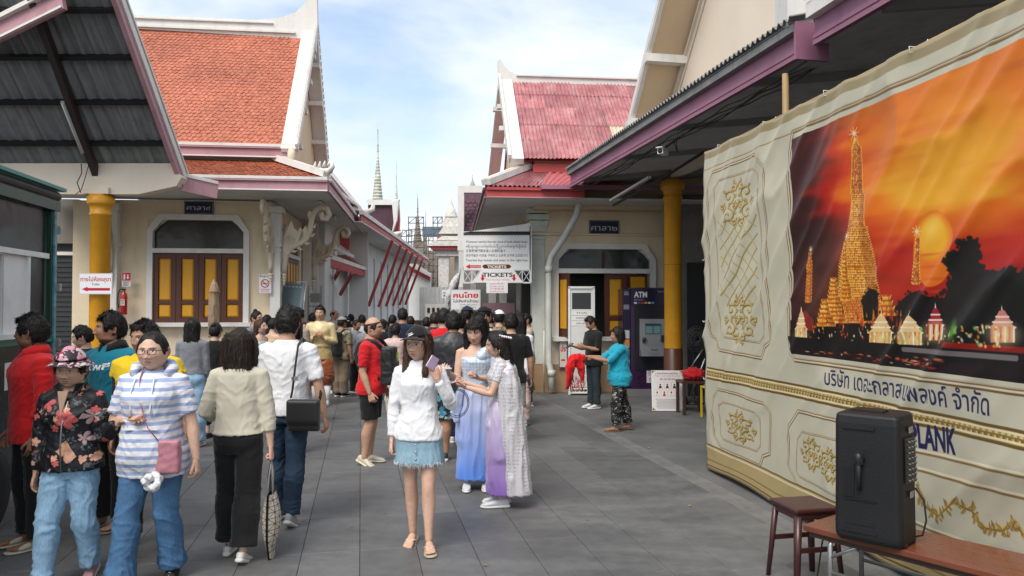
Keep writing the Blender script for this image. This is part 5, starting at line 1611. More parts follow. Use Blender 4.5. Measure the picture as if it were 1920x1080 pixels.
pts=[wp(1085,362,14.0),wp(1085,385,14.0),wp(1080,405,14.05),wp(1058,445,14.2),wp(1034,480,14.35),wp(1029,500,14.38),wp(1029,540,14.38),wp(1029,640,14.38),wp(1029,680,14.38),wp(1034,700,14.34),wp(1034,732,14.34)]
pipe.tube(pts,.062,12)
po=pipe.build('down_pipe',mat('pale_green_pipe',(.55,.57,.53),.5,dirt=.3),None,label='pale drain pipe bending down the corner of the right hall',cat='pipe')
for q in (wp(1085,372,14.0),wp(1029,505,14.38),wp(1034,700,14.34)):MB().lathe([(.075,-.06),(.075,.06)],tuple(q),12).build('collar',mat('pale_green_pipe',(.5,.5,.5)),po)
MB().tube([wp(1020,620,14.42),wp(1020,735,14.42)],.016,6).build('thin_pipe',mat('pale_green_pipe',(.5,.5,.5)),po)
# ------------------------------------------------------------------ right canopy along the street
CR=empty('canopy',(0,0,0),0,'long canopy with mauve fascia and grey corrugated edge over the right walk','canopy','canopies')
pA=Vector((1.05,13.25,3.79));pB=Vector((2.44,6.27,3.79));dAB=(pB-pA).normalized();outv=Vector((dAB.y,-dAB.x,0));outv=outv if outv.x<0 else -outv
f=MB()
def strip(a,b_,dz0,dz1,o0,o1,mi):
    """band between heights dz0..dz1 standing o0..o1 proud"""
    vs=[a+Vector((0,0,dz0))+outv*o0,b_+Vector((0,0,dz0))+outv*o0,b_+Vector((0,0,dz0))+outv*o1,a+Vector((0,0,dz0))+outv*o1,
          a+Vector((0,0,dz1))+outv*o0,b_+Vector((0,0,dz1))+outv*o0,b_+Vector((0,0,dz1))+outv*o1,a+Vector((0,0,dz1))+outv*o1]
    f.add(vs,[(0,1,2,3),(7,6,5,4),(0,4,5,1),(1,5,6,2),(2,6,7,3),(3,7,4,0)],mi,False)
def run(a,b_,h=0):
    strip(a,b_,0+h,.035+h,-.02,.030,0);strip(a,b_,.035+h,.055+h,-.02,.012,1);strip(a,b_,.055+h,.09+h,-.02,.024,0)
    strip(a,b_,.09+h,.215+h,-.02,.008,0)
run(pA,pB);fo=f.build('fascia',[M_purple,M_pink],CR)
f=MB();strip(pA,pB,.217,.29,-.02,.075,0);strip(pA,pB,.292,.30,-.02,.085,0);f.build('gutter',M_sheetG,CR)
f=MB();strip(pB,pB+dAB*.03,-.02,.30,-.25,.06,0);f.build('end_cap',M_purple,CR)
Ltot=(pB-pA).length;nS=9;rise=Vector((.985,.0,.18))
inw=-outv;upv=(inw*.97+Vector((0,0,.24))).normalized()
for k in range(nS):
    a=pA+dAB*(Ltot*k/nS)+outv*.11+Vector((0,0,.325+.004*(k % 2)))
    wd=Ltot/nS+.04
    b=wave_sheet(wd,1.6,.088,.020,seg=6)
    o=b.build('corrugated_sheet',M_sheetG,CR);o.matrix_local=orient(dAB,upv,a)
pC=pB+dAB*.22+Vector((0,0,.03));pD=pC+dAB*4.2
f=MB();run(pC,pD);f.build('fascia',[M_purple,M_pink],CR)
f=MB();strip(pC,pD,.217,.34,-.02,.09,0);f.build('gutter',M_white,CR)
for k in range(4):
    b=wave_sheet(1.08,1.6,.088,.020,seg=6);o=b.build('corrugated_sheet',M_sheetG,CR);o.matrix_local=orient(dAB,upv,pC+dAB*(1.05*k)+outv*.11+Vector((0,0,.37)))
cb=MB();cb.box((GX(1478,6.5)+.05,6.45,4.35),(.22,.3,.55));cb.box((GX(1478,6.5)+.05,6.45,4.60),(.30,.4,.08));cb.build('roof_pier',M_white,CR)
ce=MB();ce.add([pA+Vector((0,1.4,.16)),pA+dAB*13+Vector((0,0,.16)),pA+dAB*13+Vector((7,0,.9)),pA+Vector((7,1.4,.9))],[(0,1,2,3)],0,False)
co=ce.build('ceiling',mat('grey_ceiling',(.50,.50,.49),.8,var=.15,dirt=.4),CR);sd_=co.modifiers.new('s','SOLIDIFY');sd_.thickness=.04
for k in range(6):
    y=13.0-k*1.9;a=pA+dAB*(k*1.9+.4)+Vector((.1,0,.10));MB().bar(a,a+Vector((6.5,.5,.62)),.06,.10).build('ceiling_beam',mat('grey_beam',(.28,.28,.28),.7),CR)
MB().bar(wp(1015,349,13.3)+Vector((0,0,-.02)),wp(1340,352,13.4),.07,.07).build('ceiling_beam',M_purple,CR)
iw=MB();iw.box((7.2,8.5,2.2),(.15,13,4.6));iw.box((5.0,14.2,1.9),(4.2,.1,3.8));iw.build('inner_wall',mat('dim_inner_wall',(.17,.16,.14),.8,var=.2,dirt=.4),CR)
MB().box((4.1,14.05,1.25),(1.6,.05,2.5)).build('dark_area_sheet',M_dark,CR)  # black sheet painting in the dark interior beyond the yellow column
ycol('yellow_column',GX(1262,12.9),12.9,.152,3.86,'round yellow column with brown foot beside the cash machine',band=True)
wr=MB();rr=random.Random(9)
for j in range(4):
    pts=[]
    for k in range(26):
        t=k/25;p=pA.lerp(pB,t)+Vector((.05+.03*j,0,-.03-.012*j-.05*abs(math.sin(t*math.pi*5+j))*rr.uniform(.4,1)));pts.append(p)
    wr.tube(pts,.007,5)
wr.tube([wp(1262,262,10),wp(1270,285,10),wp(1268,262,9.8),wp(1283,250,9.6)],.006,5)
wr.tube([wp(1150,385,12.4),wp(1240,335,11.0),wp(1320,285,9.6)],.02,6)
wr.build('cable_bundle',M_wire,None,label='loose black cables sagging along under the mauve fascia',cat='cable')
tl_=MB()
tl_.bar(wp(1145,376,12.5),wp(1218,332,11.2),.05,.035);tl_.build('tube_lamp',M_lamp,None,label='thin tube lamp fixed under the right canopy ceiling',cat='lamp',group='tube lamps')
cc_=empty('cctv_camera',tuple(wp(1243,285,9.4)),R(-35),'white bullet security camera hanging under the mauve fascia','camera')
b=MB();b.box((0,0,0),(.075,.17,.07));b.box((0,-.01,.042),(.09,.22,.012));b.build('housing',M_white,cc_)
MB().lathe([(.028,0),(.028,.01)],n=12,M=Matrix.Rotation(R(90),3,'X')).build('lens',M_glass,cc_,loc=(0,-.085,0))
MB().tube([(0,.03,.03),(0,.05,.10),(.06,.06,.14)],.010,6).build('bracket',M_white,cc_)
# ------------------------------------------------------------------ big gabled hall above the canopy
BG=empty('gabled_hall',(2.1,13.0,0),R(11.1),'tall pale hall whose steep gable rises over the right canopy','building')
def slope(y):return 5.0-y*1.15
pk=-4.4
gw=MB();gw.extr([(.62,-.25,3.9),(.62,-8.5,3.9),(.62,-8.5,slope(0)),(.62,pk,slope(pk)-.12),(.62,-.25,slope(-.25)-.12)],(.1,0,0));gw.build('gable_wall',M_creamL,BG)
vb=MB();vb.bar((0,.12,slope(.12)),(0,pk,slope(pk)),.07,.16,up=(0,1,1));vb.bar((.05,.1,slope(.1)+.09),(.05,pk,slope(pk)+.09),.14,.035,up=(0,1,1));vb.bar((-.03,.1,slope(.1)-.05),(-.03,pk,slope(pk)-.05),.03,.03,up=(0,1,1));vb.build('verge',M_white,BG)
sf=MB();sf.add([(.04,.1,slope(.1)-.06),(.62,.1,slope(.1)-.06),(.62,pk,slope(pk)-.06),(.04,pk,slope(pk)-.06)],[(0,1,2,3)],0,False);s_=sf.build('verge_soffit',M_gable,BG);q=s_.modifiers.new('s','SOLIDIFY');q.thickness=.04
tr=MB();tr.bar((.60,-.25,slope(-.25)-.20),(.60,pk,slope(pk)-.20),.04,.05,up=(0,1,1));tr.bar((.60,-.25,slope(-.25)-.42),(.60,pk,slope(pk)-.42),.015,.02,up=(0,1,1));tr.build('gable_moulding',M_creamL,BG)
rfb=MB();rfb.add([(.0,.1,slope(.1)+.11),(4,.1,slope(.1)+.11),(4,pk,slope(pk)+.11),(0,pk,slope(pk)+.11)],[(0,1,2,3)],0,False);rfb.build('roof',M_tile,BG)
MB().box((.28,-.83,slope(-.83)-.20),(.70,.16,.13)).build('purlin_end',M_white,BG)
fb_=MB();fb_.box((.22,.02,4.80),(.56,.34,.28));fb_.box((.1,.1,4.58),(.3,.3,.22));fb_.build('verge_foot',M_white,BG)
# ------------------------------------------------------------------ printed cloth banner on a bamboo frame
BA0=Vector((2.015,7.73,0));BD=Vector((.1415,-.99,0)).normalized();BZ=math.atan2(BD.y,BD.x);BN=Vector((BD.y,-BD.x,0))
BLEN,BHT=5.4,3.27;RES=300
def buv(px,py):
    o=Vector((0,0,CH));d=W(px,py,1.0)-o
    t=(BA0-o).dot(BN)/d.dot(BN);p=o+d*t
    return ((p-BA0).dot(BD),p.z-.02)
def bp(px,py):u,v=buv(px,py);return (u*RES,(BHT-v)*RES)
def cA(x,y):return bp(1300+x/1.5435,y/1.5435)
def cB(x,y):return bp(1320+x/1.6367,420+y/1.6367)
cv=Canvas(int(BLEN*RES),int(BHT*RES),'#ccc7b0')
CW,CHh=cv.w,cv.h
yy,xx=np.mgrid[0:CHh,0:CW].astype(np.float64)
nz=vnoise(np.stack([xx.ravel()/90,yy.ravel()/140,0*xx.ravel()],1),3).reshape(CHh,CW)
cv.a[...,:3]*=(1+.035*nz)[...,None]
G1,G2,G3='#8a6f43','#e2d6b2','#a98c55'
def mould(pts,wd=7,closed=True):
    if closed:pts=pts+[pts[0]]
    cv.line(pts,wd*1.3,'#b8a786',.7);cv.line([(x+wd*.45,y+wd*.4) for x,y in pts],wd*.35,'#6f5836');cv.line([(x-wd*.35,y-wd*.3) for x,y in pts],wd*.25,'#86694a');cv.line(pts,wd*.3,'#e6dcc0')
mould([cA(*p) for p in ((48,540),(62,500),(180,447),(192,466),(207,484),(212,700),(222,990),(205,1003),(196,1037),(78,1012),(72,985),(55,970))],9)
mould([cA(*p) for p in ((66,548),(80,523),(176,488),(188,506),(196,700),(204,972),(190,992),(92,975),(80,950))],5)
def scrolls(cx,cy,w,h,n,seed,c1='#aa8f4a',c2='#75602c',wd=5):
    r=random.Random(seed);wd=wd*1.15
    def leaf(x,y,a,L):
        p=[(x,y),(x+math.cos(a+.5)*L*.5,y+math.sin(a+.5)*L*.5),(x+math.cos(a)*L,y+math.sin(a)*L),(x+math.cos(a-.5)*L*.5,y+math.sin(a-.5)*L*.5)]
        cv.poly([(q[0]+1.5,q[1]+1.5) for q in p],c2);cv.poly(p,c1);cv.line([p[0],p[2]],1.2,'#dccb94')
    for m in (-1,1):
        for ox,oy,r0,sp in ((.23,-.22,.17,1),(.25,.20,.16,-1),(.10,-.40,.10,-1),(.40,.0,.08,1),(.10,.40,.09,1),(.08,0,.08,1)):
            x0_,y0_=cx+m*ox*w,cy+oy*h;pts=[]
            for k in range(20):
                a=(1.57 if sp>0 else -1.57)+m*sp*k*.40;q=r0*w*(1-k/22);pts.append((x0_+q*math.cos(a)*m*m,y0_+q*math.sin(a)*h/w*1.05))
            cv.line([(x+2,y+2) for x,y in pts],wd,c2);cv.line(pts,wd,c1);cv.line([(x-1,y-1) for x,y in pts],wd*.3,'#e2d29a')
            for k in range(0,12,3):leaf(pts[k][0],pts[k][1],math.atan2(pts[k][1]-y0_,pts[k][0]-x0_)+m*sp*.6,r0*w*.55)
a_,b_=cA(75,640),cA(185,620);c_,d_=cA(85,885),cA(188,880)
def bil(s,t):
    return (a_[0]*(1-s)*(1-t)+b_[0]*s*(1-t)+c_[0]*(1-s)*t+d_[0]*s*t,a_[1]*(1-s)*(1-t)+b_[1]*s*(1-t)+c_[1]*(1-s)*t+d_[1]*s*t)
for k in range(-4,9):
    for sg in (1,-1):
        pts=[]
        for q in range(25):
            t=q/24;s=(k/4+sg*t*1.35) if sg>0 else (k/4+1.0-t*1.35)
            s=s+.04*math.sin(t*12)
            if 0<=s<=1:pts.append(bil(s,t))
        if len(pts)>1:cv.line([(x+2,y+2) for x,y in pts],3.4,'#94804e');cv.line(pts,3.6,'#b5a064');cv.line([(x-1,y-1) for x,y in pts],1,'#e0d3a2')
for (x,y,n,s_) in ((128,590,16,1),(135,925,16,2)):
    q=cA(x,y);scrolls(q[0],q[1],225,128,n,s_,wd=5)
mould([cB(*p) for p in ((33,530),(50,506),(170,545),(185,550),(203,580),(200,705),(180,712),(170,742),(60,690),(50,675),(35,650))],8)
mould([cB(*p) for p in ((50,556),(62,547),(160,577),(172,596),(172,680),(160,697),(62,660),(52,645))],4)
q=cB(112,622);scrolls(q[0],q[1],215,78,8,5,wd=3.6)
mould([cB(*p) for p in ((262,620),(292,574),(420,605),(470,620),(470,870),(410,862),(290,800),(280,770),(262,740))],8)
mould([cB(*p) for p in ((290,660),(305,637),(420,665),(440,840),(405,830),(300,775),(290,760))],4)
for j,(x,y) in enumerate(((335,705),(395,740))):
    q=cB(x,y);scrolls(q[0],q[1],104,72,4,20+j,wd=2.4)
for y0,y1,c in ((428,640,'#8a6f43'),):
    up0,up1=cB(15,440),cB(982,634);lo0,lo1=cB(15,472),cB(982,684)
    cv.poly([up0,up1,(CW+40,up1[1]),(CW+40,lo1[1]),lo1,lo0],'#a58a4f')
    L=CW
    for k in range(0,int(L/13)):
        x=up0[0]+k*13;
        if x>CW:break
        yt=up0[1]+(up1[1]-up0[1])*(x-up0[0])/(up1[0]-up0[0]);yb=lo0[1]+(lo1[1]-lo0[1])*(x-lo0[0])/(lo1[0]-lo0[0])
        hmid=(yb-yt);cv.blob(x,yt+hmid*.5,5.2,hmid*.26,'#dfcb8e');cv.blob(x+2,yt+hmid*.62,3,hmid*.14,'#7a5f2c')
    ext=lambda p,q2:[p,q2,(CW+40,q2[1]+(q2[1]-p[1])/(q2[0]-p[0])*(CW+40-q2[0]))]
    for dy,wd,c2 in ((0,5,'#6e5426'),(5,4,'#efe3b8'),(12,3,'#8b6e36')):cv.line([(x,y+dy) for x,y in ext(up0,up1)],wd,c2)
    for dy,wd,c2 in ((0,5,'#6e5426'),(-6,4,'#efe3b8')):cv.line([(x,y+dy) for x,y in ext(lo0,lo1)],wd,c2)
for (p,q2) in (((15,712),(330,940)),):
    pass
b0_,b1_=cB(10,720),cB(300,925);cv.poly([(0,CHh-26*3.0),(CW,CHh-26*3.0),(CW,CHh),(0,CHh)],'#b9a473')
for dy,c2,wd in ((-78,'#7d6432',4),(-70,'#e8dcb4',5),(-30,'#8d7340',4),(-12,'#6d552a',4)):cv.line([(0,CHh+dy),(CW,CHh+dy)],wd,c2)
r=random.Random(4)
for p,q2 in (((655,700),(982,770)),((655,755),(982,838)),((640,915),(982,1055))):q2=(q2[0]+900,q2[1]+900*(q2[1]-p[1])/(q2[0]-p[0]));cv.line([cB(*p),cB(*q2)],4,'#8f7447');cv.line([(x,y-5) for x,y in (cB(*p),cB(*q2))],4,'#efe5c6')
stem=[(655,800),(690,870),(730,895),(780,850),(830,880),(860,930),(920,940),(970,915),(1010,1000)]
pts=[cB(*p) for p in stem];cv.line(pts,6,'#8f7237');cv.line([(x,y-2) for x,y in pts],3,'#d8bd74')
r=random.Random(4)
for k in range(70):
    t=k/70*(len(stem)-1);i=int(t);fr_=t-i;x=stem[i][0]*(1-fr_)+stem[i+1][0]*fr_;y=stem[i][1]*(1-fr_)+stem[i+1][1]*fr_
    a=r.uniform(-2.6,-.4) if k % 2 else r.uniform(.4,2.4);L=r.uniform(16,34)
    p0=cB(x,y);p1=cB(x+math.cos(a)*L*.8,y+math.sin(a)*L);pm=cB(x+math.cos(a+.5)*L*.5,y+math.sin(a+.5)*L*.55);pn_=cB(x+math.cos(a-.35)*L*.5,y+math.sin(a-.35)*L*.5)
    cv.poly([(v_[0]+2,v_[1]+2) for v_ in (p0,pm,p1,pn_)],'#8a7448',.6);cv.poly([p0,pm,p1,pn_],r.choice(['#b89446','#c9a556','#a98a44','#d8c07c']));cv.line([p0,p1],1.4,'#80632c')
def warpline(p0,p1):
    def f_(x,y):t=(x-p0[0])/(p1[0]-p0[0]);return (x,y+(p1[1]-p0[1])*t)
    return f_
p0,p1=cB(375,492),cB(900,588)
cv.text('บริษัท เดอะกลาสแพลงค์ จำกัด',p0[0],p0[1],33,'#1c2152',w=p1[0]-p0[0],bold=.008,warp=warpline(p0,p1))
p0,p1=cB(450,645),cB(786,706)
cv.text('THE GLASS PLANK',p0[0],p0[1],42,'#1c2152',w=p1[0]-p0[0],bold=.035,warp=warpline(p0,p1))
# --- the printed sunset picture
IM=[(278,410),(957,108)]
x0p,ytop0=cA(283,405);
TLc,TRc,BLc=cA(285,405),cA(957,115),cA(290,1010)
X0=TLc[0];X1=CW-8;Yt=TLc[1];YtR=cA(957,112)[1];Yb=bp(1492,681)[1]-22
ybr=bp(1920,727)[1];ximg=bp(1920,727)[0]
mould([(X0-14,Yt+30),(X0+6,Yt-18),(CW+30,Yt-18),(CW+30,Yb+14),(X0+10,Yb+14),(X0-6,Yb-6),(X0-14,Yb-30)],10)
PW,PHt=X1-X0,Yb-Yt
yy,xx=np.mgrid[int(Yt):int(Yb),int(X0):int(X1)].astype(np.float64)
sun_c=bp(1748,448);sx_,sy_=sun_c
uu,vv=xx-sx_-50,yy-sy_-10
n_=vnoise(np.stack([xx.ravel()/150+yy.ravel()/400,yy.ravel()/26,0*xx.ravel()],1),5).reshape(xx.shape)
n2_=vnoise(np.stack([xx.ravel()/60,yy.ravel()/12,0*xx.ravel()+3],1),6).reshape(xx.shape)
d=np.hypot(uu/1.7,(vv+150)/1.0)/PHt
tband=(yy-Yt)/PHt
warm=1-sstep(d+.10*n_+.04*n2_,.05,.62)
c_dark=np.array([70,14,12])/255;c_red=np.array([196,28,12])/255;c_or=np.array([240,120,14])/255;c_ye=np.array([250,190,50])/255
col=c_dark+(c_red-c_dark)*sstep(warm,.0,.35)[...,None];col=col+(c_or-col)*sstep(warm,.30,.72)[...,None];col=col+(c_ye-col)*(sstep(warm,.7,1.0)*.8)[...,None]
topg=sstep(1-tband,.62,1.0)*sstep(xx-X0,60,320)
col=col+((np.array([232,128,22])/255)-col)*(topg*(.75+.25*n_))[...,None]
lft=1-sstep(xx-X0,0,190);col=col*(1-(lft*.62*sstep(tband,.0,.35))[...,None])+np.array([52,22,24])/255*(lft*.62*sstep(tband,.0,.35))[...,None]
rgt=sstep(xx-sx_,180,600)*sstep(tband,.05,.5);col=col*(1-.7*rgt[...,None])+np.array([200,20,14])/255*.7*rgt[...,None]
low=sstep(tband,.42,.66);col=col*(1-.7*low[...,None])+np.array([172,24,10])/255*.7*low[...,None]
ll=(1-sstep(xx-X0,120,330))*sstep(tband+.05*n_,.34,.5);col=col*(1-.85*ll[...,None])+np.array([44,18,16])/255*.85*ll[...,None]
cl=sstep(n_+.5*n2_,.35,.75)*.04;col=col*(1-cl[...,None]*.9)
inside=np.ones(xx.shape,bool)
cv.a[int(Yt):int(Yb),int(X0):int(X1),:3]=np.clip(col,0,1)
p0_,p1_=bp(1712,393),bp(1795,540);sw_x,sw_y=(p1_[0]-p0_[0])/2,(bp(1753,540)[1]-bp(1753,393)[1])/2;sc_=bp(1753,466)
cv.blob(sc_[0],sc_[1],sw_x,sw_y,'#ec7a14',.95,.04);cv.blob(sc_[0],sc_[1]-sw_y*.28,sw_x*.93,sw_y*.68,'#f8b42a',.95,.35);cv.blob(sc_[0],sc_[1]-sw_y*.5,sw_x*.7,sw_y*.4,'#fcd050',.8,.8)
for k in range(4):cv.blob(sc_[0]+r.uniform(-20,20),sc_[1]+10+k*22,52,4,'#d8481a',.55,.8)
def tree(pxs,n,c,seed,rad=(8,22)):
    q=random.Random(seed)
    P=[bp(*p) for p in pxs];xs=[p[0] for p in P];ys=[p[1] for p in P]
    cv.poly(P,c)
    for k in range(n):
        i=q.randrange(len(P));j=(i+1) % len(P);t=q.random()
        x=P[i][0]*(1-t)+P[j][0]*t+q.uniform(-8,8);y=P[i][1]*(1-t)+P[j][1]*t+q.uniform(-6,6)
        if x<X0+4:continue
        rr_=q.uniform(*rad)*.6;cv.blob(x,y,rr_,rr_*.8,c,.95,.5)
tree([(1780,600),(1776,560),(1790,520),(1782,490),(1800,478),(1815,452),(1832,452),(1838,480),(1848,505),(1930,512),(2050,500),(2600,480),(2600,700),(1780,640)],190,'#0f110e',1,(5,15))
tree([(1485,640),(1485,600),(1530,595),(1560,600),(1640,590),(1660,600),(1700,560),(1740,555),(1780,560),(1780,650),(1500,645)],60,'#140c09',2,(4,10))
q_r=random.Random(77)
def tower(cx,top,bot,w0,w1,seed,tiers=18,glow=.22,dark=0):
    q=random.Random(seed);p=bp(cx,(top+bot)/2);pb_=bp(cx,bot);tiers=int(tiers*1.6)
    cv.blob(p[0],p[1],(w0+w1)*4.2,abs(pb_[1]-p[1])*1.3,'#ff8a1e',glow,.9)
    def xw(t):return (w0+(w1-w0)*(t**1.2))
    cv.poly([bp(cx-w0,top),bp(cx+w0,top)]+[bp(cx+xw(k/12),top+(bot-top)*k/12) for k in range(13)]+[bp(cx-xw(k/12),top+(bot-top)*k/12) for k in range(12,-1,-1)],'#c4601a')
    for k in range(tiers):
        t0,t1=k/tiers,(k+1)/tiers;y0_,y1_=top+(bot-top)*t0,top+(bot-top)*t1;w_=xw(t1)*1.04;ya=y0_+(y1_-y0_)*.45
        cv.poly([bp(cx-w_,ya),bp(cx+w_,ya),bp(cx+w_,y1_),bp(cx-w_,y1_)],q.choice(['#f7b233','#ffc84a','#eda02a'] if not dark else ['#d97a24','#e08a2c','#b85518']),.95)
        n=max(3,int(w_*.8))
        for j in range(n):
            x=cx-w_+2*w_*(j+.5)/n;p=bp(x,(y0_+y1_)/2);cv.blob(p[0],p[1],q.uniform(1,2.4),q.uniform(1.5,4),q.choice(['#fff3b4','#ffe27a','#b2521a','#ffd25a','#8a3510']),.7,.6)
        for sg in (-1,1):
            a_=bp(cx+sg*w_,ya);b2=bp(cx+sg*w_*1.06,ya-(y1_-y0_)*.3);cv.line([a_,b2],2,'#ffd65e')
    L_=[bp(cx+w0*.3,top),bp(cx+xw(1)*.35,bot),bp(cx+xw(1),bot),bp(cx+w0,top)];cv.poly(L_,'#6e2408',.28)
tower(1604,258,276,1.5,5,1,4,.1);tower(1605,274,365,7,11.5,1,14,.2,1);tower(1609,362,425,13,17,2,10);tower(1611,424,502,18,30,3,11);tower(1613,500,566,31,37,4,9);tower(1615,564,606,36,39,14,5,.1,1)
tower(1519,474,568,3.5,5.5,5,9,.12,1);tower(1589,452,565,3,8,9,9,.1);tower(1723,446,534,3.5,7.5,6,9,.1,1);tower(1568,520,606,4,18,7,7,.1);tower(1552,560,612,4,14,17,4,.1);tower(1665,552,592,5,20,8,3,.1)
for (x,y,s_) in ((1603,250,14),(1519,468,9),(1590,443,9),(1721,434,10)):
    p=bp(x,y);cv.blob(p[0],p[1],s_*.55,s_*.55,'#fff6d8',1,.9)
    for a in (0,.785,1.57,2.356):cv.line([(p[0]-s_*math.cos(a),p[1]-s_*math.sin(a)),(p[0]+s_*math.cos(a),p[1]+s_*math.sin(a))],2,'#ffe9b0',.7)
tree([(1622,602),(1618,560),(1634,540),(1648,545),(1650,600)],26,'#15100a',31,(3,8));tree([(1690,600),(1688,570),(1712,548),(1745,552),(1770,575),(1778,605)],40,'#120c0a',32,(3,9))
for k in range(70):
    x=q_r.uniform(1530,1700);y=q_r.uniform(575,612);p=bp(x,y);h_=q_r.uniform(4,14);cv.poly([(p[0]-3,p[1]+h_),(p[0],p[1]-h_),(p[0]+3,p[1]+h_)],q_r.choice(['#c2341a','#e0561e','#7e1c10','#f08a30']),.75)
for (x,y,w_) in ((1514,600,18),):
    cv.poly([bp(x-w_,y+20),bp(x-w_,y),bp(x,y-18),bp(x+w_,y),bp(x+w_,y+20)],'#8a2412')
q=random.Random(12)
for (x,y,w_,c1,c2) in ((1506,615,12,'#efc890','#fff4cc'),(1655,622,25,'#f3c58a','#fff6d0'),(1715,622,21,'#f5cf98','#fff5d0'),(1760,608,17,'#a8182a','#f4e6d8'),(1893,612,24,'#d98a7c','#ffe0d4')):
    for k in range(3):cv.poly([bp(x-w_*(1-k*.25),y-k*10+2),bp(x-w_*(.5-k*.14),y-k*10-10),bp(x+w_*(.5-k*.14),y-k*10-10),bp(x+w_*(1-k*.25),y-k*10+2)],c1);cv.line([bp(x-w_*(1-k*.25),y-k*10+2),bp(x+w_*(1-k*.25),y-k*10+2)],3,c2)
    cv.poly([bp(x-1.5,y-30),bp(x,y-42),bp(x+1.5,y-30)],c2);cv.poly([bp(x-w_*.86,y),bp(x+w_*.86,y),bp(x+w_*.86,y+30),bp(x-w_*.86,y+30)],'#c98a3a');p=bp(x,y+14);cv.blob(p[0],p[1],44,26,'#ffe9a8',.75,.9)
    for k in range(6):xx_=x-w_*.85+k*w_*.34;cv.line([bp(xx_,y+2),bp(xx_,y+28)],4,c2 if k % 2 else c1)
for k in range(150):
    x=q.uniform(1490,1890);y=q.uniform(612,650);p=bp(x,y);cv.blob(p[0],p[1],q.uniform(1.5,5),q.uniform(2,7),q.choice(['#ffe08a','#fff4cf','#ff9a3a','#9fd060','#f05a28']),.85,.7)
p=bp(1800,620);cv.blob(p[0],p[1],16,26,'#5fae2c',.8,.8)
bank=[(1480,630),(1600,640),(1740,648),(1920,662),(2200,684)]
B1=[bp(*p) for p in bank];cv.poly(B1+[(X1,Yb),(X0,Yb)],'#0e0a0c')
wl=bp(1490,652)[1];cv.poly([bp(1484,652),bp(1700,672),bp(1920,690),(X1,Yb),(X0,Yb)],'#1a0d10')
for k in range(170):
    x=q.uniform(1490,1780);y=655+(x-1490)*.06+q.uniform(0,30);p=bp(x,y)
    if p[1]>Yb-6 or p[0]<X0+4:continue
    cv.blob(p[0],p[1],q.uniform(5,16),q.uniform(1.2,3.2),q.choice(['#c22a14','#e8622a','#8a1b12','#e9d7c8','#f2a25a']),.7,.6)
cv.line([bp(1700,655),bp(1920,672)],9,'#8b8480',.8)
cv.rect(0,0,X0-16,1,'#cbc2a6')
cv.poly([(0,0),(CW,0),(CW,26),(0,26)],'#a3946f');cv.line([(0,60),(CW,60)],3,'#9b8458')
MBan=cv.material('banner_print',.42,.5,bump=9)
ban=empty('printed_banner',tuple(BA0),BZ,'large cream printed cloth banner with a sunset temple picture','banner')
nx,nz2=190,116;vs=[]
U_,V_=np.meshgrid(np.linspace(0,1,nx+1),np.linspace(0,1,nz2+1))
X=U_*BLEN;Z=V_*BHT
dg=(X*.75-Z*.66);dl=(X*.66+Z*.75)
P3=np.stack([dg.ravel()*3.2,dl.ravel()*.75,0*dg.ravel()],1)
f1=(1-np.abs(vnoise(P3,2)))**4;f2=(1-np.abs(vnoise(P3*[2.3,1.2,1]+4,3)))**4
big=vnoise(np.stack([X.ravel()*.9,Z.ravel()*.7,0*X.ravel()],1),8)
small=vnoise(np.stack([X.ravel()*7,Z.ravel()*7,0*X.ravel()],1),9)
disp=(.036*f1+.018*f2+.022*big+.003*small).reshape(X.shape)
disp*=np.clip(1.15-np.abs(V_-.5)*.9,.3,1)*(.35+.65*sstep(V_,0,.25))
sag=.02*np.abs(np.sin(X*math.pi/.62))*sstep(V_,.93,1.0)+.03*np.abs(np.sin(X*2.2))*(1-sstep(V_,0,.08))*-1
edge=.05*vnoise(np.stack([Z.ravel()*1.2,Z.ravel()*0,Z.ravel()*0],1),4).reshape(X.shape)*(1-sstep(U_,0,.12))
me=bpy.data.meshes.new('cloth')
V=np.stack([X+edge,-disp,Z+.02-sag*1.0+.0*X],-1).reshape(-1,3)
i,k=np.meshgrid(np.arange(nz2),np.arange(nx),indexing='ij')
F=np.stack([i*(nx+1)+k,i*(nx+1)+k+1,(i+1)*(nx+1)+k+1,(i+1)*(nx+1)+k],-1).reshape(-1,4)
me.from_pydata(V.tolist(),[],F.tolist());me.materials.append(MBan)
uvl=me.uv_layers.new(name='UVMap');uvs=np.stack([U_,V_],-1).reshape(-1,2)[F.ravel()];uvl.data.foreach_set('uv',uvs.astype(np.float32).ravel());me.shade_smooth()
clo=link('cloth',me,None,ban);q=clo.modifiers.new('s','SOLIDIFY');q.thickness=.003;q.offset=1
tb=MB();tb.tube([(-.03,.03,BHT+.01),(BLEN,.03,BHT+.01)],.018,8);tb.build('top_pole',mat('bamboo',(.36,.24,.11),.55,var=.2),ban)
tie=MB()
for k in range(5):
    x=.35+k*.95;tie.tube([(x,.05,BHT+.02),(x,-.025,BHT+.02),(x+.01,-.03,BHT-.02),(x+.02,.05,BHT-.02),(x+.03,.08,BHT+.06)],.0035,5)
for zz in (2.2,1.55,.95):tie.tube([(0,0,zz),(-.12,.02,zz-.03),(-.25,.06,zz-.02)],.006,5)
tie.build('cable_ties',M_white,ban,kind='stuff')
fx=MB()
for k in (0.05,1.35,2.7,4.1):fx.tube([(k,.09,0),(k,.09,BHT+.02)],.022,8)
fx.build('frame_posts',M_steel,ban)
bb=MB();pbm=W(1473,196,6.5);bb.tube([pbm+Vector((0,0,-1.9)),pbm+Vector((0,0,-.6)),pbm+Vector((0,0,.27))],[.03,.03,.027],10)
bb.build('bamboo_pole',mat('bamboo',(.36,.24,.11),.55),None,label='short bamboo pole standing up behind the banner top',cat='pole')
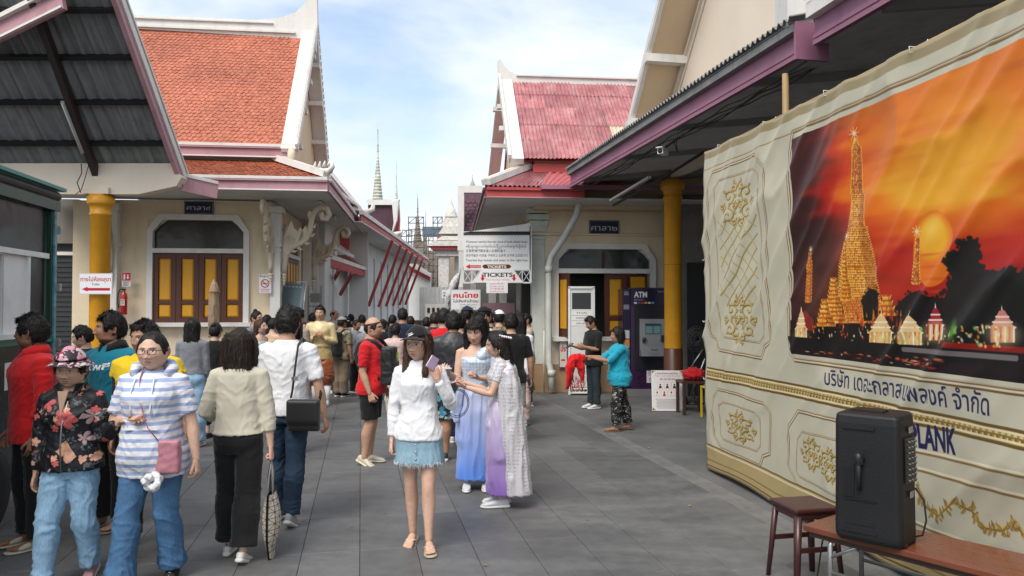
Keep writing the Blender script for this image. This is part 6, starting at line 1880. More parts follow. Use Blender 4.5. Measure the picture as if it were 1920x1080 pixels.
# ------------------------------------------------------------------ long white hall along the lane
LWr=R(1.5)
LW=empty('long_hall',(-4.85,19.4,0),LWr,'long white hall with red eave struts along the left of the lane','building')
w=MB();w.box((-.15,9.6,1.95),(.3,19.4,3.9));
for y in np.arange(1.0,19,1.75):w.box((.03,y,1.7),(.06,.34,3.4))
w.build('wall',M_grey,LW)
w=MB();w.box((-.9,-.12,2.3),(1.5,.24,4.6));w.build('end_wall',M_grey,LW)
e=MB();EX=.93
f=MB();f.box((EX,9.6,3.95),(.05,19.6,.16));f.build('red_fascia',M_red,LW)
f=MB();f.box((EX+.03,9.6,4.085),(.10,19.7,.10));f.box((EX-.12,9.6,4.19),(.14,19.7,.10));f.box((EX+.0,9.6,3.855),(.06,19.6,.025));f.build('white_eave_band',M_white,LW)
f=MB();f.box((EX/2,9.6,3.86),(EX-.04,19.5,.03));f.build('soffit',M_grey,LW)
sl2=MB();sl2.add([(EX-.05,-.3,4.22),(EX-.05,19.5,4.22),(-.55,19.5,5.02),(-.55,-.3,5.02)],[(0,1,2,3)],0,False);sl2.build('lower_roof',M_tile2,LW)
f=MB();f.bar((-.45,-1.2,5.06),(-.45,7.5,5.06),.10,.12);f.bar((-.48,-1.2,5.22),(-.48,7.5,5.22),.16,.09);f.build('upper_eave_band',M_white,LW)
f=MB();f.add([(-.50,-1.2,5.20),(-.50,7.5,5.20),(-1.9,7.5,6.9),(-1.9,-1.2,6.9),(-1.9,7.5,4.6),(-.5,7.5,4.6)],[(0,1,2,3),(1,5,4,2)],0,False);f.build('upper_roof',M_tileP,LW)
f=MB();f.bar((-.42,7.5,5.15),(-1.9,7.5,6.95),.14,.16);f.tube([(-.45,7.5,5.2),(-.2,7.5,5.05),(-.02,7.5,5.18),(.02,7.5,5.38)],[.09,.08,.06,.02],8);f.build('verge',M_white,LW)
f=MB();
for y in (1.2,7.6):f.tube([(EX-.2,y,4.25),(EX-.02,y,4.30),(EX+.12,y,4.34),(EX+.14,y,4.50)],[.08,.07,.05,.015],8)
f.build('eave_curls',M_white,LW).__setitem__('kind','stuff')
for k,(pb_,pt_) in enumerate((((691,574),(730,455)),((710,575),(747,463)),((724,574),(757,468)),((737,573),(767,473)),((749,572),(776,480)),((760,571),(785,487)))):
    Yb=6790/(960-pb_[0])*1.0;Yb=min(Yb,36)
    b=W(pb_[0],pb_[1],Yb);t=Vector((b.x+.86,Yb-.35,3.86))
    LWi=(Matrix.Translation((-4.85,19.4,0)) @ Matrix.Rotation(LWr,4,'Z')).inverted()
    MB().bar(LWi @ b,LWi @ t,.09,.13,up=(0,1,0)).build('eave_strut',M_red,LW)
MB().box((.03,3.1,1.1),(.05,.5,2.2)).build('timber_door',M_brown,LW)
PR=empty('red_porch',(-4.70,17.8,0),R(8),'small white porch with red trimmed lean-to roof between the halls','porch')
PI_=(Matrix.Translation((-4.70,17.8,0)) @ Matrix.Rotation(R(8),4,'Z')).inverted()
def Q(px,py,Y):return PI_ @ W(px,py,Y)
b=MB();b.extr([Q(602,478,19.5),Q(690,508,22.2),Q(690,520,22.2),Q(602,496,19.5)][::-1],(-.04,.06,0));b.build('red_fascia',M_red,PR)
b=MB();b.extr([Q(602,470,19.5),Q(692,503,22.2),Q(692,509,22.2),Q(602,479,19.5)][::-1],(-.02,.10,0));b.build('white_edge',M_white,PR)
b=MB();b.add([Q(602,470,19.5),Q(692,503,22.2),Q(676,486,23.6),Q(602,452,20.9)],[(0,1,2,3)],0,False);o=b.build('lean_to_roof',M_tile2,PR);q=o.modifiers.new('s','SOLIDIFY');q.thickness=.05
for a,c in (((615,546),(636,506)),((638,552),(660,512))):MB().bar(Q(a[0],a[1],20.9),Q(c[0],c[1],19.9),.07,.09).build('strut',M_red,PR)
b=MB();b.extr([Q(636,436,20.95),Q(655,438,21.1),Q(655,470,21.1),Q(636,458,20.95)][::-1],(0,.08,0));b.build('red_gable_board',M_red,PR)
b=MB();b.extr([Q(628,432,20.9),Q(636,432,20.9),Q(637,462,20.9),Q(629,470,20.9)][::-1],(0,.08,0));b.extr([Q(632,462,20.8),Q(664,478,21.3),Q(664,484,21.3),Q(632,470,20.8)][::-1],(0,.1,0));b.build('white_gable_trim',M_white,PR)
b=MB();b.extr([Q(655,425,22.0),Q(690,425,22.0),Q(690,600,22.0),Q(655,600,22)][::-1],(0,.1,0));b.build('side_wall',M_grey,PR)
# ------------------------------------------------------------------ far buildings closing the lane
def at(px,py,Y):return W(px,py,Y)
def poly_wall(name,pts,Y,depth,mt_,parent,dy=0.0):
    b=MB();b.extr([Vector((p.x,p.y,p.z))-parent.location for p in [at(x,y,Y+dy) for x,y in pts]][::-1],(0,depth,0));return b.build(name,mt_,parent)
PH=empty('plum_roof_hall',(GX(880,26),26,0),0,'white-edged gable hall with dark plum roof right of the lane','building')
poly_wall('white_barge',[(858,348),(904,348),(904,361),(870,361),(869,470),(858,470)],26,.3,M_white,PH)
bz=MB();O=at(869,446,26)-PH.location;Utop=at(869,361,27.4)-PH.location
scale_tiles(O,(1,0,0),Utop-O,8,10,.17,.19,.02).build('roof_tiles',M_tileP,PH,kind='stuff')
bz=MB();bz.add([O+Vector((-.05,.03,-.05)),O+Vector((2.2,.03,-.05)),Utop+Vector((2.2,.03,0)),Utop+Vector((-.05,.03,0))],[(0,1,2,3)],0,False);bz.build('roof',M_tileP,PH)
poly_wall('wall',[(860,440),(1000,440),(1000,600),(860,600)],27.6,.3,M_grey,PH)
GP=empty('gate_pavilion',(GX(832,34),34,0),0,'white gateway pavilion with stacked red-edged roofs at lane end','pavilion')
M_lace=mat('white_stucco_relief',(.62,.60,.55),.75,var=.25,vs=9,bump=.5,bs=18,dirt=.3)
poly_wall('column',[(822,475),(842,475),(840,560),(822,560)],34,.4,M_lace,GP)
poly_wall('column',[(852,475),(866,475),(866,560),(852,560)],34.6,.4,M_lace,GP)
poly_wall('lintel',[(814,468),(870,468),(866,480),(818,480)],33.9,.6,M_lace,GP)
poly_wall('red_fascia',[(804,461),(880,461),(880,468),(809,468)],33.7,.8,M_red,GP)
for k,(a,b_,c,d_) in enumerate(((800,880,461,451),(817,875,450,443),(822,872,438,424),(826,868,424,408))):
    poly_wall('roof_tier',[(a,c),(b_,c),(b_-8,d_),(a+14-k*2,d_)],33.6+.2*k,1.2,M_lace,GP)
poly_wall('red_band',[(818,452),(876,452),(876,444),(820,444)],33.95,.6,M_red,GP)
pr_=MB();c0=at(846,408,34.6)-GP.location;s0=34.6/1400*.72
pr_.lathe([(16*s0,0),(17*s0,4*s0),(14*s0,7*s0),(15*s0,12*s0),(11*s0,16*s0),(11*s0,22*s0),(7*s0,26*s0),(5*s0,34*s0),(1.5*s0,42*s0),(.5*s0,56*s0)],tuple(c0),12);pr_.build('crown',M_lace,GP)
def spire(px,ytop,ybase,wbase,Y,label,mt_,kind=0):
    """ringed tapering spire"""
    s=Y/1400;base=at(px,ybase,Y);h=(ybase-ytop)*s;w_=wbase*s/2*.82;prof=[]
    root=empty('temple_spire',(base.x,Y,0),0,label,'spire','temple spires')
    z0=base.z
    n=15;zz=0
    for k in range(n):
        t=k/n;r=w_*(1-t)**1.05*.95+w_*.10;za=h*.58*t;zb=h*.58*(k+.72)/n
        prof+=[(r,z0+za),(r*1.10,z0+za+(zb-za)*.3),(r*.98,z0+zb),(r*.80,z0+zb+.001)]
    r=w_*.14
    prof+=[(r*1.6,z0+h*.585),(r*1.2,z0+h*.61),(r,z0+h*.66),(r*1.5,z0+h*.665),(r*.9,z0+h*.675),(r*.55,z0+h*.85),(r*.9,z0+h*.855),(r*.35,z0+h*.865),(r*.15,z0+h)]
    MB().lathe(prof,n=14).build('ringed_shaft',mt_,root)
    low=[(w_*2.6,z0-h*.55),(w_*2.3,z0-h*.4),(w_*1.5,z0-h*.25),(w_*1.6,z0-h*.22),(w_*1.15,z0-h*.1),(w_*1.2,z0-h*.06),(w_*1.02,z0)]
    MB().lathe([(w_*3.0,0)]+low,n=14).build('bell_base',mt_,root)
    return root
M_sp=mat('pale_spire',(.50,.50,.42),.7,var=.3,vs=2.0,dirt=.4)
M_sp2=mat('brown_spire',(.24,.19,.14),.75,var=.35,vs=2,dirt=.4)
spire(708,219,375,22,82,'tallest pale ringed spire rising over the left roofs',M_sp)
spire(743,292,402,11,92,'slender grey spire just right of the tallest one',M_sp)
spire(783,358,455,19,74,'brownish ringed spire beside the scaffold',M_sp2)
spire(798,388,470,10,88,'thin dark spire needle between the scaffold towers',M_sp2)
spire(886,324,350,13,50,'small pale pinnacle above the plum-roofed hall',M_sp)
LG=empty('plum_gable_hall',(GX(722,46),46,0),0,'distant plum-tiled roof with white and red gable edge at left','building')
poly_wall('tiled_roof',[(690,384),(735,384),(738,420),(733,455),(690,455)],46,.4,M_tileP,LG)
poly_wall('white_ridge',[(686,374),(748,374),(744,380),(736,384),(690,384)],45.8,.5,M_white,LG)
poly_wall('white_barge',[(735,380),(742,374),(747,376),(744,412),(734,440),(738,418)],45.7,.5,M_white,LG)
poly_wall('red_edge',[(747,378),(749,410),(747,452),(738,440),(744,412)],46.1,.4,M_red,LG)
poly_wall('wall',[(680,450),(752,450),(752,600),(680,600)],47,.5,M_grey,LG)
TM=empty('brown_temple',(GX(790,70),70,0),0,'weathered brown temple tower base wrapped in scaffold far away','tower')
for k,(hw_,y0_,y1_) in enumerate(((9,455,470),(13,470,480),(12,480,492),(18,492,502),(17,502,520),(22,520,530),(21,530,548),(26,548,600))):
    s=70/1400;cx=at(786,500,70);MB().box((cx.x-TM.location.x,.0,(at(786,y0_,70).z+at(786,y1_,70).z)/2),(hw_*2*s,hw_*2*s,(y1_-y0_)*s)).build('tier',M_sp2,TM)
for a,b_,c,d_ in ((800,850,432,600),(826,848,436,600)):pass
poly_wall('blue_hoarding',[(792,425),(828,425),(828,444),(792,444)],71,.3,mat('slate_hoarding',(.11,.14,.18),.7,var=.2),TM)
poly_wall('far_wall',[(770,470),(870,470),(870,600),(770,600)],76,.5,mat('far_tan_wall',(.30,.24,.18),.8,var=.2,vs=.3),TM)
SCF=empty('scaffold',(GX(797,62),62,0),0,'steel pole scaffold with two raised towers against the sky','scaffold')
M_sc=mat('dark_scaffold_pole',(.10,.10,.11),.5,.5)
def scaf(name,x0,x1,y0,y1,nx_,ny_,Y,th=.055):
    b=MB()
    for dd in (0,1.6):
        for i in range(nx_+1):
            x=x0+(x1-x0)*i/nx_;b.tube([at(x,y1,Y+dd)-SCF.location,at(x,y0,Y+dd)-SCF.location],th*.7,5)
        for j in range(ny_+1):
            y=y0+(y1-y0)*j/ny_;b.tube([at(x0-1.5,y,Y+dd)-SCF.location,at(x1+1.5,y,Y+dd)-SCF.location],th*.6,5)
        for i in range(nx_):
            for j in range(0,ny_,2):
                xa,xb=x0+(x1-x0)*i/nx_,x0+(x1-x0)*(i+1)/nx_;ya,yb=y0+(y1-y0)*j/ny_,y0+(y1-y0)*(j+1)/ny_
                b.tube([at(xa,yb,Y+dd)-SCF.location,at(xb,ya,Y+dd)-SCF.location],th*.4,4)
    return b.build(name,M_sc,SCF)
scaf('pole_frame',766,794,407,590,2,16,60);scaf('pole_frame',812,829,407,590,2,16,60);scaf('pole_frame',752,772,432,590,2,14,58);scaf('pole_frame',795,812,440,590,2,13,63)
M_ribf=mat('white_ribbed_fence',(.45,.46,.45),.5,.1,dirt=.3)
FN=empty('ribbed_fence',(GX(815,27),27,0),0,'pale ribbed metal fence panel across the end of the lane','fence')
b=wave_sheet(4.2,2.3,.16,.02,seg=6);o=b.build('ribbed_panel',M_ribf,FN);M=orient((1,0,0),(0,0,1),(-.55,0,.05));o.matrix_local=M
RW=empty('low_hall',(GX(770,40),40,0),0,'low grey-white hall end with red eave beyond the struts','building')
poly_wall('wall',[(745,520),(808,512),(806,600),(740,600)],40,.3,M_grey,RW)
poly_wall('red_eave',[(760,497),(806,519),(806,527),(760,503)],39.8,.3,M_red,RW)
poly_wall('white_roof_edge',[(757,480),(808,513),(806,519),(757,492)],39.6,.3,M_white,RW)
RL=empty('white_rail',(GX(822,21),21,0),0,'white low railing board behind the queue at lane end','rail')
poly_wall('rail_board',[(797,570),(850,570),(850,600),(797,600)],21,.04,M_white,RL)
for k in range(5):poly_wall('dark_slot',[(801+k*9,577),(806+k*9,577),(806+k*9,586),(801+k*9,586)],20.98,.01,M_dark,RL)
# ------------------------------------------------------------------ ticket entrance at the right of the lane
BK=empty('ticket_passage',(GX(930,19),19,0),0,'shaded grey ticket passage behind the hanging sign','entrance')
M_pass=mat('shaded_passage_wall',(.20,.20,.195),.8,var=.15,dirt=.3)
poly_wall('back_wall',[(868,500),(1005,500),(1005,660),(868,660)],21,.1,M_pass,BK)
for a,b_ in ((882,893),(916,930),(936,950),(968,976)):poly_wall('post',[(a,505),(b_,505),(b_,660),(a,660)],20.2,.3,mat('passage_post',(.33,.33,.32),.7),BK)
poly_wall('dark_gap',[(978,510),(996,510),(996,660),(978,660)],18,.1,M_dark,BK)
poly_wall('counter',[(905,568),(965,568),(965,610),(905,610)],19.6,.4,mat('mauve_counter',(.20,.12,.14),.7),BK)
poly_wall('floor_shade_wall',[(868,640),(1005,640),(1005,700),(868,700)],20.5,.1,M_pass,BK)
SGY=14.2
s=SGY/1400
SG=empty('ticket_sign',tuple(at(932,480,SGY)),0,'wide white hanging ticket board with five lines of languages','sign')
W_,H_=126,73
cv=Canvas(1260,730,'#f1f0ef')
L1=['Wisatawan membeli tiket dan masuk di kotak sebelah kanan.','ခရီးသွားများ လက်မှတ်ဝယ်ပြီး ညာဘက်အကွက်သို့ဝင်ပါ','遊客購買門票並進入右側的盒子.','관광객들은 티켓을 구매하고 오른쪽 상자에 입장합니다.','Tourists buy tickets and enter in the right box.']
for k,(t,wd) in enumerate(zip(L1,(1160,1130,760,1170,1170))):cv.text(t,45,215+k*88,42 if k != 4 else 46,'#54585e',w=wd,bold=.015)
cv.poly([(40,668),(120,620),(120,640),(330,640),(330,695),(120,695),(120,715)],'#c8323c');cv.text('ซื้อตั๋วทางนี้',130,682,28,'#ffffff',w=190)
cv.poly([(350,665),(385,628),(860,628),(900,665),(860,705),(385,705)],'#5a1c1c');cv.line([(350,665),(385,628),(860,628),(900,665),(860,705),(385,705),(350,665)],6,'#c79a4a')
cv.text('TICKETS',625,690,44,'#ffffff',w=360,align='C',bold=.03)
pan=panel('board',cv.material('ticket_board_print',.4),M_white,W_*s,H_*s*.99,.03,SG,(0,0,at(932,470,SGY).z-at(932,480,SGY).z))
b=MB();top_=at(932,433.9,SGY).z-at(932,480,SGY).z
b.extr([(-W_/2*s,-.0,top_-.07),(W_/2*s,0,top_-.07),(W_/2*s,0,top_+.16),(-W_/2*s,0,top_-.02)],(0,.031,0));b.build('slanted_top',M_white,SG)
lc_=MB()
for k in range(22):
    x=(-W_/2+W_*k/22)*s;lc_.bar((x,-.012,top_-.075),(x+W_*s/44,-.012,top_-.02),.006,.01,up=(0,1,0));lc_.bar((x+W_*s/44,-.012,top_-.02),(x+W_*s/22,-.012,top_-.075),.006,.01,up=(0,1,0))
lc_.build('zigzag_trim',mat('grey_trim',(.2,.2,.2),.5),SG,kind='stuff')
TR_=MB();zt2,zb2=at(932,506,SGY).z-at(932,480,SGY).z,at(932,530,SGY).z-at(932,480,SGY).z
for z in (zt2,zb2):TR_.bar((-W_/2*s,.02,z),(W_/2*s,.02,z),.03,.03)
for k in range(9):
    x=(-W_/2+W_*k/8)*s;TR_.bar((x,.02,zb2),(x,.02,zt2),.02,.02)
    if k<8:
        x2=(-W_/2+W_*(k+1)/8)*s;TR_.bar((x,.02,zb2),(x2,.02,zt2),.012,.012);TR_.bar((x,.02,zt2),(x2,.02,zb2),.012,.012)
TR_.bar((W_/2*s,.02,zb2),(W_/2*s,.02,top_+.1),.04,.04);TR_.build('truss',mat('white_truss',(.6,.6,.6),.5),SG)
cv=Canvas(900,250,'#f1f0ef');cv.text('TICKETS',450,135,78,'#23272c',w=530,align='C',bold=.03);cv.text('Tourists buy tickets',450,210,38,'#c04a52',w=420,align='C')
for x in (150,700):cv.poly([(x+18,90),(x+58,90),(x+58,160),(x+80,160),(x+38,222),(x-4,160),(x+18,160)],'#c8242e')
cv.poly([(0,0),(0,250),(2,250),(160,0)],'#8a8d90');cv.poly([(900,0),(900,250),(898,250),(740,0)],'#8a8d90')
T2=empty('ticket_sign',tuple(at(933,518,SGY-.04)),0,'small slanted sign reading TICKETS with two red down arrows','sign')
me=MB();hw_,hh_=48*s,12*s
m2=bpy.data.meshes.new('board');tw_=30*s
m2.from_pydata([(-hw_,0,-hh_),(hw_,0,-hh_),(tw_,0,hh_),(-tw_,0,hh_),(-hw_,.02,-hh_),(hw_,.02,-hh_),(tw_,.02,hh_),(-tw_,.02,hh_)],[],[(0,1,2,3),(5,4,7,6),(4,5,1,0),(3,2,6,7),(4,0,3,7),(1,5,6,2)])
mtk=cv.material('tickets_print',.4);m2.materials.append(mtk);m2.materials.append(M_white);m2.polygons.foreach_set('material_index',[0,1,1,1,1,1])
uv=m2.uv_layers.new(name='UVMap')
for li,c in zip(range(4),((0,0),(1,0),(.5+30/96,1),(.5-30/96,1))):uv.data[li].uv=c
m2.update();link('board',m2,None,T2)
cv=Canvas(300,160,'#f1eeee')
for k,(t,c) in enumerate((('กรุณาซื้อตั๋ว','#c04a52'),('Cash only','#a03a42'),('只收现金','#c04a52'),('บัตรผ่านประตู','#c04a52'))):cv.text(t,150,36+k*37,22,c,w=200,align='C')
panel('paper_notice',cv.material('notice_print',.6),M_white,40*s,21*s,.01,None,tuple(at(932,539,SGY-.06)),label='small white paper notice hanging under the TICKETS sign',cat='notice')
cv=Canvas(560,380,'#efeeee');cv.line([(8,8),(552,8),(552,372),(8,372),(8,8)],6,'#9aa0a2')
cv.text('คนไทย',280,150,84,'#d4232c',w=470,align='C',bold=.04);cv.text('ไม่เสียค่าเข้าชม',280,240,48,'#23272c',w=480,align='C',bold=.02);cv.text('THAI PEOPLE',330,300,32,'#666a6e',w=320,align='C');cv.text('FREE ENTRY',330,350,30,'#666a6e',w=300,align='C')
TS=panel('entry_sign',cv.material('entry_print',.4),M_white,56*15.2/1400,38*15.2/1400,.02,None,tuple(at(873,562,15.2)),(0,0,0),label='white sign reading คนไทย in red behind the queue',cat='sign')
cv=Canvas(200,160,'#e9e9e8');cv.text('ทางเข้า',100,80,34,'#23272c',w=150,align='C',bold=.03);cv.rect(30,100,170,130,'#4a5560')
panel('small_sign',cv.material('small_print',.4),M_white,.22,.18,.02,None,tuple(at(838,551,15.9)),label='small white sign left of the red lettered entry sign',cat='sign')
PF=empty('folded_parasol',tuple(at(852,595,15.6)),0,'white folded parasol with black print leaning over the queue','parasol')
b=MB();b.tube([(-.15,0,.05),(-.10,0,.45),(0.02,0,.75),(.12,0,.98)],[(.05,.04),(.17,.08),(.15,.08),(.02,.02)],10)
me=remesh(b,.02,1);folds(me,.02,5,'drape');link('canopy_cloth',me,fab('white_black_cloth',(.5,.5,.5),var=.5),PF)
MB().tube([(-.15,0,-.8),(.13,0,1.02)],.015,6).build('pole',M_steel,PF)
# ------------------------------------------------------------------ glazed food truck at the left edge
KRZ=R(9.8)
TK=empty('food_truck',(-4.15,6.74,0),KRZ,'dark green glass-sided food truck with white window frames at left edge','truck')
TKM=Matrix.Translation((-4.15,6.74,0)) @ Matrix.Rotation(KRZ,4,'Z');TKI=TKM.inverted()
def K(px,py):
    """point on the truck side (local x=0)"""
    o=TKI @ Vector((0,0,CH));d=(TKI @ W(px,py,1.0))-o;t=-o.x/d.x;return o+d*t
M_dg=mat('dark_green_paint',(.008,.045,.028),.3,.1,var=.2,spec=.6)
M_teal=mat('teal_paint',(.02,.20,.17),.3,.1)
M_wpl=mat('white_window_frame',(.72,.74,.73),.4)
def leafprint():
    n=NT('leaf_print_panel');v=n.n('ShaderNodeTexVoronoi');v.inputs['Scale'].default_value=26;v.feature='F1'
    n.l(n.coord((1,1,.55),rot=(.5,0,0)),v.inputs['Vector']);f=n.noise(n.coord(),5,5)
    b=n.ramp(v.outputs['Distance'],[(.1,(.02,.085,.045)),(.5,(.004,.018,.012))]);b=n.mix(n.ramp(f,[(.4,0.0),(.7,.8)]),b,(.006,.02,.018))
    n.col(b);return n.set(.25,0,.6)
M_leaf=leafprint()
L=4.2
b=MB();b.box((-1.0,-L/2+.02,.86),(2.0,L,1.02));b.build('body',M_leaf,TK)
MB().box((-.005,-L/2,1.405),(.05,L,.06)).build('teal_sill',M_teal,TK)
rfm=MB();rfm.box((-1.0,-L/2,2.60),(2.08,L+.1,.10));rfm.build('roof',M_dg,TK)
rr_=MB();rr_.tube([(.03,.0,2.68),(.03,-L,2.68)],.04,10);rr_.build('awning_roll',M_black,TK)
rr_=MB();rr_.box((.03,-L/2,2.745),(.12,L+.1,.03));rr_.build('teal_roof_edge',M_teal,TK)
zt3,zm3,zb3=2.55,2.14,1.44
MB().box((-.03,-.62,2.35),(.012,1.04,.40)).build('upper_pane',M_glass,TK)
MB().box((-.03,-1.95,2.35),(.012,1.5,.40)).build('upper_pane',M_glass,TK)
MB().box((-.012,-1.55,2.135),(.05,2.9,.045)).build('white_rail',M_wpl,TK)
MB().box((-.03,-.27,1.78),(.012,.33,.66)).build('narrow_pane',M_glass,TK)
MB().box((-.02,-.455,1.78),(.05,.035,.66)).build('white_post',M_wpl,TK)
wi=MB();wi.box((-.03,-.665,1.78),(.02,.385,.66));wi.box((-.06,-.85,1.78),(.08,.03,.66));wi.build('white_reveal',M_wpl,TK)
MB().box((-.10,-1.5,1.78),(.012,1.25,.62)).build('service_pane',M_glassg,TK)
fr=MB()
for y in (-.88,-2.2):fr.box((-.09,y,1.78),(.05,.04,.64))
for z in (1.47,2.09):fr.box((-.09,-1.54,z),(.05,1.3,.035))
fr.build('dark_green_frame',M_dg,TK)
MB().box((-.02,-1.4,1.45),(.16,2.2,.04)).build('white_sill',M_wpl,TK)
MB().box((-.20,-1.2,1.8),(.01,.35,.25)).build('menu_card',mat('pale_menu_card',(.45,.48,.46),.4),TK)
cp=MB();cp.box((-.02,-.05,1.45),(.07,.05,2.2),mi=0);cp.box((.02,-.012,1.6),(.02,.045,1.9),mi=1);cp.box((-.06,.06,1.5),(.10,.05,2.1),mi=0)
cp.build('corner_post',[M_dg,mat('blue_sticker_strip',(.10,.26,.30),.3,var=.5,vs=14)],TK)
for z in (2.38,1.86,1.36):
    h=MB();h.box((.03,.03,z),(.05,.05,.07));h.box((.055,.035,z),(.01,.03,.045));h.build('hinge',M_steel,TK)
dm=MB();dm.lathe([(.062,0),(.062,-.03),(.056,-.035)],n=16);o=dm.build('dome_camera',M_wpl,TK,loc=(-.10,-.62,2.105));MB().ball((0,0,-.04),(.045,.045,.035),12,8).build('dome',M_glass,o)
cv=Canvas(500,420,'#06140f')
rnd=random.Random(3)
for k in range(500):
    x,y=rnd.uniform(0,500),rnd.uniform(0,420);a=rnd.uniform(0,6.3);l_=rnd.uniform(6,18);c=rnd.choice(['#0c3a20','#0f4a2c','#071e14','#146040','#0a2a1c'])
    cv.poly([(x,y),(x+l_*math.cos(a+.4),y+l_*math.sin(a+.4)),(x+l_*1.8*math.cos(a),y+l_*1.8*math.sin(a)),(x+l_*math.cos(a-.4),y+l_*math.sin(a-.4))],c,.8)
cv.text('EN',300,190,100,'#f4f4f2',bold=.05,w=150,align='R');cv.text('ter',300,285,60,'#c9c23a',w=100,align='R')
cv.line([(350,60),(350,280)],5,'#e8e8e6');cv.line([(400,220),(400,110),(430,80),(470,80)],12,'#e8e8e6');cv.line([(400,150),(450,150)],10,'#e8e8e6')
kp=empty('tmp');bpy.data.objects.remove(kp)
pn=panel('lettering_panel',cv.material('truck_print',.3),M_dg,1.05,.82,.01,TK,(.012,-.66,1.0),(0,0,R(90)))
wh=empty('wheel_hub',(0,0,0));bpy.data.objects.remove(wh)
t=MB();MW=Matrix.Rotation(R(90),3,'Y')
t.lathe([(.20,-.10),(.30,-.10),(.325,-.07),(.33,0),(.325,.07),(.30,.10),(.20,.10)],n=36,M=MW);wo_=t.build('wheel',mat('black_rubber',(.014,.014,.014),.75,bump=.3,bs=30),TK,loc=(.02,-1.28,.33))
t=MB();t.lathe([(.205,.085),(.19,.05),(.12,.03),(.07,.06),(.02,.065)],n=28,M=MW);t.build('rim',mat('alloy_rim',(.28,.28,.28),.35,.7),wo_)
b=MB();b.box((-1.0,-L/2,.30),(1.9,L-.1,.12));b.build('chassis',M_black,TK)
# ------------------------------------------------------------------ cash machine
AY=14.05
AX0,AX1=GX(1168,AY),GX(1252,AY)
AT=empty('cash_machine',((AX0+AX1)/2,AY+.35,0),0,'dark purple bank cash machine marked ATM behind the yellow column','cash machine')
M_pur=mat('deep_purple_panel',(.034,.010,.048),.3,.1,var=.15,spec=.6)
aw=AX1-AX0;zA=2.03
b=MB();b.box((0,0,.06),(aw+.06,.8,.12));b.build('plinth',mat('grey_plinth',(.16,.16,.16),.8),AT)
cx0=GX(1183,AY)-AT.location.x
hd=Canvas(520,170,'#1d0f38');hd.text('ATM',40,92,58,'#f2f2f6',w=190,bold=.04);hd.text('บริการด่วน',42,128,20,'#cfcbe0',w=140);hd.text('ไทยพาณิชย์',380,40,18,'#cfcbe0',w=130)
for k,c in enumerate(('#e8e8f0','#3656b0','#d23a3a','#e8b03a','#dddddd','#6aa0d8')):hd.rect(40+k*50,142,80+k*50,162,c)
wA=aw/2-cx0
b=MB();b.box(((cx0+aw/2)/2,.02,.12+(zA-.12)/2),(wA,.66,zA-.12));bo=b.build('housing',M_pur,AT)
panel('header',hd.material('atm_header',.3),M_pur,wA-.01,.30,.03,AT,((cx0+aw/2)/2,-.345,zA-.17))
sw=Canvas(120,620,'#1d0f38');sw.text('บัตร',60,40,26,'#dddde8',w=70,align='C');sw.rect(15,100,105,130,'#8a86a0')
for k,c in enumerate(('#c9ccd2','#d98a50','#6a7fa8','#b8c4cc','#7a94a8')):sw.rect(12,260+k*58,108,312+k*58,c)
panel('side_wing',sw.material('atm_wing',.35),M_pur,cx0+aw/2-.01,zA-.16,.60,AT,((-aw/2+cx0)/2,-.28,.12+(zA-.12)/2))
def A_(px,py,dy=0):p=W(px,py,AY);return Vector((p.x-AT.location.x,dy,p.z))
rec=MB();a,c=A_(1190,572),A_(1250,695);rec.box(((a.x+c.x)/2,-.316,(a.z+c.z)/2),(c.x-a.x,.015,a.z-c.z));rec.build('recess_panel',mat('atm_black',(.008,.007,.012),.4),AT)
fa=MB();a,c=A_(1199,598),A_(1248,667);cxm,czm=(a.x+c.x)/2,(a.z+c.z)/2;ww,hh=c.x-a.x,a.z-c.z
fa.box((cxm,-.36,czm),(ww,.08,hh));fa.extr([(a.x,-.40,c.z+.22*hh),(a.x,-.52,c.z+.12*hh),(a.x,-.52,c.z),(a.x,-.40,c.z)],(ww,0,0));M_silver=mat('silver_plastic',(.33,.34,.35),.35,.5)
fo_=fa.build('machine_face',M_silver,AT)
scr=Canvas(200,120,'#5d7f86');scr.rect(0,0,200,26,'#35525c');
for k in range(4):scr.rect(14,36+k*20,90,50+k*20,'#8fb0b4');scr.rect(110,36+k*20,186,50+k*20,'#8fb0b4')
panel('screen',scr.material('atm_screen',.2),M_silver,ww*.62,hh*.27,.02,fo_,(cxm,-.415,a.z-hh*.26))
k_=MB();k_.box((cxm+ww*.36,-.41,czm-.02),(ww*.13,.03,hh*.18));k_.box((cxm-ww*.36,-.41,czm-.05),(ww*.10,.03,hh*.14));k_.lathe([(.035,0),(.03,.03)],(cxm-ww*.33,-.42,czm-.03),10,M=Matrix.Rotation(R(90),3,'X'));k_.build('card_slots',mat('dark_plastic',(.03,.03,.035),.4),fo_)
kp_=MB()
for r_ in range(4):
    for c_ in range(4):kp_.box((cxm-.05+c_*.033,-.485-.012*0,c.z+.13*hh+.026*(3-r_)*.6),(.024,.02,.012))
kp_.build('keypad',M_steel,fo_)['kind']='stuff'
nt=Canvas(160,230,'#c9c7da');nt.text('ประกาศ',80,34,20,'#2a2450',w=90,align='C')
for k in range(4):nt.rect(22,50+k*14,138,55+k*14,'#6a6690')
nt.rect(0,110,160,116,'#1d0f38');nt.rect(0,116,160,230,'#e6e4ec')
for k in range(4):nt.rect(14,126+k*12,120,130+k*12,'#6a6690')
nt.blob(40,204,17,17,'#c22230',1,.1);nt.blob(40,204,12,12,'#e6e4ec',1,.1);nt.line([(28,192),(52,216)],4,'#c22230');nt.rect(80,196,130,212,'#8d8aa6')
a,c=A_(1213,668),A_(1243,718);panel('notice',nt.material('atm_notice',.5),M_white,c.x-a.x,a.z-c.z,.008,AT,((a.x+c.x)/2,-.322,(a.z+c.z)/2))
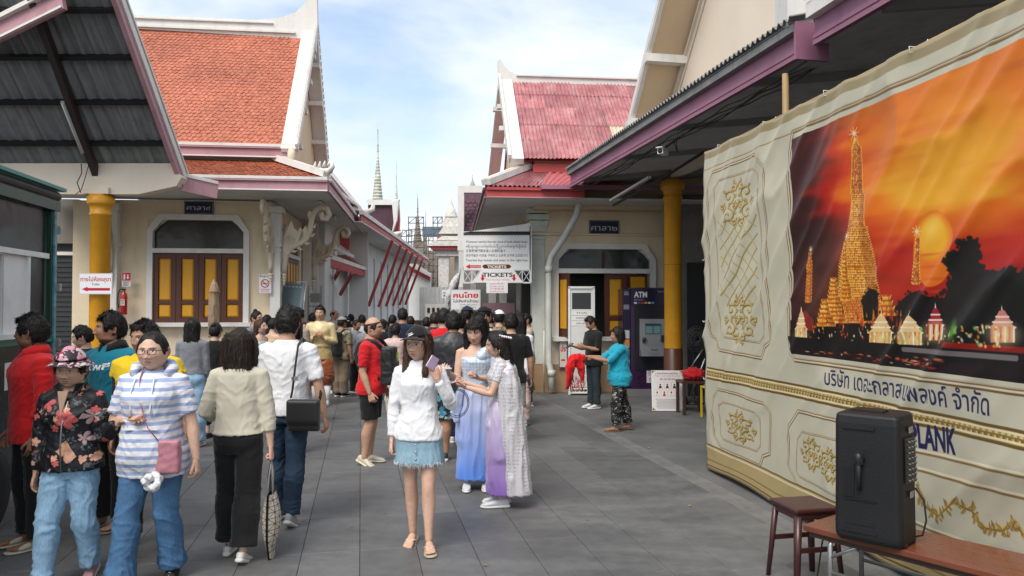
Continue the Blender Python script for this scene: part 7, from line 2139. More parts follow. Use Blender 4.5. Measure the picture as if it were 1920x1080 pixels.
# ------------------------------------------------------------------ white price pillar
PY=14.15
PP=empty('price_stand',(GX(1090,PY),PY,0),0,'tall white notice stand with slatted foot beside the shutters','notice stand')
def Z_(py,Y):return W(960,py,Y).z
zt4,zb4=Z_(540,PY),Z_(726,PY);pw=49*PY/1400
cv=Canvas(250,900,'#e9e9e6');cv.rect(12,16,238,20,'#b0b0ae')
cv.rect(20,40,230,190,'#3a3d40');
for k in range(3):
    cv.rect(14,205+k*48,236,245+k*48,'#f4f4f2');cv.line([(14,247+k*48),(236,247+k*48)],3,'#8e9092');cv.text(('THAI','FOREIGN','OPEN 08.00')[k],125,232+k*48,16,'#2c3036',w=120,align='C')
cv.line([(60,420),(200,400),(220,560),(50,600),(60,420)],2,'#c8c8c6')
for k in range(22):cv.rect(24,640+k*10,24+190*(.6+.4*((k*7) % 5)/5),643+k*10,'#8c8e92')
panel('notice_panel',cv.material('pillar_print',.45),M_wpl,pw*.86,zt4-zb4-.02,.06,PP,(0,-.03,(zt4+zb4)/2))
f=MB()
for sx in (-1,1):f.box((sx*(pw/2-.015),0,zt4/2+.01),(.035,.10,zt4))
f.box((0,0,zt4+.01),(pw,.10,.04));f.box((0,0,zb4-.02),(pw-.07,.09,.03));f.box((0,0,.05),(pw-.07,.09,.03));f.build('frame',M_wpl,PP)
f=MB()
for k in range(6):f.box((-pw/2+.07+k*(pw-.14)/5,0,(zb4-.03+.06)/2),(.016,.03,zb4-.10))
f.build('foot_bars',M_wpl,PP)
cv=Canvas(150,480,'#3a5a98');cv.rect(14,14,136,466,'#e8e2d2');cv.text('ปร',75,190,90,'#c8242e',w=90,align='C',bold=.04);cv.rect(40,330,110,360,'#c8242e')
panel('wall_notice',cv.material('wall_notice_print',.5),M_white,.17,.53,.015,None,tuple(W(1056,664,14.55)),(0,0,RZR),label='narrow blue bordered notice with red writing beside the price stand',cat='notice')
cv=Canvas(500,620,'#e8e6e2');cv.line([(8,8),(492,8),(492,612),(8,612),(8,8)],10,'#f6f5f2')
cv.text('ราคาถ่ายภาพชุดไทย',250,60,28,'#8a3a34',w=330,align='C',bold=.02);cv.text('THAI COSTUME PHOTO',250,100,26,'#d06a78',w=400,align='C');cv.text('泰國服裝',250,150,28,'#6a6f78',w=250,align='C')
r=random.Random(2)
for rr2 in range(2):
    for k in range(4 if rr2 else 3):
        x=(90 if rr2==0 else 40)+k*110;y=180+rr2*120;cv.rect(x,y,x+92,y+104,'#e9b8b4');cv.rect(x+8,y+8,x+84,y+96,'#f4efec')
        c=r.choice(['#1c1a1c','#b8342c','#d8d4d0','#8a8a94','#2a2628']);cv.blob(x+46,y+38,14,16,'#3a2a24');cv.poly([(x+22,y+94),(x+30,y+56),(x+62,y+56),(x+70,y+94)],c)
for k in range(9):cv.rect(60+(k % 3)*10,440+k*17,440-(k*13) % 60,446+k*17,'#9a7a78' if k % 2 else '#5a6488')
for x,y in ((8,8),(492,8),(8,612),(492,612)):
    sx=1 if x<250 else -1;sy=1 if y<300 else -1;cv.poly([(x,y),(x+sx*56,y),(x,y+sy*44)],'#b8761c');cv.poly([(x,y),(x+sx*30,y),(x,y+sy*22)],'#7a1c14')
PSY=12.0
PS=empty('poster_board',(GX(1252,PSY),PSY,0),R(-3),'white costume photo price board with ornamental corners leaning on the floor','poster board')
MX=panel('printed_board',cv.material('poster_print',.35),M_white,.51,.645,.02,PS,(0,.05,.325),(R(-9),0,0))
f=MB();f.tube([(-.2,.09,.6),(-.2,.34,0)],.012,6);f.tube([(.2,.09,.6),(.2,.34,0)],.012,6);f.build('back_legs',M_steel,PS)
TB=empty('side_table',(GX(1301,11.6),11.75,0),R(4),'small dark wooden table behind the poster board','table')
boxo('tabletop',mat('dark_wood',(.045,.018,.012),.45,var=.3),(0,0,.50),(.42,.40,.04),TB,bevel=.006)
for sx in (-1,1):
    for sy in (-1,1):MB().box((sx*.18,sy*.17,.24),(.045,.045,.48)).build('leg',mat('dark_wood',(.045,.018,.012)),TB)
RB=MB();RB.ball((0,0,.10),(.17,.14,.10),14,8);me=remesh(RB,.014,1);folds(me,.02,4,'shirt');o=link('red_bag',me,fab('red_cloth_bag',(.45,.012,.015)),None,(TB.location.x+.03,TB.location.y,.515));tag(o,'crumpled red cloth bag lying on the small dark table','bag')
YS=empty('yellow_stool',(GX(1338,11.3),11.3,0),R(10),'yellow metal stool half hidden by the banner edge','stool')
boxo('seat',mat('yellow_metal',(.60,.42,.01),.4),(0,0,.46),(.32,.30,.025),YS,bevel=.004)
for sx in (-1,1):
    for sy in (-1,1):MB().box((sx*.145,sy*.135,.224),(.025,.025,.448)).build('leg',mat('yellow_metal',(.60,.42,.01)),YS)
MB().box((0,-.137,.30),(.262,.02,.02)).build('rail',mat('yellow_metal',(.6,.42,.01)),YS)
FA=empty('pedestal_fan',(GX(1300,12.9),12.9,0),R(20),'black pedestal fan standing in the shade beyond the poster','fan')
MB().lathe([(.18,0),(.18,.02),(.03,.05),(.018,.08),(.018,1.0)],n=20).build('stand',M_black,FA)
cg=MB()
for rr3 in (.06,.12,.18,.22):
    cg.tube([(rr3*math.cos(a),-.10,1.12+rr3*math.sin(a)) for a in np.linspace(0,2*math.pi,25)],.004,4)
for k in range(20):
    a=k*math.pi/10;cg.tube([(.03*math.cos(a),-.13,1.12+.03*math.sin(a)),(.22*math.cos(a),-.09,1.12+.22*math.sin(a))],.003,4)
cg.build('cage',mat('fan_grey',(.12,.12,.12),.4),FA)['kind']='stuff'
for k in range(3):
    a=k*2.094;q_=MB();q_.add([(0.02*math.cos(a),-.07,1.12+.02*math.sin(a)),(.19*math.cos(a-.35),-.09,1.12+.19*math.sin(a-.35)),(.20*math.cos(a),-.07,1.12+.20*math.sin(a)),(.18*math.cos(a+.35),-.05,1.12+.18*math.sin(a+.35))],[(0,1,2,3)]);ob=q_.build('blade',mat('fan_blade',(.05,.05,.06),.4),FA);ss=ob.modifiers.new('s','SOLIDIFY');ss.thickness=.004
MB().lathe([(.05,0),(.05,.10)],(0,.0,1.12),12,M=Matrix.Rotation(R(90),3,'X')).build('motor',M_black,FA)
fc=MB();fx0=W(1305,735,12.3)
fc.tube([W(1296,740,12.4),W(1322,672,12.2)],.014,6);fc.tube([W(1300,700,12.4),W(1330,730,12.1)],.012,6);fc.tube([W(1288,700,12.5),W(1318,655,12.4)],.012,6)
fc.build('folded_trolley',M_steel,None,label='folded steel trolley frame leaning near the banner edge',cat='trolley')['kind']='stuff'
bpy.data.objects[-1] if False else None
# ------------------------------------------------------------------ loudspeaker, bench and stool in front of the banner
M_sp_=mat('black_speaker_plastic',(.007,.007,.008),.5,0,var=.1,bump=.25,bs=220,spec=.45)
M_vin=mat('reddish_table_top',(.155,.048,.024),.28,0,var=.18,vs=5,spec=.6,stretch=(.4,4,1))
BE=empty('low_table',(2.22,3.70,0),R(-50),'low red-brown varnished table with steel tube legs','table')
BE.rotation_euler=(0,0,math.atan2(3.33-4.29,2.46-1.72));BE.location=((1.72+2.46)/2+.10,(4.29+3.33)/2+.09,0)
tl_len=math.hypot(2.46-1.72,4.29-3.33)+.02
boxo('tabletop',M_vin,(0,.0,.44),(tl_len,.42,.035),BE,bevel=.006)
f=MB();f.box((0,0,.405),(tl_len-.04,.36,.03));f.build('apron',mat('dark_apron',(.06,.03,.02),.5),BE)
for sx in (-1,1):
    f=MB();x=sx*(tl_len/2-.14)
    f.tube([(x,-.17,.0),(x,-.17,.37),(x,-.15,.395),(x,.15,.395),(x,.17,.37),(x,.17,0)],.014,8);f.build('leg',M_steel,BE)
f=MB();f.tube([(-tl_len/2+.14,-.17,.22),(tl_len/2-.14,-.17,.22)],.011,8);f.tube([(-tl_len/2+.14,.17,.22),(tl_len/2-.14,.17,.22)],.011,8);f.tube([(-tl_len/2+.14,-.17,.30),(-tl_len/2+.30,-.17,.40)],.010,6);f.build('stretcher',M_steel,BE,kind='stuff')
ST_=empty('plastic_stool',(1.80,4.63,0),R(12),'dark maroon plastic stool under the corner behind the low table','stool')
M_mar=mat('maroon_plastic',(.050,.014,.014),.35,0,var=.08,spec=.5)
b=MB();b.box((0,0,.47),(.30,.30,.03));b.box((0,0,.44),(.275,.275,.05));o=b.build('seat',M_mar,ST_);m_=o.modifiers.new('b','BEVEL');m_.width=.012;m_.segments=3
for sx in (-1,1):
    for sy in (-1,1):
        q_=MB();q_.tube([(sx*.12,sy*.12,.44),(sx*.155,sy*.155,0)],[(.026,.020),(.018,.014)],8);q_.build('leg',M_mar,ST_)
f=MB();f.bar((-.14,-.14,.24),(.14,-.14,.24),.012,.03);f.bar((-.14,.14,.24),(.14,.14,.24),.012,.03);f.build('stretcher',M_mar,ST_,kind='stuff')
SPK=empty('loudspeaker',(1.95,4.02,.459),R(-43),'large black portable loudspeaker with microphone on the low table','loudspeaker')
sh=[(-.165,-.14),(-.15,-.165),(.15,-.165),(.17,-.14),(.185,.02),(.15,.15),(.10,.175),(-.12,.175),(-.17,.12)]
b=MB();
def sect(k,z):return [(x*k,y*k,z) for x,y in sh]
vs=[];zs=[(0.0,.90),(.02,.99),(.05,1.0),(.62,.97),(.655,.95),(.67,.90)]
for z,k in zs:vs+=sect(k,z)
n=len(sh);fs=[(i*n+j,i*n+(j+1) % n,(i+1)*n+(j+1) % n,(i+1)*n+j) for i in range(len(zs)-1) for j in range(n)]+[tuple(range(n-1,-1,-1)),tuple((len(zs)-1)*n+j for j in range(n))]
b.add(vs,fs,0,False);o=b.build('cabinet',M_sp_,SPK);m_=o.modifiers.new('b','BEVEL');m_.width=.010;m_.segments=3
SPK.scale=(1.0,1.0,1.0)
b=MB();b.box((-.035,-.155,.60),(.16,.03,.018));b.box((-.035,-.155,.06),(.18,.03,.012));b.box((-.035,-.158,.10),(.15,.02,.010));b.build('mouldings',M_sp_,SPK,kind='stuff')
b=MB();b.add([(-.115,-.163,.22),(.03,-.163,.22),(.055,-.163,.26),(.055,-.163,.27),(.02,-.130,.28),(-.09,-.130,.28)],[(0,1,2,3,4,5)]);b.box((-.085,-.162,.31),(.055,.010,.15));b.box((-.03,-.163,.225),(.16,.014,.010));b.build('handle_recess',mat('black_recess',(.004,.004,.004),.5),SPK)
b=MB();b.lathe([(.010,.275),(.011,.36),(.013,.40),(.010,.405),(.017,.42),(.019,.445),(.015,.465),(.004,.472)],(-.03,-.182,0),14);mo=b.build('microphone',mat('mic_grey',(.018,.018,.02),.5),SPK);MB().box((-.03,-.170,.43),(.05,.04,.03)).build('mic_clip',M_sp_,mo)
b=MB();P_=[(.172,-.12),(.183,.0)]
b.extr([(.176,-.115,.33),(.190,.005,.33),(.186,.005,.56),(.173,-.115,.56)],(.006,-.001,0));b.build('control_panel',mat('panel_black',(.02,.02,.02),.35),SPK)
kn=MB();rr=random.Random(1)
for i in range(3):
    for j in range(8):
        t=(i+.5)/3;x=.174+.012*t+.008;y=-.11+.11*t;z=.345+j*.028
        kn.lathe([(.007,0),(.006,.012)],(x,y,z),8,M=Matrix.Rotation(R(90),3,'Y'))
kn.build('knobs',mat('knob_grey',(.10,.10,.10),.5),SPK)['kind']='stuff'
b=MB();b.box((.188,-.05,.27),(.006,.05,.03));b.box((.186,-.05,.60),(.006,.05,.03));b.build('socket_plate',M_steel,SPK)
for sx in (-1,1):
    MB().lathe([(.022,-.012),(.024,0),(.022,.012)],(sx*.0+.16,sx*.07-.02,.015),14,M=Matrix.Rotation(R(90),3,'Y')).build('castor',M_black,SPK)
MB().box((-.03,.0,.672),(.16,.10,.012)).build('top_handle',mat('black_recess',(.004,.004,.004)),SPK)
cb_=MB();cb_.tube([(2.12,3.95,.74),(2.15,3.92,.68),(2.155,3.91,.58),(2.14,3.92,.50),(2.10,3.98,.47)],.005,6);cb_.tube([(1.95,4.22,.50),(1.88,4.35,.47),(1.84,4.46,.30),(1.80,4.44,.10),(1.86,4.40,.012),(2.0,4.5,.01)],.005,6)
cb_.build('power_cable',M_wire,None,label='thin black cable hanging from the loudspeaker down beside the stool',cat='cable')['kind']='stuff'
# ------------------------------------------------------------------ fittings on the left hall
fe=empty('fire_extinguisher',tuple(W(232,590,14.62)),R(6.9),'red fire extinguisher hanging on the left pilaster','fire extinguisher')
MB().lathe([(.055,0),(.062,.01),(.062,.36),(.05,.41),(.022,.44),(.022,.47)],n=20).build('cylinder',mat('extinguisher_red',(.42,.01,.012),.25,spec=.6),fe)
cv=Canvas(60,90,'#d8d8d4');cv.rect(8,10,52,24,'#b02a2a');[cv.rect(10,34+k*9,50,38+k*9,'#5a5a5a') for k in range(5)]
panel('label',cv.material('ext_label',.4),M_white,.075,.12,.004,fe,(0,-.066,.24))
b=MB();b.box((0,0,.49),(.05,.07,.03));b.tube([(0,-.03,.49),(-.06,-.04,.50),(-.10,-.03,.40),(-.105,-.02,.22),(-.08,-.03,.12)],.011,8);b.build('valve_and_hose',M_black,fe)
cv=Canvas(120,200,'#e6e4e4');cv.rect(4,4,116,118,'#c2222c');cv.poly([(70,30),(86,30),(86,70),(98,70),(78,98),(58,70),(70,70)],'#f2f2f2');cv.rect(22,36,44,100,'#f2f2f2');cv.rect(26,22,40,34,'#f2f2f2')
for k in range(5):cv.rect(14,130+k*13,106-(k*17) % 40,136+k*13,'#3a3a3a')
panel('extinguisher_sign',cv.material('ext_sign',.4),M_white,.17,.28,.01,None,tuple(W(237,524,14.66)),(0,0,R(6.9)),label='red and white extinguisher notice above the fire extinguisher',cat='sign')
cv=Canvas(240,360,'#eeecec');cv.line([(4,4),(236,4),(236,356),(4,356),(4,4)],5,'#c0a0a4');cv.text('ห้ามสูบบุหรี่',120,54,30,'#2a2f4a',w=200,align='C',bold=.03)
cv.blob(120,175,82,82,'#c2222c',1,.05);cv.blob(120,175,64,64,'#eeecec',1,.05);cv.rect(70,168,150,184,'#1c1c1c');cv.rect(154,168,170,184,'#7a7a7a');cv.line([(160,160),(176,148),(168,136)],5,'#555555');cv.line([(74,129),(166,221)],16,'#c2222c')
cv.text('NO SMOKING',120,296,20,'#c2222c',w=170,align='C',bold=.02);cv.text('禁止吸煙',120,334,22,'#c2222c',w=140,align='C')
panel('no_smoking_sign',cv.material('smoke_sign',.4),M_white,.25,.385,.01,None,tuple(W(497,532,14.93)),(0,0,R(6.9)),label='white no smoking sign on the corner pilaster of the left hall',cat='sign')
UB=empty('folded_umbrella',(GX(401,13.8),13.8,0),0,'closed tan market umbrella in front of the yellow shutters','umbrella')
b=MB();z_=lambda py:W(960,py,13.8).z
b.tube([(0,0,z_(632)),(0,0,z_(600)),(0,0,z_(565)),(0,0,z_(543)),(0,0,z_(526))],[.085,.10,.085,.065,.02],14);b.tube([(0,0,z_(548)),(0,0,z_(538)),(0,0,z_(528))],[.10,.08,.03],14)
me=remesh(b,.012,2);folds(me,.014,6,'drape');link('canopy_cloth',me,fab('tan_umbrella_cloth',(.36,.25,.16)),UB)
MB().tube([(0,0,0),(0,0,z_(524))],.018,8).build('pole',M_steel,UB);MB().lathe([(.22,0),(.22,.06),(.04,.10)],n=20).build('base',mat('umbrella_base',(.08,.08,.08),.8),UB)
EB_=empty('display_board',tuple(W(548,560,15.4)),R(-14),'tilted blue-grey glass display board behind the crowd','display board')
cv=Canvas(300,420,'#6f8088');
for k in range(5):cv.rect(20+k*50,30,55+k*50,52,'#9fb0b6');
for k in range(7):cv.line([(30,100+k*36),(250-(k*37) % 60,104+k*36)],4,'#8fa0aa',.7)
panel('glass_panel',cv.material('display_print',.12,.8),M_steel,.50,.62,.02,EB_,(0,0,0),(R(-8),R(4),0))
f=MB()
for sx in (-1,1):f.tube([(sx*.27+.03,.02,.36),(sx*.27-.03,.0,-.36),(sx*.3,.1,-1.55)],.014,6)
f.tube([(-.24,.02,.34),(.30,.02,.34)],.014,6);f.build('easel_frame',M_steel,EB_)
LR=empty('folding_rack',tuple(W(590,600,16.2)),R(30),'grey metal folding rack leaning beside the second eave bracket','rack')
f=MB()
for x in (-.14,.14):f.tube([(x,0,-1.3),(x,0,.75)],.016,6)
for k in range(9):f.tube([(-.14,0,-1.1+k*.2),(.14,0,-1.1+k*.2)],.010,5)
f.box((0,-.03,.48),(.20,.02,.20));f.build('frame',mat('grey_rack',(.20,.20,.20),.5,.4),LR)
# ------------------------------------------------------------------ cloth prints
def jeans(name,c,fade=.5):
    n=NT(name);f=n.noise(n.coord(),5,5);g=n.noise(n.coord((1,1,.25)),160,3)
    b=n.ramp(f,[(.3,tuple(x*(1-.35*fade) for x in c)),(.62,tuple(min(1,x*(1+.7*fade)) for x in c))])
    b=n.mix(.4,b,n.ramp(g,[(.3,tuple(x*.6 for x in c)),(.7,tuple(min(1,x*1.5) for x in c))]))
    n.col(b);n.bump(n.mix(.5,g,n.noise(n.coord(),40,4)),.35,.006);return n.set(.85,0,.2)
def stripes(name,a,b_,period=.052,duty=.5):
    n=NT(name);s=n.sep(n.coord());w=n.noise(n.coord(),5,2)
    z=n.math('ADD',s[2],n.math('MULTIPLY',w,.022));fr=n.math('FRACT',n.math('DIVIDE',z,period))
    m=n.math('LESS_THAN',fr,duty);f2=n.noise(n.coord(),200,2)
    col=n.mix(m,b_,a);n.col(n.mix(.15,col,n.ramp(f2,[(.3,.4),(.7,1.0)]),'MULTIPLY'))
    n.bump(n.noise(n.coord(),30,4),.25,.006);return n.set(.85,0,.2)
def floral(name,base,cols,scale=7.5,r=.33,dens=.45,flat=(1,.35,1),leaf=(.10,.11,.12)):
    n=NT(name);co=n.coord(flat)
    def layer(scale,r,off,dens):
        mpn=n.n('ShaderNodeMapping');mpn.inputs['Location'].default_value=(off,off*.7,off*.3);n.l(co,mpn.inputs['Vector'])
        v=n.n('ShaderNodeTexVoronoi');v.inputs['Scale'].default_value=scale;n.l(mpn.outputs['Vector'],v.inputs['Vector'])
        sub=n.n('ShaderNodeVectorMath',operation='SUBTRACT');n.l(mpn.outputs['Vector'],sub.inputs[0]);n.l(v.outputs['Position'],sub.inputs[1])
        s=n.sep(sub.outputs[0]);ang=n.math('ARCTAN2',s[2],s[0]);ln=n.n('ShaderNodeVectorMath',operation='LENGTH');n.l(sub.outputs[0],ln.inputs[0])
        rc=n.sep(v.outputs['Color'])
        pet=n.math('MULTIPLY',n.math('ABSOLUTE',n.math('COSINE',n.math('ADD',n.math('MULTIPLY',ang,2.5),n.math('MULTIPLY',rc[1],6.0)))),.45)
        rad=n.math('MULTIPLY',n.math('ADD',pet,.6),n.math('MULTIPLY',n.math('ADD',rc[2],.45),r/scale))
        m=n.math('MULTIPLY',n.math('LESS_THAN',ln.outputs['Value'],rad),n.math('LESS_THAN',rc[0],dens))
        sh=n.math('DIVIDE',ln.outputs['Value'],rad)
        return m,rc,sh
    col=base if not isinstance(base,tuple) else n.mix(0.0,base,base)
    m0,rc0,sh0=layer(scale*1.7,r*1.4,3.3,.5);lf=n.math('MULTIPLY',m0,n.math('GREATER_THAN',n.noise(n.coord((1,1,1),rot=(0,.7,0)),55,2),.53))
    col=n.mix(lf,col,leaf)
    m,rc,sh=layer(scale,r,0.0,dens);pc=n.ramp(rc[1],[(0.0,cols[0]),(.33,cols[1]),(.66,cols[2]),(.9,cols[0])],'CONSTANT')
    pc=n.mix(1.0,pc,n.ramp(sh,[(0,.35),(.25,.75),(.6,1.0),(1,.7)]),'MULTIPLY');col=n.mix(m,col,pc)
    m,rc,sh=layer(scale*2.1,r,1.7,.33);pc=n.ramp(rc[1],[(0.0,cols[2]),(.5,cols[1])],'CONSTANT');col=n.mix(m,col,pc)
    n.col(col);n.bump(n.noise(n.coord(),28,4),.3,.006);return n.set(.55,0,.35)
def knit(name,c):
    n=NT(name);s=n.sep(n.coord());a=n.math('SINE',n.math('MULTIPLY',s[0],520));b=n.math('SINE',n.math('MULTIPLY',s[2],620))
    h=n.math('MULTIPLY',a,b);n.col(n.ramp(h,[(.0,tuple(x*.72 for x in c)),(.6,c)]));n.bump(h,.6,.004);return n.set(.95,0,.15,.2)
def satin(name,c0,c1,z0,z1,metal=0):
    n=NT(name);s=n.sep(n.coord());mr=n.n('ShaderNodeMapRange');n.l(s[2],mr.inputs[0]);mr.inputs[1].default_value=z0;mr.inputs[2].default_value=z1
    n.col(n.mix(mr.outputs[0],c0,c1));n.b.inputs['Sheen Weight'].default_value=.3;n.bump(n.noise(n.coord((1,1,.1)),60,3),.3,.006)
    return n.set(.38,metal,.5)
def lace(name,c,c2,sc=42):
    n=NT(name);v=n.n('ShaderNodeTexVoronoi');v.feature='DISTANCE_TO_EDGE';v.inputs['Scale'].default_value=sc;n.l(n.coord(),v.inputs['Vector'])
    d=n.noise(n.coord(),170,2);s=n.sep(n.coord())
    dm=n.math('MULTIPLY',n.math('SINE',n.math('MULTIPLY',n.math('ADD',s[2],s[0]),105)),n.math('SINE',n.math('MULTIPLY',n.math('SUBTRACT',s[2],s[0]),105)))
    b=n.ramp(v.outputs['Distance'],[(.02,c),(.16,c2)]);b=n.mix(n.ramp(dm,[(.10,.75),(.3,0.0)]),b,c);b=n.mix(n.ramp(d,[(.60,0.0),(.66,.8)]),b,(.75,.75,.76))
    n.col(b);n.bump(v.outputs['Distance'],.6,.004);return n.set(.45,.1,.5)
C_wh=fab('white_cotton',(.74,.75,.77),bump=.35);C_bk=fab('black_cotton',(.0085,.0085,.0095));C_bkt=fab('black_trouser',(.010,.010,.011),bump=.2)
C_nv=fab('navy_cotton',(.012,.020,.045));C_red=fab('red_cotton',(.56,.012,.018));C_redp=fab('red_polo',(.62,.014,.016))
C_teal=fab('teal_polo',(.006,.175,.255));C_tq=fab('turquoise_tee',(.012,.30,.42));C_gry=fab('grey_jersey',(.19,.20,.22))
C_tau=fab('taupe_shirt',(.30,.24,.20));C_kha=fab('khaki_twill',(.22,.16,.11));C_pinkb=floral('pink_print_blouse',(.56,.42,.38),((.60,.25,.24),(.45,.30,.28),(.62,.5,.46)),14,.4,.5,leaf=(.42,.26,.24))
C_gld=satin('gold_brocade',(.46,.34,.13),(.66,.54,.30),.9,1.45);C_rust=satin('rust_silk',(.20,.045,.015),(.42,.11,.03),.4,.9)
C_camo=floral('tan_camouflage',(.24,.20,.12),((.10,.09,.05),(.32,.27,.16),(.06,.05,.04)),9,.6,.8,leaf=(.13,.11,.07))
C_bei=fab('beige_linen',(.44,.36,.27));C_jkt=fab('dark_windbreaker',(.022,.022,.027),rough=.45,spec=.5);C_yel=fab('yellow_vest',(.72,.50,.012))
J_lt=jeans('light_jeans',(.24,.39,.53),.6);J_md=jeans('mid_jeans',(.060,.135,.25),.55);J_dk=jeans('dark_jeans',(.022,.040,.070),.4);J_sk=jeans('pale_denim',(.19,.30,.37),.4)
def HT(y,Y):return CH-(y-572)/FPX*Y-.015
def rgb(*a):return a
def phone(o,sd,label,col=(.02,.02,.022),up=.0,size=(.075,.15),d=None,off=.085):
    J=o['J'];w_=J['wr'+sd]+J['hd'+sd]*off+V3(0,-.012,up)
    m=MB();m.box((0,0,0),(size[0],.009,size[1]));q=m.mesh('phone');ph=bpy.data.objects.new('phone',q);COL.objects.link(ph)
    q.materials.append(mat('phone_%02x' % int(col[0]*255),col,.25,.1));bv=ph.modifiers.new('b','BEVEL');bv.width=.004
    ph.location=worldpt(o,w_);z=d if d is not None else (0.5,0,.35)
    ph.rotation_euler=(z[0],z[1],o['root'].rotation_euler.z+z[2]);tag(ph,label,'phone','phones held by visitors');return ph
def backpack(o,label,mt_,front=False,w=.30,h=.44,d=.16,z=None,accent=None):
    H=o['H'];s=-1 if front else 1;dep=.085*H
    z=z or .50*H+.17*H;e=held(o,'backpack',label,'backpack','backpacks worn by visitors')
    b=MB();b.box((0,0,0),(w,d,h));b.box((0,s*d*.55,-h*.15),(w*.78,d*.35,h*.5))
    me=remesh(b,.018,6,.6);folds(me,.006,3,'shirt');q=link('bag_body',me,mt_,e,(0,s*(dep+d*.55),z))
    for sx in (-1,1):
        t=MB();x=sx*.075*H
        pts=[V3(x*.8,s*(dep+.03),z+h*.42),V3(x,s*.05*H,.838*H),V3(x*1.1,0,.846*H),V3(x*1.15,-s*.06*H,.82*H),V3(x*1.2,-s*.085*H,.75*H),V3(x*1.35,-s*.05*H,.66*H),V3(x*1.1,s*(dep),z-h*.35)]
        t.tube(pts,[(.006,.022)]*len(pts),8);t.build('strap',mt_,e)
    if accent is not None:
        t=MB();t.box((w*.3,s*(dep+d*.9),z+.02),(.05,.06,h*.6));t.build('bright_pocket',accent,e)
    return e
def decal(o,text,w,h,z,mt_,x=0,y=-1):
    """lettering laid onto the shirt surface"""
    cu=bpy.data.curves.new('t','FONT');cu.body=text;cu.size=1;cu.offset=.02;ob=bpy.data.objects.new('t',cu);me=bpy.data.meshes.new_from_object(ob)
    bpy.data.objects.remove(ob);bpy.data.curves.remove(cu);P=getco(me);P[:,0]=(P[:,0]-P[:,0].mean());P[:,0]*=w/(np.ptp(P[:,0])+1e-6);P[:,1]=P[:,1]/.7*h
    from mathutils.bvhtree import BVHTree
    tm=o['top'].data;bv=BVHTree.FromPolygons([v.co for v in tm.vertices],[p.vertices for p in tm.polygons])
    out=[]
    for p in P:
        hit=bv.ray_cast(Vector((x+p[0]*-y,y*1.0,z+p[1])),Vector((0,-y,0)))[0]
        out.append((hit.x,hit.y+y*.003,hit.z) if hit else (x+p[0],y*.15,z+p[1]))
    setco(me,np.array(out));link('shirt_lettering',me,mt_,o['root'])
# ------------------------------------------------------------------ front left group
A=person(138,4.62,1.415,6,'elderly woman in floral bucket hat and black floral jacket at front left',sex='f',tone='mid',bw=1.10,seed=11,
    face=dict(age=1,chub=.6,w=1.06,jaw=.24,eye=.0036,lip=(.32,.17,.14),blush=.3,brow=.0018,browc=(.12,.09,.07)),head=(0,6,0),hair=dict(style='short',c='dark',quiff=0,side=-.1,t=.012),
    top=dict(name='floral_jacket',mat=floral('black_floral_print',(.010,.010,.013),((.60,.40,.38),(.62,.13,.12),(.68,.36,.24)),9.5,.50,.46),sleeve=1.94,ease=.030,sl_ease=.026,hem=.50,cuff=.5,collar=.835,neck=.845,fold=.007),
    bottom=dict(name='light_jeans',mat=J_lt,cut='straight',ease=.012,len=1.9,fold=.007),shoe=('slipon',(.42,.24,.26),(.5,.45,.44)),
    armL=((.22,-.02,-1),(.80,-.75,.55)),armR=((.16,.0,-1),(.06,-.18,-1)),handL=(.9,-.3,.25),palmL=(.1,-.4,-.8),hpL='loose',hpR='relax',legL=((.03,-.02,-1),(.0,.36,-1)),legR=((.08,-.34,-1),(.02,-.06,-1)),footL=(0,24))
hat=cap(A,floral('hat_print',(.03,.02,.03),((.50,.03,.06),(.62,.50,.48),(.62,.28,.36)),17,.55,.85,(1,1,1),leaf=(.5,.42,.4)),'bucket')
z_=MB();z_.tube([(0,-.130,.50*1.415),(0.003,-.150,.62*1.415),(0.006,-.142,.70*1.415),(.03,-.118,.80*1.415)],.005,6);z_.build('zip',M_steel,A['root'])
cl=MB()
for s in (-1,1):cl.add([(s*.012,-.108,1.10),(s*.085,-.060,1.215),(s*.075,.0,1.235),(s*.045,-.055,1.225),(s*.012,-.125,1.06)],[(0,1,2,3,4)] if s>0 else [(4,3,2,1,0)])
co=cl.build('collar',C_bk,A['root']);q=co.modifiers.new('s','SOLIDIFY');q.thickness=.010
vv=MB();vv.add([(-.030,-.112,1.19),(.030,-.112,1.19),(.0,-.140,1.04)],[(0,1,2)]);q=vv.build('neck_opening',mat('neck_skin',(.40,.25,.17),.6),A['root']);q.modifiers.new('s','SOLIDIFY').thickness=.008
Bp=person(290,4.62,1.535,2,'woman in glasses and blue striped hooded tee holding the older woman',sex='f',tone='light',bw=1.14,bd=1.14,seed=5,belly=.012,
    face=dict(chub=.7,w=1.07,jaw=.25,lip=(.42,.17,.16),age=.35),head=(3,2,0),hair=dict(style='bun',c='black',front=.72,t=.010,bun=1,bp=(0,.10,.02)),
    top=dict(name='striped_hoodie',mat=stripes('blue_white_stripe',(.33,.40,.62),(.72,.72,.75),.050,.42),sleeve=.78,ease=.030,sl_ease=.030,hem=.435,fold=.0065,box=.9),
    bottom=dict(name='blue_jeans',mat=J_md,cut='boot',ease=.012,fold=.006),shoe=('sneaker',(.012,.012,.013),(.02,.02,.02)),
    armR=((.34,-.02,-1),(-.75,-.62,.18)),armL=((.30,.05,-1),(.16,-.10,-1)),hpR='grip',palmR=(0,.4,-1),hpL='loose',legL=((.03,.0,-1),(.0,.30,-1)),legR=((.10,-.32,-1),(.07,-.06,-1)),footL=(5,20))
glasses(Bp,mat('dark_red_frame',(.03,.012,.012),.3))
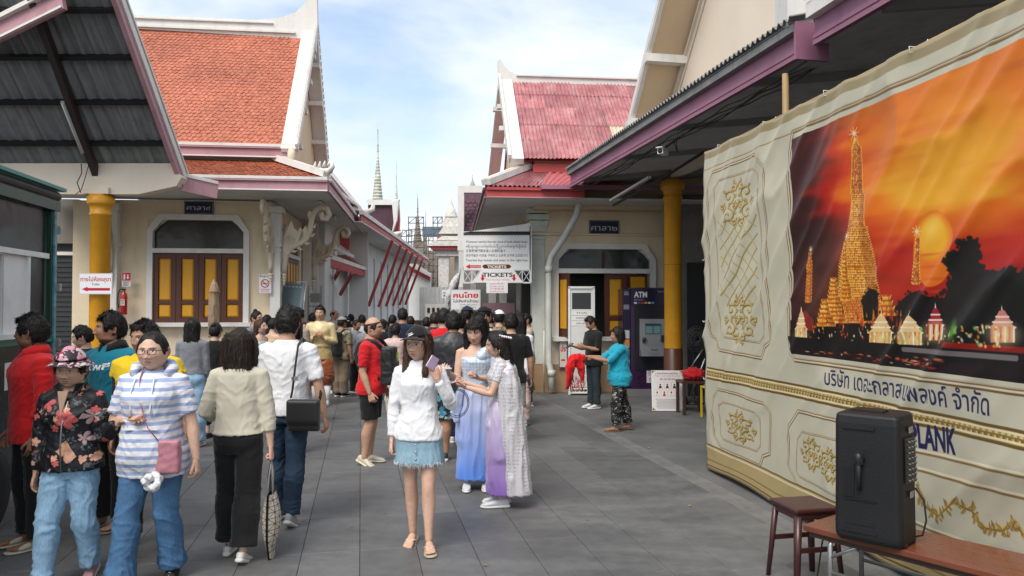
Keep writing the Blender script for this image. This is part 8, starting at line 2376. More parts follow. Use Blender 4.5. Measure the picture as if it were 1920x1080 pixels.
h_=MB();h_.tube([(-.10,-.060,1.285),(-.115,.01,1.315),(-.07,.075,1.33),(0,.095,1.325),(.07,.075,1.33),(.115,.01,1.315),(.10,-.060,1.285),(.04,-.115,1.235),(-.04,-.115,1.235)][:7],[.02,.034,.040,.044,.040,.034,.02],10)
h_.build('hood',Bp['top'].data.materials[0],Bp['root'])
for s in (-1,1):MB().tube([(s*.055,-.118,1.27),(s*.062,-.165,1.19),(s*.058,-.178,1.09),(s*.060,-.176,1.045)],.0042,6).build('drawstring',C_wh,Bp['root'])
q=MB();q.box((0,-.170,.965),(.20,.012,.006));q.build('pocket_edge',C_wh,Bp['root'])
e=held(Bp,'shoulder_bag','quilted pink shoulder bag with white pompom at the striped woman\'s hip','bag')
b=MB();b.box((0,0,0),(.135,.06,.20));me=remesh(b,.012,5);folds(me,.004,2,'short');link('bag_body',me,fab('pink_quilted',(.42,.17,.21),rough=.45,spec=.5),e,(.155,-.14,.80))
MB().tube([(-.045,-.02,1.34),(-.030,-.12,1.26),(.0,-.178,1.12),(.055,-.20,.98),(.10,-.165,.90)],[(.003,.008)]*5,8).build('strap',fab('pink_strap',(.40,.17,.20)),e)
b=MB();
for k in range(14):b.ball((.085+.035*math.sin(k*2.4),-.20+.02*math.cos(k*1.7),.66+.035*math.cos(k*2.4)),.024,8,6)
me=remesh(b,.008,1);folds(me,.008,7,'short');link('pompom',me,fab('white_fluff',(.72,.72,.72)),e)
wt_=MB();p=Bp['J']['wrR'];wt_.lathe([(.0,-.004),(.016,-.004),(.017,.004),(0,.005)],(p.x,p.y-.018,p.z+.018),12);tag(link('watch',wt_.mesh('watch'),mat('gold_watch',(.5,.36,.12),.3,.8),Bp['root']))
Cc=person(64,5.3,HT(592,5.3),-42,'man in bright red polo looking left beside the green truck',tone='dark',seed=21,bw=1.05,face=dict(stubble=.8,jaw=.2,w=1.03),head=(-42,-3,0),hair=dict(style='short',t=.020,side=-.05),
    top=dict(name='polo_shirt',mat=C_redp,sleeve=1.45,ease=.024,sl_ease=.018,hem=.455,polo=1,fold=.006),bottom=dict(mat=C_bkt,cut='straight'),shoe=('slide',(.52,.48,.38),(.55,.50,.40)),
    armR=((.20,-.05,-1),(.14,-.25,-1)),armL=((.12,0,-1),(.0,-.2,-1)),legR=((.05,-.1,-1),(0,.1,-1)))
D=person(212,5.75,HT(588,5.75),-18,'bearded man in teal polo with dark collar behind the hat woman',tone='tan',seed=8,bw=1.04,face=dict(beard=1,brow=.0036),head=(-38,-3,0),hair=dict(style='short',t=.022),
    top=dict(name='polo_shirt',mat=C_teal,sleeve=.8,ease=.024,sl_ease=.016,hem=.46,polo=1,collar_mat=C_bk),bottom=dict(mat=C_bkt,cut='straight'),shoe=('slide',(.16,.14,.13),(.2,.18,.16)),footR=(10,0))
decal(D,'ไพซี',.20,.05,1.20,C_wh,x=.03)
q=MB();
for s in (-1,1):q.ball((s*.083,.012,-.03),(.006,.012,.012),10,8)
P_=D['head_tf'](np.array(q.v));q.v=[tuple(v) for v in P_];q.build('ear_plugs',C_bk,D['root'])
Ee=person(277,5.35,HT(603,5.35),8,'man in yellow vest and flip flops half hidden behind the striped woman',tone='tan',seed=13,face=dict(stubble=.6),head=(-28,2,0),hair=dict(style='short',t=.022),
    top=dict(mat=C_nv,sleeve=.9,ease=.014,hem=.47),bottom=dict(mat=C_bkt,cut='straight'),shoe=('flipflop',(.62,.42,.02),(.60,.44,.10)),footL=(12,0),legL=((.16,0,-1),(.02,.05,-1)),armL=((.42,.05,-1),(.05,-.25,-1)))
Ee['vest']=link('vest',top_mesh(dict(Ee['p'],bw=1.12,bd=1.12),Ee['J'],Ee['B'],dict(hem=.50,ease=.034,sleeve=.30,sl_ease=.03,fold=.008,collar=.862),'near',.0105),C_yel,Ee['root'])
person(160,7.6,HT(612,7.6),-70,'young man in black with glasses near the dark shutter',lod='mid',tone='light',seed=31,hair=dict(style='short',t=.024,tuft=2),top=dict(mat=C_bk,sleeve=.9,ease=.02),bottom=dict(mat=C_bkt),head=(0,8,0))
# ------------------------------------------------------------------ couple walking away
G=person(450,5.08,HT(612,5.08)-.01,183,'woman from behind in cream knit sweater and wide black trousers',sex='f',tone='light',seed=17,bw=1.0,hair=dict(style='bob',len=.24,c='dark',w=1.08,t=.016,fl=0),
    top=dict(name='knit_sweater',mat=knit('cream_knit',(.76,.71,.57)),sleeve=1.55,ease=.022,sl_ease=.022,hem=.545,fold=.006,over=False,cuff=1.0,box=.9),bottom=dict(mat=C_bkt,cut='wide',ease=.012,len=1.86,waist=.60,fold=.004),shoe=('slipon',(.66,.64,.58),(.70,.68,.62)),
    armR=((.20,.02,-1),(.10,.04,-1)),armL=((.30,.05,-1),(-.05,-1,-.35)),hpR='grip',legR=((.0,.06,-1),(-.01,.26,-1)),legL=((.03,-.24,-1),(.0,-.02,-1)),footR=(0,22))
sg=MB();glasses(G,mat('dark_frame',(.012,.012,.012),.3),up=.075)
TT=held(G,'tote_bag','beige triangle-tiled tote bag carried by the cream sweater woman','bag')
J=G['J'];hx=J['wrR']+J['hdR']*.09
tb=MB();gp=MB();
def totept(u,v,s):
    w_=.092+.020*math.sin(v*3.1);th=(.012+.045*math.sin(min(1,v*1.15)*math.pi)**.8);x=(u-.5)*2*w_*(1-.55*max(0,v-.75)*2);z=-.22-.42*v-(.05*(1-abs(u-.5)*2) if v>.95 else 0)
    return V3(.0,0,0)+V3(s*(th*(1-((u-.5)*2)**2)+.004),x,z)
nu_,nv_=5,11;M_tt=mat('tote_triangle',(.58,.53,.43),.35,var=.08,spec=.5)
for s in (-1,1):
    for i in range(nu_):
        for j in range(nv_):
            q4=[(i/nu_,j/nv_),((i+1)/nu_,j/nv_),((i+1)/nu_,(j+1)/nv_),(i/nu_,(j+1)/nv_)]
            tris=((0,1,2),(0,2,3)) if (i+j) % 2 else ((0,1,3),(1,2,3))
            gp.add([hx+totept(*q4[k],s)*1.0-V3(s*.002,0,0) for k in range(4)],[(0,1,2,3)],0,False)
            for t in tris:
                P=[totept(*q4[k],s) for k in t];c=sum(P,V3(0,0,0))/3;tb.add([hx+c+(p-c)*.84+V3(s*.003,0,0) for p in P],[(0,1,2)],0,False)
gp.build('lining',mat('tote_gap',(.03,.026,.022),.7),TT);tb.build('triangle_tiles',M_tt,TT,kind='stuff')
for s in (-.6,.6):MB().tube([hx+V3(.01,s*.085,-.23),hx+V3(.008,s*.05,-.10),hx+V3(0,0,.0),hx+V3(-.008,-s*.02,-.09),hx+V3(-.012,s*.03,-.23)],[(.003,.009)]*5,6).build('handle',fab('tote_handle',(.36,.32,.27)),TT)
Hh=person(540,5.9,HT(576,5.9),176,'man from behind in white t-shirt with black messenger bag',tone='mid',seed=19,bw=.98,hair=dict(style='short',back=-.6,t=.022),head=(8,0,0),
    top=dict(name='t_shirt',mat=C_wh,sleeve=.82,ease=.028,sl_ease=.024,hem=.50,fold=.0065,box=.8,over=False),bottom=dict(mat=J_dk,cut='straight',ease=.010,fold=.006),shoe=('sneaker',(.30,.30,.30),(.55,.55,.53)),
    armR=((.26,.0,-1),(.16,-.16,-1)),armL=((.14,-.05,-1),(.0,-.35,-1)),legR=((.02,.10,-1),(0,.22,-1)),legL=((.02,-.16,-1),(0,.02,-1)),footR=(0,26))
e=held(Hh,'messenger_bag','black messenger bag on a long strap at the white t-shirt man\'s hip','bag')
b=MB();b.box((0,0,0),(.24,.07,.24));b.box((0,.02,.03),(.25,.07,.17));me=remesh(b,.012,3);o=link('bag_body',me,fab('black_nylon',(.010,.010,.011),rough=.5,spec=.5),e,(-.185,.14,.85))
MB().tube([(-.13,.03,1.425),(-.125,.11,1.38),(-.115,.150,1.20),(-.10,.155,1.05),(-.085,.15,.98)],[(.004,.020)]*5,8).build('strap',fab('black_nylon',(.01,.01,.01)),e)
MB().tube([(-.13,.03,1.425),(-.14,-.08,1.38),(-.20,-.12,1.2),(-.27,-.02,1.05),(-.30,.12,.97)],[(.004,.018)]*5,8).build('strap',fab('black_nylon',(.01,.01,.01)),e)
MB().box((-.118,.160,1.13),(.05,.012,.03)).build('buckle',M_steel,e)
# ------------------------------------------------------------------ man in red, woman in cap, dressed-up pair
N_=person(697,8.05,HT(594,8.05),82,'balding man in red t-shirt and black shorts facing right',tone='mid',seed=23,bw=1.05,belly=.035,face=dict(stubble=.4,jaw=.22,age=.4),hair=dict(style='bald',t=.01),head=(0,2,0),
    top=dict(name='t_shirt',mat=C_red,sleeve=.80,ease=.024,sl_ease=.020,hem=.475,fold=.006),bottom=dict(name='shorts',mat=C_bk,cut='shorts',len=.86,ease=.014),shoe=('sneaker',(.60,.55,.44),(.62,.56,.42)),
    armR=((.06,.10,-1),(.05,-.38,-1)),armL=((.1,0,-1),(0,-.5,-1)),hpR='loose',legR=((.02,-.05,-1),(0,.16,-1)),legL=((.02,.02,-1),(0,.10,-1)),footR=(12,22))
glasses(N_,mat('dark_red_frame',(.03,.012,.012)))
backpack(N_,'black backpack with neon green pocket worn on the chest of the red-shirt man',fab('black_nylon',(.01,.01,.01)),front=True,accent=fab('neon_green',(.45,.75,.05)),w=.26,h=.40,d=.12)
O=person(787,5.3,HT(612,5.3),-6,'woman in black cap, loose white top and frayed denim skirt',sex='f',tone='light',seed=29,bw=.90,lb=.92,face=dict(lip=(.52,.10,.09),jaw=.33,gx=-.002),head=(-14,4,0),hair=dict(style='long',len=.34,c='brown',fl=.14,t=.012,cover=True,by=.0),
    top=dict(name='long_sleeve_top',mat=C_wh,sleeve=1.90,ease=.018,sl_ease=.020,hem=.49,cuff=.7,fold=.0065,box=.7,flare=.012),bottom=dict(name='denim_skirt',skirt=True,mat=J_sk,hem=.385,waist=.535,flare=.05,ease=.016,fold=.003,minx=.108),shoe=('flipflop',(.52,.45,.35),(.40,.36,.26)),
    armL=((.42,-.20,-1),(-.42,-.45,.95)),armR=((.20,.02,-1),(.02,-.12,-1)),handL=(-.30,-.05,1),palmL=(-.2,.9,-.2),hpL='hold',hpR='loose',legL=((.02,-.20,-1),(.02,-.02,-1)),legR=((-.01,.08,-1),(.0,.20,-1)),footL=(16,0),footR=(2,10))
cap(O,C_bk,logo=mat('white_thread',(.7,.7,.7)))
fr_=MB();rr=random.Random(4)
skm=O['bottom'].data;sp=getco(skm);zmin=sp[:,2].min()
for v in sp[sp[:,2]<zmin+.016][::2]:
    l_=rr.uniform(.012,.034);fr_.tube([(v[0],v[1],v[2]+.004),(v[0]+rr.uniform(-.006,.006),v[1]+rr.uniform(-.004,.004),v[2]-l_)],.0015,3)
fr_.build('frayed_hem',C_wh,O['root'],kind='stuff')
bt=MB();c0=sp[:,1].min()
for k in range(3):bt.ball((.004,-.128-.004*k,zmin+.045+k*.05),.008,8,5)
bt.build('skirt_buttons',M_steel,O['root'])
phone(O,'L','lilac phone held to the chin of the woman in the black cap',(.30,.24,.34),up=.02,d=(-.2,.6,.5),size=(.066,.095),off=.10)
Pp=person(893,6.95,HT(596,6.95),4,'woman in pale blue lace top and blue silk skirt looking at phone',sex='f',tone='light',seed=37,bw=.98,face=dict(closed=1,lip=(.45,.13,.13)),head=(-14,16,0),hair=dict(style='long',len=.32,fl=.16,bang=.8,t=.012),
    top=dict(name='lace_bodice',mat=lace('blue_lace',(.56,.66,.78),(.30,.40,.55),60),sleeve=0,sleeveL=.0,ease=.012,hem=.56,neck=.80,collar=0,fold=.004),bottom=dict(name='silk_skirt',skirt=True,mat=satin('blue_silk',(.10,.24,.72),(.52,.58,.80),.15,.85),hem=.055,waist=.60,flare=.02,miny=.085,fold=.009),shoe=('sneaker',(.60,.62,.62),(.68,.68,.68)),
    armR=((.12,-.22,-1),(.35,-1,.45)),armL=((.10,-.15,-1),(-.85,-.8,.20)),hpR='hold',hpL='hold',palmR=(0,.3,1),palmL=(0,.2,1))
q=MB();q.ball((.128,.0,1.275),(.062,.060,.058));q.ball((.085,-.035,1.27),(.065,.065,.05));q.ball((.05,-.05,1.22),(.07,.07,.06));q.tube([(.13,0,1.27),(.165,-.01,1.17),(.17,-.015,1.12)],[.06,.058,.062],12);me=remesh(q,.012,2);folds(me,.006,2,'shirt');link('shoulder_sash',me,Pp['top'].data.materials[0],Pp['root'])
q=MB();q.tube([(-.12,-.06,.96),(-.15,-.09,.88),(-.16,-.09,.80),(-.185,-.08,.70),(-.165,-.10,.62)],[(.02,.03),(.03,.05),(.03,.06),(.03,.07),(.01,.05)],10);me=remesh(q,.012,2);folds(me,.010,4,'drape');link('draped_sash',me,satin('pale_silk',(.42,.52,.80),(.52,.58,.80),.5,1.0),Pp['root'])
phone(Pp,'R','slim white phone held by the woman in pale blue lace',(.5,.5,.5),up=.02,d=(-1.45,0,.3))
Qq=person(938,6.38,HT(620,6.38),-84,'woman with long silver lace shawl and purple skirt in profile',sex='f',tone='light',seed=41,bw=.98,face=dict(lip=(.45,.14,.13)),head=(0,12,0),hair=dict(style='long',len=.40,t=.014,fl=0,by=.01),
    top=dict(name='bodice',mat=lace('silver_lace',(.62,.61,.64),(.34,.33,.37),55),sleeve=.55,ease=.012,hem=.56,fold=.003),bottom=dict(name='silk_skirt',skirt=True,mat=satin('purple_silk',(.24,.12,.44),(.50,.44,.60),.15,.8),hem=.07,waist=.60,flare=.03,miny=.09,fold=.010),shoe=('sneaker',(.66,.66,.67),(.72,.72,.72)),
    armL=((.05,-.42,-1),(-.10,-1,.30)),armR=((.0,-.35,-1),(.0,-1,.35)),hpL='hold',hpR='hold',palmL=(-.3,0,1),palmR=(-.3,0,1),legL=((.0,-.03,-1),(0,.02,-1)),legR=((.02,.06,-1),(0,.0,-1)))
s_=MB();Hq=Qq['H'];_loft_h(s_,[(.00+.02,.035,.835*Hq,.07,.045),(.05,.05,.80*Hq,.13,.075),(.075,.06,.70*Hq,.13,.10),(.075,.075,.58*Hq,.12,.11),(.07,.095,.42*Hq,.125,.115),(.065,.115,.25*Hq,.13,.12),(.06,.13,.07*Hq,.14,.13)],28)
me=remesh(s_,.011,3);folds(me,.012,8,'drape');link('lace_shawl',me,Qq['top'].data.materials[0],Qq['root'])
q=MB();
for k in range(6):q.ball(tuple(Qq['head_tf'](np.array([(.062+.012*math.sin(k),.035+.018*k,.075-.008*k)]))[0]),.011,8,6)
q.build('hair_flowers',C_wh,Qq['root']);MB().ball(tuple(Qq['head_tf'](np.array([(.088,.0,-.055)]))[0]),(.006,.006,.016),8,6).build('earring',mat('gold_watch',(.5,.36,.12)),Qq['root'])
phone(Qq,'L','pink framed phone held by the woman in the silver shawl',(.45,.30,.30),up=.02,d=(-1.35,0,0))
lp=MB();c=worldpt(Qq,Qq['J']['wrL']+V3(0,-.06,-.02))
for rr_,ph in ((.085,0),(.095,.4)):lp.tube([c+V3(-.02+rr_*math.cos(a)*1.1,.02*math.sin(a*2+ph),-.11+rr_*1.25*math.sin(a)) for a in np.linspace(0,2*math.pi,22)],.0035,5)
lp.build('phone_lanyard',M_wire,None,label='dark looped phone lanyards hanging between the two dressed-up women',cat='lanyard')['kind']='stuff'
# ------------------------------------------------------------------ right side people
U=person(1112,12.35,HT(592,12.35),-62,'man in black polo using a phone beside the price stand',tone='tan',seed=43,lod='mid',head=(-15,22,0),hair=dict(style='short'),top=dict(mat=C_bk,sleeve=.9,ease=.02,sl_ease=.016),bottom=dict(mat=jeans('charcoal_jeans',(.022,.030,.036)),cut='straight'),shoe=('sneaker',(.6,.6,.58),(.65,.65,.63)),
    armR=((.1,-.2,-1),(-.1,-1,.2)),armL=((.1,-.2,-1),(-.3,-1,.25)),hpR='hold',palmR=(0,0,1))
phone(U,'R','dark phone in the hands of the man in black polo',(.02,.02,.02),d=(-1.0,0,0))
V=person(1160,10.15,HT(613,10.15),-86,'woman in turquoise tee reaching forward with a red cloth',sex='f',tone='tan',seed=47,bw=1.05,face=dict(age=.8),head=(0,4,0),hair=dict(style='bob',len=.14,t=.022),
    top=dict(mat=C_tq,sleeve=1.1,ease=.032,sl_ease=.026,hem=.44,fold=.008,box=.9),bottom=dict(mat=floral('black_flower_trousers',(.010,.010,.012),((.45,.42,.38),(.30,.28,.25),(.5,.5,.46)),34,.32,.7,leaf=(.2,.2,.18)),cut='loose',ease=.012,len=1.86),shoe=('clog',(.22,.12,.07),(.18,.11,.07)),
    armL=((.06,-.75,-.72),(.0,-1,.18)),armR=((.06,-.80,-.60),(.0,-1,.10)),hpL='grip',hpR='grip',palmL=(0,0,-1),palmR=(0,0,-1),legL=((.0,-.20,-1),(0,.02,-1)),legR=((.02,.20,-1),(0,.24,-1)),footR=(0,8))
c=worldpt(V,(V['J']['wrL']+V['J']['wrR'])/2+V3(0,-.12,0))
b=MB();b.tube([c+V3(.06,0,-.01),c+V3(-.02,0,.0),c+V3(-.12,0,-.02),c+V3(-.17,0,-.12),c+V3(-.19,0,-.28),c+V3(-.22,0,-.42)],[.035,(.05,.05),(.09,.06),(.12,.06),(.10,.05),(.03,.03)],12)
b.tube([c+V3(-.05,0,-.05),c+V3(-.02,0,-.18),c+V3(.0,0,-.30)],[.06,.05,.02],10)
me=remesh(b,.014,1);folds(me,.018,6,'drape');o=link('red_cloth',me,fab('bright_red_cloth',(.60,.008,.010)));tag(o,'bright red cloth dangling from the turquoise woman\'s hands','cloth')
r=random.Random(8);tf_=MB()
for k in range(70):
    p=c+V3(-.22+r.uniform(0,.24),r.uniform(-.03,.03),-.38+r.uniform(-.02,.14));tf_.tube([p,p+V3(r.uniform(-.03,.03),0,-r.uniform(.05,.10))],.0035,3)
tf_.build('tassel_fringe',fab('bright_red_cloth',(.6,.01,.01)),o,kind='stuff')
# ------------------------------------------------------------------ middle crowd
def mid(px,hy,Y,rz,label,lod='mid',**k):return person(px,Y,HT(hy+3,Y),rz,label,lod=lod,**k)
mid(362,594,9.0,184,'woman with very long black hair, grey top and wide light jeans',sex='f',hair=dict(style='long',len=.52,w=1.1,t=.016),top=dict(mat=C_gry,sleeve=1.7,ease=.022,hem=.56,over=False),bottom=dict(mat=J_lt,cut='wide'),seed=51,armL=((.15,-.1,-1),(.1,-1,.9)))
mid(404,603,9.6,178,'woman in sleeveless black outfit with her hair in a bun',sex='f',tone='light',bw=.94,hair=dict(style='bun',bp=(0,.07,.09)),top=dict(mat=C_bk,sleeve=.12,ease=.008,hem=.5),bottom=dict(mat=C_bkt,cut='slim',len=1.7),shoe=('slipon',(.02,.02,.02),(.02,.02,.02)),seed=52)
Kk=mid(601,571,12.7,2,'man in gold Thai costume with rust silk breeches and white socks',tone='mid',hair=dict(style='short',t=.02),top=dict(name='brocade_jacket',mat=C_gld,sleeve=1.85,ease=.026,sl_ease=.018,hem=.46),bottom=dict(name='silk_breeches',mat=C_rust,cut='balloon',len=1.28,ease=.02,fold=.012),shoe=('sneaker',(.45,.46,.46),(.6,.6,.58)),
    armL=((.25,-.05,-1),(-.85,-.8,.35)),armR=((.25,-.05,-1),(-.85,-.8,.30)),handL=(-.3,-.5,.8),handR=(-.3,-.5,.8),seed=53,legL=((.12,0,-1),(.0,.02,-1)))
for sd in 'LR':
    k,a=Kk['J']['kn'+sd],Kk['J']['an'+sd];MB().tube([k.lerp(a,.35),k.lerp(a,.7),a],[.058,.047,.040],12).build('sock',C_wh,Kk['root'])
MB().lathe([(.176,-.035),(.180,0),(.176,.035)],(0,0,.60*Kk['H']),24,M=Matrix.Diagonal((1,.78,1))).build('sash',C_gld,Kk['root'])
Ll=mid(641,592,13.9,150,'man in grey cap and tan patterned shirt wearing a black backpack',tone='tan',bw=1.1,hair=dict(style='short'),top=dict(mat=C_camo,sleeve=.85,ease=.03,sl_ease=.025,hem=.47),bottom=dict(mat=C_kha,cut='loose'),shoe=('sneaker',(.02,.02,.02),(.6,.6,.6)),seed=54)
cap(Ll,fab('grey_cap',(.28,.27,.25)),backward=False);backpack(Ll,'black backpack on the tan patterned shirt man by the gold costume',fab('black_nylon',(.01,.01,.01)))
Rr=mid(850,584,8.25,186,'man from behind in dark windbreaker and tropical print shorts',bw=1.12,tone='tan',hair=dict(style='short',t=.028,tuft=2),top=dict(name='windbreaker',mat=C_jkt,sleeve=1.9,ease=.034,sl_ease=.03,hem=.46,fold=.009,collar=.872),bottom=dict(name='shorts',mat=floral('tropical_print',(.010,.020,.035),((.10,.35,.42),(.45,.55,.55),(.05,.18,.28)),11,.6,.8,leaf=(.06,.2,.26)),cut='shorts',len=.98,ease=.02),shoe=('sneaker',(.03,.03,.03),(.6,.6,.6)),seed=55)
Ss=mid(958,586,9.2,190,'man from behind in black t-shirt and pale grey shorts',bw=1.06,tone='mid',hair=dict(style='short',t=.024),top=dict(mat=C_bk,sleeve=.8,ease=.028,sl_ease=.024,hem=.47),bottom=dict(name='shorts',mat=fab('grey_shorts',(.34,.36,.34)),cut='shorts',len=1.0,ease=.02),shoe=('sneaker',(.03,.03,.03),(.1,.1,.1)),seed=56,armR=((.25,0,-1),(.1,-.3,-1)))
phone(Ss,'R','black patterned phone in the hand of the black t-shirt man',(.015,.015,.015),d=(.2,.2,0))
mid(975,590,10.6,170,'woman from behind with long dark wavy hair and white top',sex='f',hair=dict(style='long',len=.46,w=1.1),top=dict(mat=C_wh,sleeve=1.0,ease=.03),bottom=dict(mat=C_pinkb,cut='loose'),seed=57)
mid(862,586,9.3,182,'stocky man in black t-shirt with close-cropped hair in the queue',bw=1.12,tone='mid',hair=dict(style='short',t=.010,quiff=0),top=dict(mat=C_bk,sleeve=.8,ease=.026),bottom=dict(mat=J_dk),seed=58)
mid(742,604,11.4,176,'woman from behind in pink printed blouse in the queue',sex='f',tone='mid',bw=1.08,hair=dict(style='short',t=.02,back=-.7),top=dict(mat=C_pinkb,sleeve=.8,ease=.04,sl_ease=.03,hem=.48),bottom=dict(mat=fab('cream_trouser',(.55,.48,.38)),cut='loose'),seed=59,armR=((.2,0,-1),(.15,-.3,-1)))
mid(755,576,12.6,186,'man from behind in plain navy t-shirt beside the pink blouse',tone='tan',hair=dict(style='short',t=.018),top=dict(mat=C_nv,sleeve=.8,ease=.026),bottom=dict(mat=J_dk),seed=60)
mid(556,576,10.6,150,'tall man in taupe shirt behind the white t-shirt man',tone='light',hair=dict(style='short',t=.024),top=dict(mat=C_tau,sleeve=1.8,ease=.034,sl_ease=.03),bottom=dict(mat=C_nv),seed=61,shoe=('sneaker',(.02,.02,.02),(.05,.05,.05)))
mid(488,596,11.4,70,'bare-shouldered woman with reddish brown hair facing right',sex='f',tone='light',hair=dict(style='long',c='brown',len=.26),top=dict(mat=lace('aqua_lace',(.34,.50,.50),(.2,.3,.3)),sleeve=0,neck=.79,hem=.5,ease=.01),bottom=dict(skirt=True,mat=C_gry,hem=.06),seed=62)
Aa=mid(480,581,12.2,72,'man with top knot and glasses at the corner pilaster',tone='mid',hair=dict(style='bun',bp=(0,.03,.125)),top=dict(mat=C_gry,sleeve=.8),bottom=dict(mat=J_dk),seed=63);glasses(Aa,mat('dark_frame',(.012,.012,.012)))
mid(512,594,12.0,150,'bare-backed woman with flower in her dark hair',sex='f',tone='light',hair=dict(style='bun',bp=(0,.09,.02)),top=dict(mat=C_gld,sleeve=0,neck=.78,hem=.5,ease=.01),bottom=dict(skirt=True,mat=C_rust,hem=.06),seed=64)
Cb=mid(700,595,14.8,168,'person in black cap with white badge deep in the crowd',lod='far',tone='tan',top=dict(mat=C_wh,sleeve=.8,ease=.03),bottom=dict(mat=C_bkt),seed=65,hair=dict(style='short'));cap(Cb,C_bk)
Gx=mid(626,577,16.5,68,'bald man with glasses behind the gold costume man',lod='mid',tone='mid',hair=dict(style='bald'),top=dict(mat=C_bei,sleeve=.8),bottom=dict(mat=C_kha),seed=66);glasses(Gx,mat('dark_frame',(.012,.012,.012)))
mid(668,597,14.6,60,'man with thin beard in grey t-shirt and vest facing right',lod='mid',tone='dark',face=dict(beard=.7),hair=dict(style='bun',bp=(0,.08,.05)),top=dict(mat=C_gry,sleeve=.8),bottom=dict(mat=C_bkt),seed=67,shoe=('sneaker',(.02,.02,.02),(.6,.6,.6)))
mid(783,604,15.4,6,'woman with hair bun facing the camera deep in the lane',lod='mid',sex='f',tone='tan',hair=dict(style='bun',bp=(0,.03,.12)),top=dict(mat=C_bei,sleeve=.8),bottom=dict(mat=C_bkt),seed=68)
Kp=mid(906,574,10.4,120,'man in black baseball cap and glasses near the entry sign',tone='light',hair=dict(style='short',t=.012),top=dict(mat=stripes('black_white_print',(.02,.02,.02),(.6,.6,.6),.06),sleeve=.8,ease=.03),bottom=dict(mat=J_dk),seed=69);cap(Kp,C_bk,logo=None,backward=False)
Kq=mid(936,580,11.6,182,'person in white cap and patterned shirt in the queue',lod='mid',tone='light',hair=dict(style='short'),top=dict(mat=C_camo,sleeve=.8),bottom=dict(mat=J_md),seed=70);cap(Kq,C_wh)
Kr=mid(875,573,11.2,160,'man in dark flat cap and red collar near the entry sign',lod='mid',tone='tan',hair=dict(style='short'),top=dict(mat=C_redp,sleeve=.8,ease=.03),bottom=dict(mat=J_dk),seed=71);cap(Kr,C_nv)
mid(832,578,10.2,176,'man with thick dark hair just left of the queue centre',lod='mid',tone='mid',hair=dict(style='short',t=.028),top=dict(mat=C_red,sleeve=.8),bottom=dict(mat=J_dk),seed=72)
mid(898,590,8.9,184,'woman with dark bobbed hair directly behind the blue lace woman',lod='mid',sex='f',hair=dict(style='bob',len=.18),top=dict(mat=C_bk,sleeve=.8),bottom=dict(mat=J_dk),shoe=('sandal',(.18,.09,.05),(.2,.1,.06)),seed=73)
mid(988,585,12.6,-80,'person in cream shirt at the dark doorway edge facing left',lod='mid',tone='tan',hair=dict(style='short'),top=dict(mat=C_bei,sleeve=1.8),bottom=dict(mat=C_bkt),seed=74)
mid(548,592,8.6,182,'woman hidden behind the white t-shirt man with dark hair',lod='mid',sex='f',hair=dict(style='bob'),top=dict(mat=C_tau,sleeve=.9),bottom=dict(mat=C_nv),seed=75)
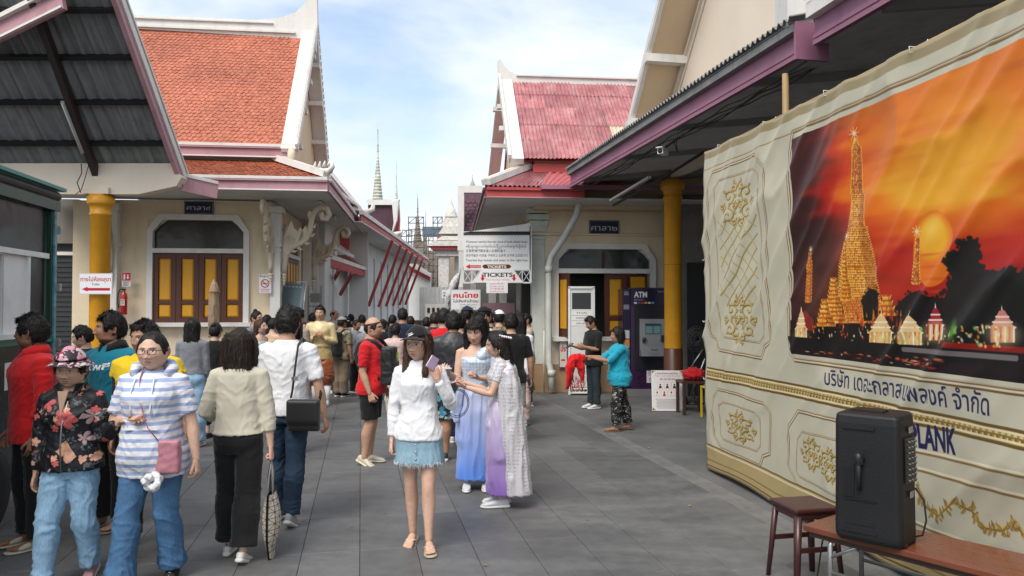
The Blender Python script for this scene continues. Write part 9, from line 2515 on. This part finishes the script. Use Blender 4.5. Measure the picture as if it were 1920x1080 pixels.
bgp=[(572,602,15.0,4,'f','long','wh','small-faced woman with parted dark hair behind the gold costume'),(586,584,15.6,175,'m','short','wh','dark-haired man in white directly behind the gold costume man'),
  (613,604,14.4,20,'f','long','cam','woman with brown fringe between gold costume and grey cap'),(648,590,16.2,182,'f','bob','bei','woman with dark bob just behind the grey cap man'),
  (658,586,17.4,178,'m','short','nv','far man with dark hair left of the thin-bearded man'),(679,588,16.0,190,'m','short','wh','man in white shirt with dark hair beyond the bearded man'),
  (690,598,13.6,170,'m','short','gry','man in grey with dark hair just left of the red t-shirt man'),(718,596,13.4,175,'f','bun','bk','woman in black with a bun right of the red t-shirt man'),
  (736,588,15.2,165,'m','short','bk','man with short dark hair beyond the navy t-shirt man'),(770,590,14.2,188,'m','short','gry','man in grey just right of the navy t-shirt man'),
  (800,592,13.6,178,'m','short','bk','man in black above the cap woman\'s shoulder'),(815,584,12.6,184,'m','short','nv','dark-haired man left of the windbreaker man'),
  (842,590,13.4,176,'f','long','tau','woman with long hair beneath the entry sign'),(888,580,13.0,182,'m','short','bei','man in beige right of the dark flat cap'),
  (920,584,13.2,177,'m','short','bk','man in black beneath the hanging paper notice'),(952,592,12.4,186,'f','bob','wh','woman in white just left of the dark doorway'),
  (500,588,13.4,160,'m','short','bk','dark-haired man beside the no smoking sign'),(530,596,13.6,176,'f','long','bei','woman with dark hair in front of the glass display board'),
  (965,596,13.8,182,'m','short','gry','man in grey inside the ticket passage'),(640,600,17.0,20,'f','bun','wh','far woman in white facing the camera beyond the grey cap'),
  (704,604,17.2,0,'m','short','bei','far man in beige facing the camera beyond the black cap'),(726,600,18.0,182,'f','bob','nv','farthest woman in navy near the end of the strut wall'),
  (790,598,17.6,178,'m','short','wh','far man in white before the ribbed fence'),(856,596,15.0,180,'m','short','bk','man in black below the red lettering of the entry sign')]
CM=dict(wh=C_wh,cam=C_camo,bei=C_bei,nv=C_nv,gry=C_gry,bk=C_bk,tau=C_tau)
for i,(px,hy,Y,rz,sx,hs_,c,lb) in enumerate(bgp):
    person(px,Y,HT(hy+3,Y),rz,lb,lod='far',sex=sx,seed=80+i,tone=('mid','light','tan')[i % 3],bw=1+.05*((i*7) % 4-1),hair=dict(style=hs_,c=('black','dark')[i % 2],t=.014+.004*(i % 3)),top=dict(mat=CM[c],sleeve=(.8,1.8)[i % 2],ease=.028),bottom=dict(mat=(C_bkt,J_dk,C_kha,J_md)[i % 4]),ears=True)
for px,Y,c in ((1288,6.35,(.45,.42,.04)),(1213,8.9,(.5,.5,.48)),(905,4.9,(.30,.22,.10)),(1120,7.4,(.4,.38,.3))):
    q=MB();x=GX(px,Y);q.add([(0,0,.004),(.018,.010,.010),(.035,.0,.006),(.018,-.010,.012)],[(0,3,2,1)]);o=q.build('fallen_leaf' if px != 1213 else 'paper_scrap',mat('leaf_%d' % px,c,.7),None,loc=(x,Y,0),label={1288:'small yellow-green leaf on the paving right of centre',1213:'tiny white paper scrap on the paving near the drain strip',905:'brown dry leaf on the paving at bottom centre',1120:'pale dry leaf on the paving between shawl woman and banner'}[px],cat='leaf' if px != 1213 else 'scrap');o.modifiers.new('s','SOLIDIFY').thickness=.001
